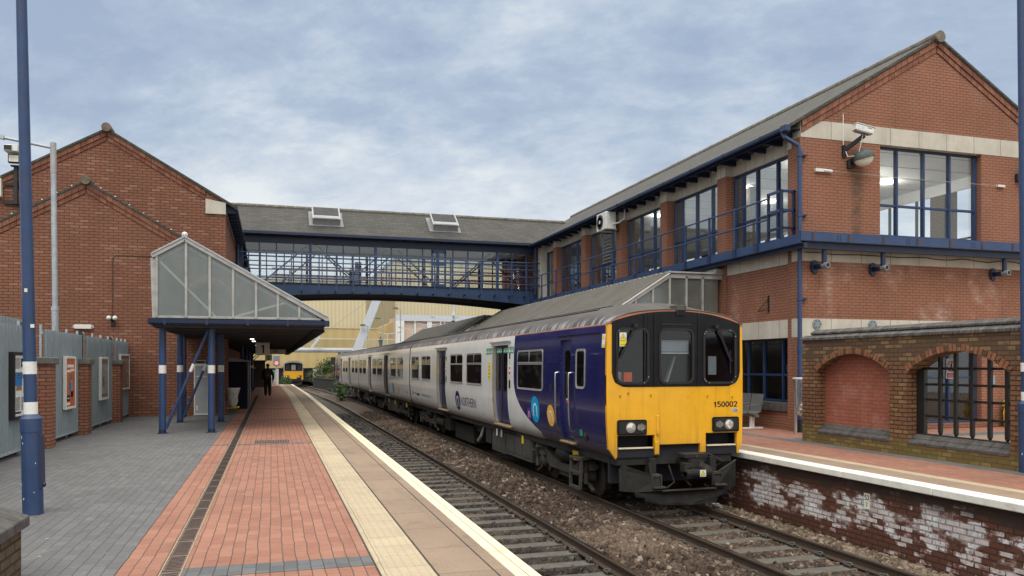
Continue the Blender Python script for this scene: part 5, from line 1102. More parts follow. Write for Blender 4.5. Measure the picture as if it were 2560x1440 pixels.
def bag(name, label, loc, col='bag_clear', h=.65, w=.26):
    t = thing(name, label, 'litter bag', loc); x, y, z = loc
    b = MB(); n = 16; rings = [(.0, .35), (.08, .62), (.3, .85), (.6, .9), (.9, 1.0), (1., 1.08)]; vs = []
    for f, r in rings: vs += [(x+w/2*r*math.cos(6.283*k/n)*(1+.10*math.sin(5*k+9*f)), y+w/2*r*math.sin(6.283*k/n)*(1+.10*math.cos(4*k+7*f)), z+h*f) for k in range(n)]
    b.add(vs, [(i*n+k, i*n+(k+1) % n, (i+1)*n+(k+1) % n, (i+1)*n+k) for i in range(5) for k in range(n)]+[tuple(range(n))[::-1]], col); b.build('bag', t, smooth=70)
    b = MB(); b.tube([(x+w*.56*math.cos(6.283*k/16), y+w*.56*math.sin(6.283*k/16), z+h+.01) for k in range(17)], .022, 'white_plastic', 6); b.build('hoop', t, smooth=60)
    b = MB()
    for k in range(9): b.cbox((x+random.uniform(-.07, .07), y+random.uniform(-.07, .07), z+.05+.03*k), (.09, .07, .05), ('cream_sign', 'white_plastic', 'frame_grey')[k % 3], Matrix.Rotation(k, 3, 'X'))
    b.build('rubbish', t); return t
t = bag('litter_bag', 'clear plastic litter bag on a white hoop beside the arched wall', (12.25, 16.35, .45), h=.9, w=.34); b = MB(); b.box(12.22, 12.6, 16.5, 16.56, 1.33, 1.37, 'white_plastic'); b.box(12.2, 12.24, 16.5, 16.55, 0, 1.37, 'frame_grey'); b.build('post', t)
t = thing('grit_bin', 'yellow grit bin standing behind the barred arch', 'grit bin', (19.35, 16.6, 0)); b = MB(); b.prism([(19.1, 0), (19.8, 0), (19.85, .35), (19.8, .55), (19.1, .55), (19.05, .35)], 'y', 16.3, 16.85, 'yellow_paint'); b.build('body', t, bevel=.02); b = MB(); b.prism([(19.06, .56), (19.84, .56), (19.78, .72), (19.12, .72)], 'y', 16.26, 16.88, 'yellow_paint'); b.build('lid', t, bevel=.02)
b = MB(); b.box(18.78, 18.92, GY-.06, GY, 1.15, 1.4, 'hoarding'); b.build('wall_box', label='small grey blue box on the brick wall seen through the barred arch', cat='box', bevel=.01)
# ------------------------------------------------------------------ left building
lb = thing('brick_building', 'red brick building with two stepped gables beside the left platform', 'building', (-1.5, 28.4, 0))
def gable(b, x0, x1, xp, zp, ze, y0, y1, m):
    b.prism([(x0, 0), (x1, 0), (x1, ze), (xp, zp), (x0, ze)], 'y', y0, y1, m)
b = MB(); gable(b, -9.94, -1.5, -5.72, 7.52, 5.08, 28.4, 28.75, 'brick_left')
b.prism([(-9.05, 2.9), (-1.55, 2.9), (-1.55, 7.36), (-5.29, 9.5), (-9.05, 7.36)], 'y', 29.4, 29.75, 'brick_left')
b.box(-1.85, -1.5, 28.75, 30.3, 0, 5.05, 'brick_left'); b.box(-1.9, -1.55, 29.75, 37.7, 2.75, 7.4, 'brick_left'); b.box(-2.5, -2.2, 30.3, 66, 0, 2.76, 'brick_left'); b.box(-2.5, -1.85, 30.0, 30.3, 0, 2.76, 'brick_left'); b.box(-1.9, -1.55, 42, 66, 2.75, 7.4, 'brick_left'); b.box(-9.05, -8.7, 29.75, 66, 0, 7.3, 'brick_left'); b.box(-9.05, -1.55, 66, 66.3, 0, 7.3, 'brick_left'); b.box(-2.6, -1.5, 30.3, 66, 2.76, 2.9, 'soffit')
VB = ('verge_brick_left', 'verge_brick_left_dark'); simple(VB[0], (.215, .092, .060), .85, var=.3, sc=7, spec=.2); simple(VB[1], (.17, .068, .045), .85, var=.3, sc=7, spec=.2)
verge_bricks(b, -5.72, 7.53, (-9.9, -1.52), .585, 28.4, VB); verge_bricks(b, -5.29, 9.52, (-9.0, -2.2), .585, 29.4, VB)
b.build('wall', lb)
b = MB(); b.prism([(-2.2, 6.93), (-1.54, 6.93), (-1.54, 7.34), (-1.6, 7.34), (-2.2, 7.44)], 'y', 29.335, 29.76, 'concrete_panel'); b.box(-1.9, -1.53, 29.8, 37.6, 7.0, 7.36, 'concrete_panel'); b.build('concrete_block', lb)
b = MB()
for xp, zp, xa, xb, y0, y1 in ((-5.72, 7.56, -10.1, -1.42, 28.32, 29.4), (-5.29, 9.55, -9.4, -1.2, 29.3, 66)):
    z = lambda x: zp-.585*abs(x-xp); b.prism([(xa, z(xa)), (xp, zp), (xb, z(xb)), (xb, z(xb)+.07), (xp, zp+.07), (xa, z(xa)+.07)], 'y', y0, y1, 'slate_roof')
    b.prism([(xa, z(xa)-.03), (xp, zp-.03), (xb, z(xb)-.03), (xb, z(xb)-.002), (xp, zp-.002), (xa, z(xa)-.002)], 'y', y0+.03, y0+.1, 'verge')
rf = b.build('roof', lb)
for xp, zp, y in ((-5.72, 7.62, 28.25), (-5.29, 9.62, 29.22)):
    b = MB(); b.tube([(xp, y, zp), (xp, y+.7, zp)], .15, 'ridge_tile', 12); b.tube([(xp, y+.2, zp-.03), (xp, y+9 if y > 29 else y+1, zp-.03)], .12, 'verge', 10); b.build('ridge_tile', rf, smooth=40)
b = MB()
for k in range(40): x = -1.5-.42*k; y, xp, zp = (28.34, -5.72, 7.56); (abs(x-xp) < 4.2) and b.cbox((x, y, zp+.09-.585*abs(x-xp)), (.04, .05, .03), 'white_plastic')
b.build('roof_clip', rf)
b = MB(); b.box(-1.26, -1.16, 29.35, 37.6, 7.12, 7.26, 'blue_dark'); b.box(-1.55, -1.2, 29.4, 37.6, 7.28, 7.3, 'shade_black')
for k in range(12): b.box(-1.56, -1.22, 29.6+k*.7, 29.7+k*.7, 7.02, 7.27, 'blue_dark')
b.build('eaves', lb)
b = MB(); b.tube([(-1.45, 37.2, 7.1), (-1.45, 37.2, 2.8)], .06, 'blue_paint', 10); b.build('downpipe', lb)
b = MB(); b.tube([(-4.95, 28.38, 3.0), (-4.95, 28.38, 5.15), (-4.85, 28.38, 5.25), (-3.5, 28.38, 5.25), (-2.8, 28.38, 5.2)], .009, 'joint_dark', 6); b.build('cable', lb)
b = MB(); b.box(-6.05, -5.55, 28.3, 28.39, 2.84, 2.98, 'white_plastic'); b.box(-6.1, -5.5, 28.37, 28.4, 2.86, 2.96, 'frame_grey'); b.build('bulkhead_light', label='white bulkhead light on the left brick wall above the grey hoarding', cat='light', bevel=.02)
t = thing('flood_lamp', 'pair of small white security spotlights on the left brick wall', 'light', (-4.93, 28.4, 3.1)); b = MB(); b.box(-4.99, -4.87, 28.34, 28.4, 2.95, 3.2, 'black_paint'); b.bar((-4.93, 28.36, 3.1), (-5.02, 28.2, 3.2), .04, .04, 'black_paint'); b.bar((-4.93, 28.36, 3.1), (-4.84, 28.2, 3.22), .04, .04, 'black_paint'); b.build('bracket', t)
for x in (-5.02, -4.84): b = MB(); b.sphere((x, 28.16, 3.2), .075, 'white_plastic', 12, 7); b.build('lamp', t, smooth=60)
t = thing('floodlight_mast', 'dark mast with a camera and floodlight fixed to the left brick gable', 'floodlight', (-7.95, 29.3, 6.4)); b = MB(); b.box(-8.0, -7.9, 29.25, 29.35, 6.9, 8.15, 'dusty_black'); b.box(-8.3, -7.6, 29.3, 29.4, 6.9, 7.0, 'dusty_black'); b.box(-8.3, -7.6, 29.34, 29.4, 7.5, 7.58, 'dusty_black'); b.box(-8.08, -7.82, 29.2, 29.36, 8.11, 8.15, 'black_paint'); b.build('pole', t)
b = MB(); b.cbox((-7.95, 29.15, 8.33), (.34, .14, .28), 'black_paint'); b.cbox((-7.95, 29.07, 8.33), (.29, .02, .23), 'cream_sign'); b.build('floodlight', t, bevel=.015); b = MB(); b.cbox((-7.98, 29.1, 8.62), (.40, .5, .2), 'white_plastic'); b.cbox((-8.05, 28.84, 8.62), (.24, .02, .17), 'black_paint'); b.build('camera_housing', t, bevel=.02)
b = MB(); b.box(-8.75, -8.35, 29.2, 29.4, 7.1, 7.7, 'cream_sign'); b.build('meter_box', label='cream cabinet high on the left brick gable at the edge', cat='cabinet', bevel=.02)
# ------------------------------------------------------------------ footbridge
fb = thing('footbridge', 'covered blue steel footbridge with a slate roof crossing above both tracks', 'footbridge', (5.6, 39.6, 4.7))
BX0, BX1, FY, BY, RY = -1.5, 13.0, 37.8, 41.4, 39.6
b = MB(); rzb = lambda y: 9.2-.76*abs(y-RY); e0, e1 = 37.45, 41.75
b.prism([(e0, rzb(e0)), (RY, 9.2), (e1, rzb(e1)), (e1, rzb(e1)+.06), (RY, 9.26), (e0, rzb(e0)+.06)], 'x', -4.2, 16.9, 'slate_bridge'); rf = b.build('roof', fb)
b = MB(); x = -2.
while x < 15: b.tube([(x, RY, 9.24), (x+.43, RY, 9.24)], random.uniform(.095, .11), 'verge', 8); x += .44
b.build('ridge_tile', rf)
for cxk, tilt in ((2.45, 0), (8.15, 0)):
    yc = 38.75; zc = rzb(yc)+.06; th = math.atan(.76); M = Matrix.Rotation(th, 3, 'X'); c = Vector((cxk, yc, zc))
    b = MB(); b.cbox(c+M @ Vector((0, 0, .01)), (1.58, 1.42, .03), 'galv_pale', M); b.cbox(c+M @ Vector((0, 0, .16)), (1.25, 1.15, .32), 'frame_grey', M)
    b.cbox(c+M @ Vector((0, 0, .33)), (1.30, 1.20, .05), 'frame_grey', M); b.cbox(c+M @ Vector((0, .04, .356)), (1.16, 1.0, .01), 'dusty_black', M)
    for k in range(9): b.cbox(c+M @ Vector((0, -.22+k*.085, .365)), (1.12, .055, .02), 'frame_grey', M @ Matrix.Rotation(-.5, 3, 'X'))
    b.cbox(c+M @ Vector((0, -.44, .36)), (1.14, .26, .03), 'grey_panel', M); b.build('roof_vent', rf, bevel=.008)
b = MB()
gb = lambda x: 4.62+.42*(1-((x-5.2)/7.6)**2)
for y in (FY, BY):
    n = 28; xs_ = [BX0+(BX1-BX0)*k/n for k in range(n+1)]
    b.prism([(x, gb(x)) for x in xs_]+[(BX1, 5.44), (BX0, 5.44)], 'y', y-.06, y+.06, 'blue_girder')
    b.box(BX0, BX1, y-.1, y+.1, 5.43, 5.47, 'blue_dark')
    for k in range(n): b.quad((xs_[k], y-.14, gb(xs_[k])-.01), (xs_[k+1], y-.14, gb(xs_[k+1])-.01), (xs_[k+1], y+.14, gb(xs_[k+1])-.01), (xs_[k], y+.14, gb(xs_[k])-.01), 'blue_dark')
for k in range(28): x0, x1 = xs_[k], xs_[k+1]; b.add([(x0, FY+.06, gb(x0)+.08), (x1, FY+.06, gb(x1)+.08), (x1, BY-.06, gb(x1)+.08), (x0, BY-.06, gb(x0)+.08)], [(0, 1, 2, 3)], 'shade_black')
b.box(BX0, BX1, FY+.06, BY-.06, 5.30, 5.36, 'floor_grey'); b.box(11.9, 12.9, 37.75, 41.5, 3.9, 4.75, 'shade_black'); b.build('girder', fb)
b = MB()
for y in (FY, BY): b.box(BX0, BX1, y-.05, y+.05, 7.28, 7.74, 'blue_dark'); b.box(BX0, BX1, y-.08, y+.08, 7.26, 7.30, 'blue_dark')
b.box(BX0, BX1, 37.33, 37.47, 7.60, 7.72, 'blue_dark'); b.box(BX0, BX1, FY+.06, BY-.06, 7.42, 7.48, 'ceiling_white')
for k in range(24): b.box(-1.2+k*.6, -1.12+k*.6, 37.45, 37.75, 7.56, 7.62, 'blue_dark')
b.build('fascia', fb)
for y in (FY, BY):
    b = MB(); x = -1.3; k = 0; xs_m = []
    while x < 12.95:
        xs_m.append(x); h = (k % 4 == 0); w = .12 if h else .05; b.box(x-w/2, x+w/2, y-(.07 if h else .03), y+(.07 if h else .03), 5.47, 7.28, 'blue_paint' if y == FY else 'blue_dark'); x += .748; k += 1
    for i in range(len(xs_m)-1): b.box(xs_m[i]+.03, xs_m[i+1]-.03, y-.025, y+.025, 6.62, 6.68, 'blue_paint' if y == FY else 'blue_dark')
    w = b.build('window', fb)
    g_ = MB()
    for i in range(len(xs_m)-1):
        for z0, z1 in ((5.47, 6.62), (6.68, 7.28)): g_.box(xs_m[i]+.03, xs_m[i+1]-.03, y-.006, y+.006, z0, z1, 'glass')
    g_.build('pane', w)
b = MB(); dx = 7.72; b.box(dx-.36, dx-.28, FY-.05, FY+.05, 5.47, 7.2, 'blue_girder'); b.box(dx+.28, dx+.36, FY-.05, FY+.05, 5.47, 7.2, 'blue_girder'); b.box(dx-.36, dx+.36, FY-.05, FY+.05, 7.1, 7.27, 'blue_girder'); b.box(dx-.28, dx+.28, FY-.05, FY+.05, 6.5, 6.62, 'blue_girder'); b.box(dx-.28, dx+.28, FY-.05, FY+.05, 5.47, 5.6, 'blue_girder'); b.build('door', fb)
b = MB()
for y, dd in ((FY+.25, 0), (BY-.25, .5)):
    for xc in (1.8, 5.5, 10.6):
        for s in (-1, 1): b.bar((xc+s*.25+dd, y, 7.2), (xc+s*2.3+dd, y, 5.4), .06, .11, 'blue_girder', up=(0, 1, 0))
    b.box(3.75, 4.05, y-.05, y+.05, 5.4, 6.55, 'blue_dark')
b.build('brace', fb)
b = MB()
for y, z in ((FY+.5, 6.15), (FY+.5, 5.75), (BY-.5, 6.15), (BY-.5, 5.75)): b.tube([(0, y, z), (12.6, y, z)], .045, 'red_paint', 8)
for x in np.arange(.8, 12.6, 2.3):
    for y in (FY+.5, BY-.5): b.tube([(x, y, 5.36), (x, y, 6.15)], .035, 'red_paint' if int(x*10) % 2 else 'hoarding', 8)
b.build('handrail', fb)
b = MB(); RYF = 37.25
for z in (6.72, 6.36, 6.0, 5.64): b.tube([(-1.2, RYF, z), (12.75, RYF, z)], .028, 'blue_paint', 7)
for k in range(19): x = -1.0+k*.765; b.box(x-.025, x+.025, RYF-.03, RYF+.03, 5.05, 6.74, 'blue_paint'); b.box(x-.03, x+.03, RYF, FY-.06, 5.05, 5.1, 'blue_dark'); b.box(x-.05, x+.05, RYF-.045, RYF-.03, 5.0, 5.12, 'blue_dark') if k % 4 == 0 else None
b.tube([(-1.2, RYF, 6.72), (-1.45, RYF-.05, 6.72), (-1.5, 37.7, 6.72)], .028, 'blue_paint', 7); b.build('railing', fb)
b = MB(); b.tube([(12.55, 37.5, 7.6), (12.55, 37.5, 5.2)], .06, 'blue_paint', 10); b.build('downpipe', fb)
# ------------------------------------------------------------------ platform canopies
def corr(b, y0, y1, pts, m, pitch=.36, amp=.085, both=False):
    """corrugated sheet: ribs run down the slope pts [(x, z), ...]"""
    n = int((y1-y0)/pitch); prof_ = []
    for k in range(n): prof_ += [(y0+k*pitch, 0), (y0+(k+.42)*pitch, 0), (y0+(k+.55)*pitch, amp), (y0+(k+.87)*pitch, amp)]
    prof_.append((y0+n*pitch, 0)); vs = []; fs = []; q = len(pts)
    for y, h in prof_: vs += [(x, y, z+h) for x, z in pts]
    for j in range(len(prof_)-1):
        for k in range(q-1): fs.append((j*q+k, j*q+k+1, (j+1)*q+k+1, (j+1)*q+k))
    b.add(vs, fs, m)
def post(par, x, y, top=2.7, r=.078, z0=0., lab=None):
    b = MB(); b.tube([(x, y, 0), (x, y, top)], r, 'blue_paint', 18); b.tube([(x, y, 1.48), (x, y, 1.68)], r+.003, 'white_paint', 18); b.tube([(x, y, 0), (x, y, .09)], r+.004, 'blue_dark', 18); b.tube([(x, y, 0), (x, y, .012)], r+.05, 'blue_dark', 18); return b.build('post', par, smooth=40)
lc = thing('platform_canopy', 'glazed lean-to canopy on blue posts over the left platform', 'canopy', (-.7, 20.8, 0))
CY, CE = 20.8, 68.; AP = (-2.03, 4.73); TIP = (1.33, 2.83); LT = (-2.74, 4.31)
zr = lambda x: float(np.interp(x, [LT[0], AP[0], TIP[0]], [LT[1], AP[1], TIP[1]]))
b = MB(); corr(b, CY-.05, CE, [(-1.5, zr(-1.5)), (TIP[0]+.06, TIP[1]-.02)], 'corrugated'); corr(b, CY-.05, 28.4, [AP, (-1.5, zr(-1.5))], 'corrugated'); corr(b, CY-.05, 28.4, [LT, AP], 'corrugated'); b.build('roof', lc, fix=False)
b = MB(); mx = [-2.66, -2.0, -1.46, -.92, -.38, .14, .66]
b.bar((LT[0]-.03, CY, LT[1]-.01), (AP[0], CY, AP[1]+.01), .1, .14, 'aluminium', up=(0, 1, 0)); b.bar((AP[0], CY, AP[1]+.01), (TIP[0]+.04, CY, TIP[1]+.0), .1, .14, 'aluminium', up=(0, 1, 0)); b.bar((LT[0]-.03, CY-.06, LT[1]+.05), (AP[0], CY-.06, AP[1]+.07), .04, .06, 'galv', up=(0, 1, 0)); b.bar((AP[0], CY-.06, AP[1]+.07), (TIP[0]+.05, CY-.06, TIP[1]+.07), .04, .06, 'galv', up=(0, 1, 0))
b.box(-2.74, 1.2, CY-.03, CY+.03, 2.82, 2.88, 'aluminium')
for x in mx: b.box(x-.03, x+.03, CY-.045, CY+.035, 2.84, zr(x)-.03, 'aluminium')
b.sphere((AP[0], CY-.03, AP[1]+.12), .075, 'white_plastic', 10, 6); b.prism([(-2.76, 2.82), (-2.69, 2.82), (-2.69, 4.26), (-2.80, 4.26)], 'y', CY-.02, 28.38, 'aluminium')
for y in np.arange(21.9, 28, 1.1): b.box(-2.83, -2.76, y-.03, y+.03, 2.82, 4.28, 'aluminium')
b.build('frame', lc, bevel=.006)
b = MB(); xe = mx+[1.12]
for i in range(len(xe)-1): a, c = xe[i]+.03, xe[i+1]-.03; b.prism([(a, 2.88), (c, 2.88), (c, max(2.885, zr(c)-.05)), (a, zr(a)-.05)], 'y', CY-.008, CY+.008, 'frosted')
b.build('pane', lc)
b = MB(); b.bar((AP[0], CY+.06, AP[1]-.14), (TIP[0], CY+.06, TIP[1]-.14), .06, .07, 'galv', up=(0, 1, 0)); b.bar((LT[0], CY+.06, LT[1]-.14), (AP[0], CY+.06, AP[1]-.14), .06, .07, 'galv', up=(0, 1, 0)); b.bar((-2.6, CY+.06, 4.2), (-1.3, CY+.06, 2.85), .05, .07, 'cream_sign', up=(0, 1, 0)); b.bar((.3, CY+.06, 3.25), (-1.0, CY+.06, 2.85), .05, .07, 'cream_sign', up=(0, 1, 0)); b.build('roof_brace', lc)
b = MB(); b.prism([(CY-.13, 2.80), (CY-.02, 2.80), (CY-.02, 2.68), (CY-.08, 2.66), (CY-.12, 2.70)], 'x', -2.84, 1.40, 'blue_dark'); b.prism([(1.27, 2.78), (1.38, 2.78), (1.36, 2.70), (1.30, 2.68)], 'y', CY, CE, 'blue_dark'); b.prism([(-2.86, 2.78), (-2.76, 2.78), (-2.76, 2.68), (-2.82, 2.66)], 'y', CY-.1, 28.38, 'blue_dark')
for x in np.arange(-2.5, 1.4, .95): b.box(x, x+.06, CY-.137, CY-.02, 2.66, 2.805, 'blue_dark')
b.build('gutter', lc)
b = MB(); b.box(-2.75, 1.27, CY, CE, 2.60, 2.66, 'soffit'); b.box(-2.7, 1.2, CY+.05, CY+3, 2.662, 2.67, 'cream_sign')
for y in np.arange(CY+.4, CE, 1.0): b.box(-2.7, 1.2, y, y+.03, 2.585, 2.6, 'shade_black')
for k in range(80): b.box(1.0, 1.3, CY+.2+k*.59, CY+.28+k*.59, 2.52, 2.6, 'shade_black')
b.build('ceiling', lc)
for x, y in ((-2.58, 21.2), (-1.45, 21.2), (-2.58, 25.1), (-1.45, 25.1), (-1.38, 40), (-1.38, 47), (-1.38, 54), (-1.38, 61)): post(lc, x, y, r=.085 if y < 30 else .078)
for y in (21.2, 25.1):
    b = MB(); p, q = Vector((-2.5, y, .12)), Vector((-1.53, y, 2.55)); b.tube([p, q], .038, 'blue_paint', 10); b.tube([p.lerp(q, .575), p.lerp(q, .655)], .041, 'white_paint', 10); b.build('brace', lc, smooth=40)
for y in (40, 47, 54, 61):
    b = MB(); b.tube([(-1.38, y, 1.95), (-.7, y, 2.6)], .03, 'blue_dark', 8); b.build('brace', lc)
b = MB(); b.tube([(-2.72, 27.8, 0), (-2.72, 27.8, 2.65)], .06, 'blue_dark', 10)
for z in (.7, 1.9): b.tube([(-2.72, 27.8, z), (-2.72, 27.8, z+.1)], .075, 'blue_dark', 10)
b.build('downpipe', lc)
b = MB(); b.tube([(-.6, 30, 2.57), (-.6, 30.02, 2.57)], .0, 'shade_black', 4)
for y in (29, 31.5, 38): b.box(-.72, -.6, y, y+.05, 2.57, 2.6, 'tube_on')
b.build('light_fitting', lc)
def rcanopy(y0, y1, m, label):
    rc = thing('platform_canopy', label, 'canopy', (11, y0, 0)); A = (10.99, 4.33); T = (8.75, 2.92); f = lambda x: A[1]-.63*(A[0]-x) if x < A[0] else A[1]
    b = MB(); corr(b, y0-.05, y1, [(T[0], f(T[0])), A], m); corr(b, y0-.05, y1, [A, (12.7, A[1]-.03)], m); b.build('roof', rc, fix=False)
    b = MB(); b.tube([(A[0], y0-.05+k*.14, A[1]+(.02 if k % 2 else .055)) for k in range(int((y1-y0)/.14))], .028, 'aluminium', 6)
    b.build('ridge_capping', rc)
    for y in ((y0,) if m == 'corrugated' else (y0, y1)):
        b = MB(); b.bar((A[0], y, A[1]-.06), (T[0], y, f(T[0])-.06), .1, .13, 'aluminium', up=(0, 1, 0)); b.box(A[0], 12.75, y-.05, y+.05, A[1]-.13, A[1]-.0, 'aluminium'); b.box(A[0]-.02, 12.72, y-.1, y+.3, A[1]+.01, A[1]+.06, 'aluminium'); b.box(12.45, 12.78, y-.12, y+.4, A[1]+.06, A[1]+.17, 'frame_grey'); b.box(8.9, 12.7, y-.03, y+.03, 2.8, 2.87, 'aluminium'); b.bar((A[0]-.02, y-.07, A[1]+.0), (T[0], y-.07, f(T[0])), .03, .05, 'white_plastic', up=(0, 1, 0))
        xs_ = [9.37, 9.91, 10.45, 10.99, 11.53, 12.06, 12.6]
        for x in xs_[:-1]: b.box(x-.03, x+.03, y-.05, y+.04, 2.85, f(x)-.06, 'aluminium')
        b.build('frame', rc, bevel=.005); b = MB()
        for i in range(len(xs_)-1): a, c = xs_[i]+.03, xs_[i+1]-.03; b.prism([(a, 2.87), (c, 2.87), (c, f(c)-.12), (a, f(a)-.12)], 'y', y-.008, y+.008, 'frosted')
        b.build('pane', rc)
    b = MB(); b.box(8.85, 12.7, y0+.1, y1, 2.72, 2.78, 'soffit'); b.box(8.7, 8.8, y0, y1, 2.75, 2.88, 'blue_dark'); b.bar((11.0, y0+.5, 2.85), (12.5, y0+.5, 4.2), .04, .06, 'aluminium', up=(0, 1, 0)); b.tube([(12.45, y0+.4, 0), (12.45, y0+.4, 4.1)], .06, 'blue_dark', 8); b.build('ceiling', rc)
    for y in np.arange(y0+.8, y1, 6.): post(rc, 10.6, float(y), 2.74)
rcanopy(20.65, 38.9, 'corrugated', 'corrugated lean-to canopy in front of the right building, before the footbridge')
rcanopy(41.6, 60.5, 'corrugated_far', 'dark corrugated canopy on the right platform beyond the footbridge')
# ------------------------------------------------------------------ hoarding, piers, posters
simple('dusty_cap', (.13, .125, .115), .85, var=.3, sc=6); simple('poster_orange', (.50, .13, .045), .5, var=.25, sc=4); simple('poster_brown', (.22, .14, .11), .5, var=.3, sc=4); simple('poster_grey', (.30, .285, .285), .5, var=.15, sc=3)
HX = -4.5
hd = thing('hoarding', 'grey corrugated steel hoarding between brick piers along the left platform', 'fence', (HX, 10, 0))
def hoard(y0, y1, x, z0, z1, slats=True):
    b = MB(); n = max(4, int((y1-y0)/.19)); p = (y1-y0)/n; pts = []
    for k in range(n): pts += [(y0+k*p, 0), (y0+(k+.45)*p, 0), (y0+(k+.55)*p, .03), (y0+(k+.95)*p, .03)]
    pts.append((y1, 0)); vs = [(x+h, y, z) for y, h in pts for z in (z0, z1)]
    b.add(vs, [(2*i, 2*i+1, 2*i+3, 2*i+2) for i in range(len(pts)-1)], 'hoarding'); o = b.build('panel', hd, fix=False)
    b = MB(); b.box(x-.05, x-.01, y0, y1, z0, z0+.06, 'galv'); b.box(x-.03, x+.045, y0, y1, z0-.035, z0, 'galv'); b.box(x-.05, x-.01, y0, y1, z1-.1, z1-.04, 'galv'); k = y0+.05
    while k < y1+.01: b.box(x-.09, x-.045, k-.025, k+.025, 0, z1+.10, 'galv'); k += max(.7, (y1-y0-.1)/3)
    b.build('frame', hd); return o
for y0, y1 in ((8.5, 17.05), (18.45, 21.75), (22.3, 25.55), (26.1, 28.36)): hoard(y0, y1, HX, .13, 2.42)
hoard(12, 20.7, -5.35, .1, 2.7)
b = MB(); b.box(-5.2, -4.62, 8.5, 28.3, 0, .5, 'brick_old'); b.build('low_wall', hd)
for y0 in (17.1, 21.8, 25.65): b = MB(); b.box(HX-.12, HX-.06, y0+.05, y0+.5, 1.75, 2.5, 'wood_grey'); b.build('board', hd)
for (y0, y1), w in (((17.95, 18.4), 'nearest the camera, beside the tall blue post'), ((21.35, 21.8), 'between the orange poster and the grey poster'), ((25.65, 26.1), 'farthest along, nearest the brick building')):
    t = thing('brick_pier', 'square brick pier with a stone cap, '+w, 'pier', (-4.45, y0, 0), 'brick piers along the hoarding'); b = MB(); b.box(-4.68, -4.27, y0, y1, 0, 1.70, 'brick_pier'); b.build('shaft', t); b = MB(); b.box(-4.72, -4.21, y0-.05, y1+.06, 1.70, 1.84, 'dusty_cap'); b.build('cap', t, bevel=.015)
def poster(label, y0, y1, z0, z1, fr, fm, base, blocks, d=.07, cat='poster'):
    t = thing('poster_case', label, cat, (HX, y0, z0)); x = HX+.035; b = MB()
    b.box(x, x+d, y0, y0+fr, z0, z1, fm); b.box(x, x+d, y1-fr, y1, z0, z1, fm); b.box(x, x+d, y0+fr, y1-fr, z0, z0+fr, fm); b.box(x, x+d, y0+fr, y1-fr, z1-fr, z1, fm); b.box(x-.01, x+.004, y0+.01, y1-.01, z0+.01, z1-.01, fm); b.build('frame', t, bevel=.008)
    b = MB(); xs_ = x+d*.8; b.box(x+.005, xs_, y0+fr, y1-fr, z0+fr, z1-fr, base); W_, H_ = y1-y0-2*fr, z1-z0-2*fr
    for k, (u0, u1, v0, v1, m) in enumerate(blocks): b.box(xs_, xs_+.001+.0004*k, y1-fr-u1*W_, y1-fr-u0*W_, z0+fr+v0*H_, z0+fr+v1*H_, m)
    b.build('poster', t, fix=True)
L = [(.05, .9, .9-k*.0, .9, 'ink') for k in range(0)]
poster('black framed notice case with white timetable sheets on the hoarding', 16.05, 17.12, .70, 1.92, .06, 'black_paint', 'white_plastic', [(.05, .6, .80, .95, 'navy'), (.1, .55, .86, .88, 'white_plastic'), (.65, .95, .78, .96, 'frame_grey'), (.02, .45, .45, .62, 'poster_orange'), (.52, .95, .50, .72, 'decal_blue'), (.55, .9, .42, .5, 'poster_brown'), (.2, .5, .38, .44, 'yellow_paint'), (.6, .95, .04, .07, 'ink')]+[(.05+.32*i, .28+.32*i, .10+.028*j, .118+.028*j, 'frame_grey') for i in range(3) for j in range(8)]+[(.1, .8, .64+.03*j, .652+.03*j, 'grey_text') for j in range(3)], .09)
poster('white framed poster in orange with dark shapes on the hoarding', 19.84, 20.78, .68, 1.88, .055, 'white_plastic', 'poster_orange', [(.15, .85, .82, .88, 'cream_sign'), (.1, .5, .74, .79, 'cream_sign'), (.45, .9, .72, .77, 'cream_sign'), (.35, .6, .5, .68, 'poster_brown'), (.3, .5, .3, .55, 'frame_grey'), (.45, .65, .34, .5, 'decal_blue'), (.2, .5, .2, .32, 'navy'), (.6, .95, .12, .24, 'ink'), (.65, .9, .17, .19, 'cream_sign'), (.6, .95, .04, .09, 'cream_sign')])
poster('white framed poster in pale grey with a dark heading on the hoarding', 23.66, 24.68, .73, 1.90, .055, 'white_plastic', 'poster_grey', [(.05, .95, .88, .97, 'poster_brown'), (.2, .45, .35, .72, 'poster_brown'), (.3, .35, .4, .8, 'cream_sign'), (.55, .8, .3, .55, 'grey_text'), (.5, .6, .2, .3, 'poster_orange'), (.05, .95, .05, .10, 'grey_text')])
poster('white framed brown poster nearest the brick building', 26.55, 28.1, .92, 2.02, .05, 'white_plastic', 'poster_brown', [(.1, .4, .5, .9, 'poster_grey'), (.15, .35, .55, .85, 'poster_brown'), (.5, .9, .6, .9, 'poster_brown'), (.1, .3, .1, .3, 'poster_grey')])
# low brick wall in the near corner
t = thing('low_wall', 'low brown brick wall with a dark tiled coping in the near left corner', 'wall', (-2, 7.2, 0)); b = MB(); b.box(-2.30, -1.90, 2, 7.14, 0, .40, 'brick_old'); b.build('wall', t); b = MB(); y = 2.0
while y < 7.15: b.prism([(-2.36, .40), (-2.36, .47), (-2.10, .585), (-1.85, .48), (-1.85, .40)], 'y', y+.003, y+.092, 'dark_brick'); y += .096
b.build('coping', t, bevel=.006)
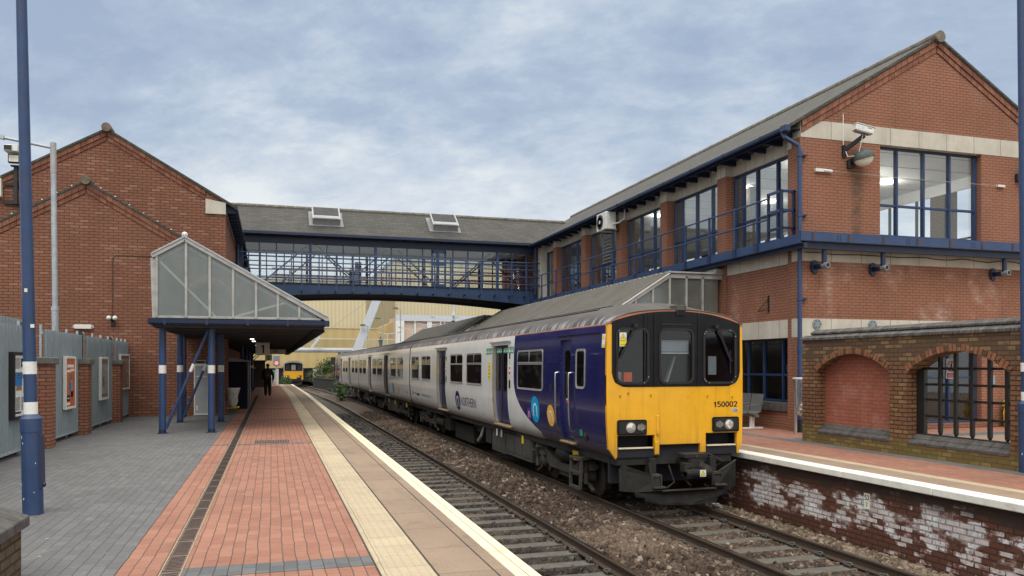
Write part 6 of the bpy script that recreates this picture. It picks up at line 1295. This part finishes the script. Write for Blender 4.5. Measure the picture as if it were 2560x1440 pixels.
# lamp posts
def lamp_post(name, label, x, y, h, lean, rb=.105, rp=.062, bh=1.08):
    t = thing(name, label, 'lamp post', (x, y, 0), 'tall blue posts with white bands'); t.rotation_euler = (0, lean, 0)
    b = MB(); b.tube([(x, y, 0), (x, y, bh)], rb, 'blue_paint', 24); b.tube([(x, y, bh-.15), (x, y, bh)], rb+.006, 'blue_paint', 24); b.tube([(x, y, bh), (x, y, bh+.05)], [rb+.006, rp+.01], 'blue_paint', 24); b.box(x+rb-.03, x+rb+.008, y-.07, y+.07, .3, .9, 'blue_dark'); b.sphere((x+rb+.01, y-.02, .33), .03, 'blue_dark', 10, 6)
    for k in range(9): a = random.uniform(3.2, 6.1); z = random.uniform(.1, .9); b.cbox((x+(rb-.002)*math.cos(a), y+(rb-.002)*math.sin(a), z), (.007, .007, random.uniform(.008, .025)), 'white_paint')
    b.build('base', t, smooth=40)
    b = MB(); b.tube([(x, y, bh+.04), (x, y, h)], [rp+.005, rp*.8], 'blue_paint', 20); b.build('pole', t, smooth=40)
    for z0, z1 in ((1.10, 1.245), (1.56, 1.70)): b = MB(); b.tube([(x, y, z0+.02), (x, y, z1+.02)], rp+.008, 'white_paint', 20); b.build('band', t, smooth=40)
    b = MB(); b.box(x+.03, x+.068, y-.06, y-.05, 2.1, 2.14, 'white_plastic'); b.box(x-.02, x+.01, y-rp-.006, y-rp, 2.5, 2.54, 'white_plastic'); b.build('sticker', t)
    b = MB(); b.bar((x-.05, y, h), (x+.9, y, h+.1), .06, .06, 'blue_paint'); b.cbox((x+1.1, y, h+.1), (.6, .25, .12), 'frame_grey'); b.build('lantern', t)
lamp_post('lamp_post', 'tall blue lamp post with white bands on the grey paving, left foreground', -2.58, 10.14, 7.5, R(-1.15))
lamp_post('lamp_post', 'tall blue lamp post with white bands in front of the arched wall, right edge', 11.30, 9.55, 9., R(-1.0), rb=.11, rp=.062)
t = thing('lamp_post', 'galvanised grey lamp post with a single arm behind the hoarding', 'lamp post', (-5.55, 24, 0)); t.rotation_euler = (0, R(-.6), 0)
b = MB(); b.tube([(-5.55, 24, 0), (-5.55, 24, 3.2)], .085, 'galv', 16); b.tube([(-5.55, 24, 3.15), (-5.55, 24, 3.25)], .098, 'galv', 16); b.tube([(-5.55, 24, 3.2), (-5.55, 24, 7.2)], .068, 'galv', 16); b.tube([(-5.55, 24, 6.85), (-5.55, 24, 7.66)], .076, 'frame_grey', 16); b.build('pole', t, smooth=40)
b = MB(); b.tube([(-5.55, 24, 7.52), (-6.75, 24, 7.72)], .04, 'galv', 10); b.build('arm', t); b = MB(); b.bar((-6.7, 24, 7.71), (-6.98, 24, 7.77), .12, .1, 'galv'); b.sphere((-7.05, 24, 7.80), .2, 'galv', 14, 6, (1.2, .7, .55)); b.sphere((-7.05, 24, 7.76), .16, 'cream_sign', 12, 6, (1, .7, .6)); b.build('lantern', t, smooth=50)
# things under the left canopy
t = thing('notice_cabinet', 'tall grey panelled cabinet against the left brick wall', 'cabinet', (-2.2, 27.9, 0)); b = MB(); b.box(-2.45, -2.0, 27.9, 28.36, .06, 1.72, 'white_plastic'); b.box(-2.47, -1.98, 27.88, 28.38, 0, .06, 'black_paint'); b.box(-2.40, -2.1, 27.95, 28.3, 1.72, 1.84, 'black_paint'); b.build('body', t, bevel=.015); b = MB(); b.box(-2.41, -2.04, 27.885, 27.9, .12, 1.66, 'grey_panel'); b.box(-2.39, -2.06, 27.88, 27.885, 1.30, 1.33, 'white_plastic'); b.box(-2.37, -2.33, 27.88, 27.885, .2, .36, 'white_plastic'); b.build('door', t); b = MB(); b.box(-1.995, -1.97, 27.95, 28.0, .85, 1.1, 'black_paint'); b.build('handle', t)
t = thing('kiosk', 'dark navy steel kiosk with a sloping roof beside the brick corner', 'kiosk', (-1.4, 32.2, 0)); b = MB(); b.box(-2.1, -.91, 32.2, 36.2, 0, 1.82, 'navy'); b.build('body', t, bevel=.02); b = MB(); b.prism([(-2.15, 1.82), (-.86, 1.82), (-.88, 1.86), (-1.9, 2.05), (-2.15, 2.05)], 'y', 32.12, 36.3, 'grey_panel'); b.build('roof', t); b = MB(); b.box(-.91, -.895, 32.6, 33.4, .1, 1.7, 'black_paint'); b.build('door', t); b = MB(); b.box(-.915, -.89, 36.0, 36.2, 0, 1.8, 'frame_grey'); b.build('corner_trim', t)
t = bag('litter_bag', 'cloudy plastic litter bag hung by the navy kiosk', (-1.30, 28.9, .25), 'plastic_bag', .62, .42)
t = thing('barrier_rail', 'low yellow tubular rail on the paving under the litter bag', 'rail', (-1.4, 29.3, 0)); b = MB(); b.tube([(-1.6, 29.0, .0), (-1.6, 29.0, .20), (-1.15, 29.0, .22), (-1.12, 29.3, .22)], .035, 'decal_yellow', 10); b.build('rail', t, smooth=50)
def hang_sign(name, label, x0, x1, y, z0, z1, txt, top=2.6, size=None, sx=1., frame=True):
    t = thing(name, label, 'sign', ((x0+x1)/2, y, z0), 'signs hung under the canopy'); b = MB(); b.box(x0, x1, y, y+.08, z0, z1, 'cream_sign'); b.build('panel', t, bevel=.01); b = MB()
    for x in (x0+.07, x1-.07): b.box(x-.02, x+.02, y+.02, y+.06, z1, top, 'black_paint')
    b.build('hanger', t); vf = digits2d(txt, size) if txt.isdigit() else text2d(txt, size, .012, sx); W_ = width2d(vf)+min(v[0] for v in vf[0]); b = MB(); b.flat(vf, ((x0+x1)/2-W_/2 if frame else x0+.06, y-.004, (z0+z1)/2-size*(.5 if txt.isdigit() else .35)), (1, 0, 0), (0, 0, 1), 'ink'); b.build('lettering', t); return t
hang_sign('platform_sign', 'large square platform sign reading 1, nearer of the two', -.62, -.09, 33, 2.08, 2.58, '1', 2.62, .36)
hang_sign('platform_sign', 'small square platform sign reading 1, farther under the canopy', -.46, .0, 58, 2.0, 2.42, '1', 2.62, .30)
t = hang_sign('way_out_sign', 'long cream Way out sign with an arrow under the canopy', -.75, .70, 44, 2.32, 2.52, 'Way out', 2.62, .17, frame=False)
b = MB(); ax = .22; b.box(ax-.13, ax+.09, 43.992, 43.996, 2.35, 2.36, 'ink'); b.box(ax-.13, ax+.09, 43.992, 43.996, 2.475, 2.485, 'ink'); b.box(ax-.13, ax-.12, 43.992, 43.996, 2.35, 2.485, 'ink'); b.box(ax+.08, ax+.09, 43.992, 43.996, 2.35, 2.485, 'ink'); b.box(ax-.07, ax+.05, 43.992, 43.996, 2.41, 2.425, 'ink'); b.add([(ax-.10, 43.994, 2.417), (ax-.04, 43.994, 2.455), (ax-.04, 43.994, 2.38)], [(0, 1, 2)], 'ink'); b.build('arrow', t)
t = thing('timber_shed', 'dark timber clad shed at the end of the left platform', 'shed', (-1.6, 64, 0)); b = MB(); b.box(-3.2, -.52, 64, 68, 0, 1.98, 'wood_grey')
for k in range(19): b.box(-3.1+k*.14, -3.085+k*.14, 63.985, 64, 0, 1.95, 'shade_black')
b.build('wall', t); b = MB(); b.box(-3.3, -.42, 63.9, 68.1, 1.98, 2.06, 'shade_black'); b.build('roof', t); b = MB(); b.box(-1.42, -1.22, 63.97, 63.985, 1.42, 1.52, 'yellow_paint'); b.build('label', t)
t = thing('picket_fence', 'white picket fence closing the end of the left platform', 'fence', (.2, 71, 0)); b = MB()
for k in range(10): x = -.45+k*.095; b.prism([(x, .05), (x+.055, .05), (x+.055, 1.22), (x+.027, 1.3), (x, 1.22)], 'y', 71, 71.03, 'white_paint')
b.box(-.5, .5, 71.03, 71.06, .3, .4, 'white_paint'); b.box(-.5, .5, 71.03, 71.06, .95, 1.05, 'white_paint'); b.build('picket', t); b = MB(); b.box(.42, .54, 70.95, 71.05, 0, 1.36, 'white_paint'); b.build('post', t); b = MB(); b.tube([(.12, 70.97, 1.05), (.12, 70.99, 1.05)], .14, 'teal', 14); b.build('notice', t)
t = thing('signal', 'railway signal on a post showing a red light', 'signal', (.45, 80, -1.1)); b = MB(); b.box(.1, .72, 80, 80.25, 1.65, 2.62, 'hoarding'); b.build('head', t, bevel=.03); b = MB(); b.tube([(.41, 79.98, 1.9), (.41, 80.0, 1.9)], .19, 'red_light', 16); b.build('lens', t); b = MB(); b.tube([(.41, 79.99, 1.9), (.41, 79.93, 1.9)], .23, 'black_paint', 16, False); b.tube([(.41, 80.1, -1.2), (.41, 80.1, 1.7)], .08, 'galv', 10); b.build('post', t)
# ------------------------------------------------------------------ the person walking away
def person(loc, label):
    x, y, z = loc; t = thing('person', label, 'person', loc)
    J = {'pel': (0, 0, .93, .185, .13), 'wst': (0, 0, 1.08, .19, .13), 'chs': (0, .01, 1.30, .225, .14), 'nck0': (0, .01, 1.42, .10, .08), 'nck': (0, .02, 1.48, .058, .058), 'hd0': (0, .03, 1.56, .078, .09), 'hd1': (0, .035, 1.65, .082, .10), 'hd2': (0, .03, 1.715, .055, .07),
         'sl': (-.195, .0, 1.375, .095, .095), 'el': (-.27, -.03, 1.13, .075, .075), 'wl': (-.265, .06, .90, .055, .055), 'hl': (-.255, .085, .82, .042, .03), 'sr': (.195, .0, 1.375, .095, .095), 'er': (.275, -.02, 1.13, .075, .075), 'wr': (.27, .03, .89, .055, .055), 'hr': (.265, .05, .81, .042, .03),
         'hpl': (-.09, 0, .88, .125, .13), 'knl': (-.105, .05, .49, .095, .1), 'akl': (-.11, -.02, .10, .078, .085), 'fl': (-.115, .02, .045, .045, .04), 'tl': (-.13, .15, .035, .045, .03), 'hpr': (.09, 0, .88, .125, .13), 'knr': (.10, .02, .49, .095, .1), 'akr': (.105, .0, .09, .078, .085), 'fr': (.11, .04, .045, .045, .04), 'tr': (.125, .17, .035, .045, .03)}
    E_ = ['pel-wst', 'wst-chs', 'chs-nck0', 'nck0-nck', 'nck-hd0', 'hd0-hd1', 'hd1-hd2', 'chs-sl', 'sl-el', 'el-wl', 'wl-hl', 'chs-sr', 'sr-er', 'er-wr', 'wr-hr', 'pel-hpl', 'hpl-knl', 'knl-akl', 'akl-fl', 'fl-tl', 'pel-hpr', 'hpr-knr', 'knr-akr', 'akr-fr', 'fr-tr']
    ks = list(J); vs = [J[k][:3] for k in ks]; es = [tuple(ks.index(q) for q in e.split('-')) for e in E_]; rs = [J[k][3:] for k in ks]
    for s in ('l', 'r'):     # fingers and thumb
        h = ks.index('h'+s); hx, hy, hz_ = J['h'+s][:3]; sg = -1 if s == 'l' else 1
        for k, (dy, ln) in enumerate(((-.028, .062), (-.01, .075), (.01, .07), (.027, .055))):
            a = len(vs); vs += [(hx+sg*.004, hy+dy, hz_-.045), (hx-sg*.006, hy+dy+.006, hz_-.045-ln*.55), (hx-sg*.022, hy+dy+.01, hz_-.045-ln)]; rs += [(.0105, .0105), (.0095, .0095), (.008, .008)]; es += [(h, a), (a, a+1), (a+1, a+2)]
        a = len(vs); vs += [(hx-sg*.02, hy+.05, hz_-.005), (hx-sg*.03, hy+.06, hz_-.045)]; rs += [(.012, .012), (.009, .009)]; es += [(h, a), (a, a+1)]
    me = bpy.data.meshes.new('person'); me.from_pydata(vs, es, []); o = bpy.data.objects.new('body', me); COL.objects.link(o)
    md = o.modifiers.new('skin', 'SKIN'); md.use_smooth_shade = True
    for i, r in enumerate(rs): me.skin_vertices[0].data[i].radius = r
    me.skin_vertices[0].data[0].use_root = True
    o.modifiers.new('sub', 'SUBSURF').levels = 2; dg = bpy.context.evaluated_depsgraph_get(); m2 = bpy.data.meshes.new_from_object(o.evaluated_get(dg)); o.modifiers.clear(); o.data = m2
    for m in ('cloth_black', 'skin_tone'): m2.materials.append(MATS[m])
    for p in m2.polygons: p.material_index = 1 if (p.center.z > 1.49 or (p.center.z < .875 and abs(p.center.x) > .2)) else 0
    o.parent = t
    b = MB(); b.sphere((x, y+.02, z+1.66), .108, 'hair_dark', 16, 9, (.92, 1.05, 1.0), -.35, 1.); b.build('hair', t, smooth=60)
    b = MB(); b.prism([(x+u, z+v) for u, v in rrect(-.15, .15, .98, 1.40, .07)], 'y', y-.26, y-.11, 'black_paint'); b.prism([(x+u, z+v) for u, v in rrect(-.11, .11, 1.0, 1.2, .04)], 'y', y-.30, y-.26, 'black_paint'); b.box(x-.015, x+.015, y-.305, y-.3, z+1.1, z+1.14, 'white_plastic'); b.build('backpack', t, bevel=.02)
    b = MB(); b.tube([(x-.11, y-.13, z+1.38), (x-.12, y-.02, z+1.46), (x-.12, y+.12, z+1.38)], .022, 'black_paint', 6); b.tube([(x+.11, y-.13, z+1.38), (x+.12, y-.02, z+1.46), (x+.12, y+.12, z+1.38)], .022, 'black_paint', 6); b.build('strap', t)
person((-.22, 45.2, 0), 'person in dark clothes with a black backpack walking away along the platform')
# ------------------------------------------------------------------ plants
def plant(name, label, c, sz, n, leaf=.09, mat='leaf', group=None, cat='bush'):
    t = thing(name, label, cat, c, group); b = MB()
    for k in range(7):
        a = random.uniform(0, 6.3); r = random.uniform(.2, .8); b.tube([(c[0], c[1], c[2]), (c[0]+sz[0]*.3*r*math.cos(a), c[1]+sz[1]*.3*r*math.sin(a), c[2]+sz[2]*.5), (c[0]+sz[0]*.5*r*math.cos(a), c[1]+sz[1]*.5*r*math.sin(a), c[2]+sz[2]*.9)], [.02, .014, .005], 'bark', 5)
    b.build('stem', t); cl = rng.normal(size=(max(6, n//45), 3))*np.array([.26, .26, .24])+np.array([0, 0, .52]); idx = rng.integers(0, len(cl), n)
    P_ = cl[idx]+rng.normal(size=(n, 3))*.10; P_[:, 2] = np.clip(P_[:, 2], .02, 1.15); P_ = P_*np.array(sz)+np.array(c); N_ = rng.normal(size=(n, 3)); N_ /= np.linalg.norm(N_, axis=1)[:, None]; U = np.cross(N_, rng.normal(size=(n, 3))); U /= np.linalg.norm(U, axis=1)[:, None]; V_ = np.cross(N_, U); s = leaf*rng.uniform(.5, 1.4, (n, 1))
    q = np.stack([P_-U*s, P_+V_*s*.45+N_*s*.1, P_+U*s, P_-V_*s*.45+N_*s*.1], 1).reshape(-1, 3); b = MB(); b.add(q.tolist(), [(4*k, 4*k+1, 4*k+2, 4*k+3) for k in range(n)], mat); b.build('foliage', t, fix=False)
plant('bush', 'green bush growing by the far end of the three coach train', (5.1, 62.5, -1.15), (1.1, 1.6, 1.35), 1300, .075)
plant('bush', 'leafy bush by the front of the distant train', (1.5, 100, -1.1), (1.3, 1.4, 1.5), 500, .1)
plant('bush', 'small bush growing beside the white picket fence', (.95, 84, -1.1), (.8, 1.1, 1.5), 420, .09)
plant('bush', 'wide bright bush beyond the distant train', (7.6, 128, -1.), (4.2, 3, 2.5), 1500, .18, group='bushes beyond the tracks')
plant('bush', 'tall feathery bush standing highest beyond the tracks', (8.0, 124, -1.), (2.6, 3, 3.4), 1100, .17, group='bushes beyond the tracks')
plant('bush', 'dry brown weeds behind the dark retaining wall', (9.5, 117, -1.), (5.5, 3, 1.7), 1000, .15, 'leaf_dry', 'bushes beyond the tracks')
plant('bush', 'low green scrub right of the feathery bush', (11.2, 126, -1.), (5, 3, 2.4), 1200, .17, group='bushes beyond the tracks')
# ------------------------------------------------------------------ far background
ft = thing('train', 'distant train with a yellow front and lit tail lamps beyond the platform', 'train', (3.1, 124, -.97))
def fcar(x, y0, y1, front):
    b = MB(); e = [(-w, z) for w, z in PROF]+[(-w, z) for w, z in RPROF[1:]]+[(w, z) for w, z in RPROF[-2:0:-1]]+[(w, z) for w, z in PROF[::-1]]; b.prism([(x+u, z) for u, z in e], 'y', y0, y1, 'train_white'); r = [(-w*1.004, z+.01) for w, z in RPROF]+[(w*1.004, z+.01) for w, z in RPROF[-2::-1]]; b.prism([(x+u, z) for u, z in r], 'y', y0+.05, y1, 'grey_panel'); b.box(x-1.1, x+1.1, y0+.3, y1-.2, -.7, -.02, 'underframe'); c = b.build('carriage', ft)
    for k in range(8):
        a = y0+1.2+k*2.35; b = MB(); b.box(x-1.41, x-1.38, a, a+1.5, 1.1, 2.0, 'train_window') if k % 3 != 1 else b.box(x-1.41, x-1.37, a+.2, a+1.3, .1, 2.15, 'door_blue'); b.build('window' if k % 3 != 1 else 'door', c)
    if front:
        b = MB(); b.prism([(x-1.4, .1), (x-1.2, -.02), (x-1.15, .4), (x-.5, .4), (x-.45, .2), (x+.45, .2), (x+.5, .4), (x+1.15, .4), (x+1.2, -.02), (x+1.4, .1), (x+1.4, 1.35), (x-1.4, 1.35)], 'y', y0-.05, y0, 'train_yellow'); b.build('front_panel', c); b = MB(); us = np.linspace(-1.3, 1.3, 11); b.prism([(x-1.3, 1.4), (x+1.3, 1.4)]+[(x+u, 2.66-.22*(abs(u)/1.3)**2.3) for u in us[::-1]], 'y', y0-.06, y0-.0, 'train_black'); b.build('window_surround', c)
        b = MB(); b.box(x-1.2, x+1.2, y0-.03, y0-.005, -.2, .42, 'shade_black'); b.build('step_recess', c)
        for u0, u1 in ((-1.15, -.6), (-.3, .3), (.6, 1.15)): b = MB(); b.prism([(x+u, v) for u, v in rrect(u0, u1, 1.5, 2.3, .1)], 'y', y0-.07, y0-.06, 'dusty_black' if u0 != -.3 else 'frame_grey'); b.build('windscreen', c)
        for u in (-.9, .9): b = MB(); b.box(x+u-.3, x+u+.3, y0-.07, y0-.05, .45, .72, 'black_paint'); b.tube([(x+u-.13, y0-.09, .58), (x+u-.13, y0-.07, .58)], .09, 'tail_light', 10); b.build('headlight', c)
        b = MB(); b.prism([(x-1.25, -.2), (x-1.2, -.7), (x, -.9), (x+1.2, -.7), (x+1.25, -.2), (x+.5, -.5), (x-.5, -.5)], 'y', y0-.4, y0-.3, 'dusty_black'); b.build('plough', c)
fcar(3.1, 124, 144, True); fcar(3.1, 144.3, 164, False)
ft.location.z += cz(124)
def far(name, label, cat, parts, loc=(0, 0, 0), group=None):
    t = thing(name, label, cat, loc, group)
    for pn, b in parts: b.build(pn, t)
    return t
b = MB(); b.box(-60, 16.8, 150, 260, -1, 17.2, 'clad_pale'); b.prism([(16.8, 150), (23.5, 158), (23.5, 260), (16.8, 260)], 'z', -1, 17.6, 'clad_tan'); b.box(23.5, 75, 158, 260, -1, 22.5, 'clad_pale')
b2 = MB(); b2.box(-60.3, 17.1, 149.6, 260, 17.2, 17.9, 'far_grey'); b2.box(23.4, 75.3, 157.6, 260, 22.5, 23.3, 'far_grey')
far('warehouse', 'huge pale yellow ribbed metal shed filling the background', 'warehouse', [('wall', b), ('roof', b2)], (10, 150, -1))
b = MB(); b.prism([(-40, 1.2), (22, 1.2), (22, 10.1), (17.2, 7.95), (-40, 7.95)], 'y', 136, 144, 'clad_gold'); b3 = MB(); b3.box(-40, 22, 136.5, 144, -1, 1.2, 'dusty_black'); b3.box(6.5, 8.2, 136.2, 136.5, -1, 1.3, 'white_plastic'); b2 = MB(); b2.box(-40, 17.2, 135.9, 136, 7.85, 8.0, 'clad_pale'); far('warehouse', 'lower golden clad building in front of the pale ribbed shed', 'warehouse', [('wall', b), ('base', b3), ('trim', b2)], (0, 136, -1))
b = MB(); b.box(19.8, 38, 131, 140, -1, 9.7, 'pink_panel'); b2 = MB(); b2.box(19.5, 38.3, 130.6, 131, 9.0, 10.0, 'steel_pale'); b2.box(19.5, 20.9, 130.6, 131, -1, 9.0, 'white_paint')
for k in range(8): b2.box(22.6+k*2.15, (22.85 if k % 3 != 1 else 23.4)+k*2.15, 130.7, 131, -1, 9.0, 'white_paint')
far('office_block', 'white framed building with pink panels behind the canopy roof', 'building', [('wall', b), ('frame', b2)], (25, 131, -1))
t = thing('access_bridge', 'distant white footbridge deck with glass sides and a leaning pylon', 'footbridge', (8, 122, -1)); b = MB(); b.bar((11.5, 119, 2.6), (15.55, 119, 13.), 1.15, .9, 'steel_pale', up=(0, 1, 0)); b.bar((11.5+.5, 119.2, 2.6), (15.55+.5, 119.2, 13.), .3, 1.0, 'far_grey', up=(0, 1, 0)); b.build('pylon', t); b = MB(); b.box(-14, 18, 122, 124, 3.75, 4.3, 'steel_pale'); b.box(-14, 18, 121.9, 122, 3.95, 4.2, 'white_paint'); b.box(-14, 18, 122.1, 124, 3.6, 3.76, 'far_grey'); b.build('deck', t); b = MB(); b.bar((5.6, 121, 4.3), (6.8, 121, 5.9), .35, .35, 'steel_pale', up=(0, 1, 0)); b.build('strut', t)
b = MB(); b.box(-14, 18, 122.1, 122.14, 4.3, 5.6, 'glass'); b.box(-14, 18, 122.08, 122.16, 5.6, 5.68, 'white_paint'); b.build('parapet', t); b = MB()
for q in ((6.8, 121, 5.9), (17.5, 119.5, 5.2)): b.tube([q, (15.2, 119, 12.5)], .03, 'far_grey', 5)
b.build('cable', t); b = MB(); b.tube([(9.8, 123, -1), (9.8, 123, 3.7)], .2, 'steel_pale', 8); b.build('column', t)
person((16.0, 122.8, 4.3), 'distant person in dark clothes standing on the white footbridge deck')
for x, y, h, nm in ((17.4, 112, 9.55, 'tallest'), (15.2, 114, 8.2, 'middle'), (13.5, 118, 7.4, 'lowest')):
    b = MB(); b.tube([(x, y, -1.2), (x, y, h)], .07, 'far_grey', 7); c = MB(); c.bar((x+.05, y, h), (x-.5, y, h+.12), .1, .1, 'far_grey'); c.sphere((x-.75, y, h+.1), .42, 'lamp_hood', 10, 5, (1, .6, .6), 0, 1); c.sphere((x-.75, y, h+.1), .3, 'cream_sign', 8, 4, (1, .6, .5), -1, 0)
    far('street_lamp', nm+' of the three distant lamps with domed heads beyond the footbridge', 'street lamp', [('pole', b), ('lantern', c)], (x, y, -1.2), 'distant domed street lamps')
for x, y, h, nm in ((16.1, 116, 6.2, 'lower, left of the pink panels'), (19.9, 117, 6.9, 'second from the left'), (22.2, 117, 7.6, 'third from the left'), (25.0, 118, 8.6, 'highest, before the pink panels')):
    b = MB(); b.tube([(x, y, -1.2), (x, y, h)], .07, 'steel_pale', 7); c = MB(); c.tube([(x-1.6, y, h+.3), (x, y, h), (x+1.6, y, h+.25)], .05, 'steel_pale', 6); c.bar((x-1.5, y, h+.28), (x-2.1, y, h+.4), .22, .12, 'far_grey'); c.bar((x+1.5, y, h+.25), (x+2.1, y, h+.36), .22, .12, 'far_grey')
    far('street_lamp', 'distant twin armed lamp, '+nm, 'street lamp', [('pole', b), ('lantern', c)], (x, y, -1.2), 'distant twin armed street lamps')
b = MB(); b.tube([(22.4, 100, -1.2), (22.4, 100, 12.5)], .16, 'steel_pale', 8); c = MB(); c.cbox((22.2, 99.7, 8.2), (.35, .7, .35), 'white_plastic'); c.box(22.15, 22.5, 99.7, 100.2, 6.1, 7.4, 'dusty_black'); far('camera_mast', 'thin pale camera mast rising behind the dark canopy roof', 'mast', [('pole', b), ('camera', c)], (20, 100, -1.2))
b = MB(); b.prism([(5.2, 108), (6.9, 92), (7.1, 92), (5.5, 109)], 'z', -1.3, -.05, 'underframe'); c = MB(); c.prism([(5.15, 108), (6.85, 91.9), (7.15, 92), (5.55, 109)], 'z', -.05, .05, 'shade_black'); far('retaining_wall', 'dark low retaining wall along the far curve of the track', 'wall', [('wall', b), ('coping', c)], (6, 95, -1.3))
b = MB()
for k in range(26): b.box(9+k*.32, 9.22+k*.32, 132, 132.05, -1, 1.3, 'steel_pale')
c = MB(); c.box(9, 17, 132.05, 132.1, .9, 1.0, 'steel_pale'); far('palisade_fence', 'pale palisade fence behind the bushes', 'fence', [('pale', b), ('rail', c)], (12, 132, -1))
b = MB(); b.prism([(11.6, -.4), (16.2, -.4), (16.2, .6), (15.2, 1.0), (14.4, 1.75), (12.2, 1.75), (11.6, .9)], 'y', 133.2, 135.2, 'white_paint'); c = MB(); c.box(14.2, 15.0, 133.15, 133.2, .95, 1.45, 'glass_dark'); d_ = MB()
for x in (12.6, 15.3): d_.tube([(x, 133.1, -.6), (x, 133.4, -.6)], .4, 'rubber', 12)
far('parked_van', 'white van parked behind the bushes beyond the distant train', 'van', [('body', b), ('window', c), ('wheel', d_)], (14, 134, -1))
t = thing('signal', 'dark back of a railway signal above the far end of the train', 'signal', (7.9, 82.7, -1.2)); b = MB(); b.box(5.75, 6.35, 82.5, 82.8, 1.7, 2.5, 'dusty_black'); b.build('head', t); b = MB(); b.tube([(6.1, 82.9, -1.2), (6.1, 82.9, 2.4)], .07, 'dusty_black', 8); b.build('post', t)
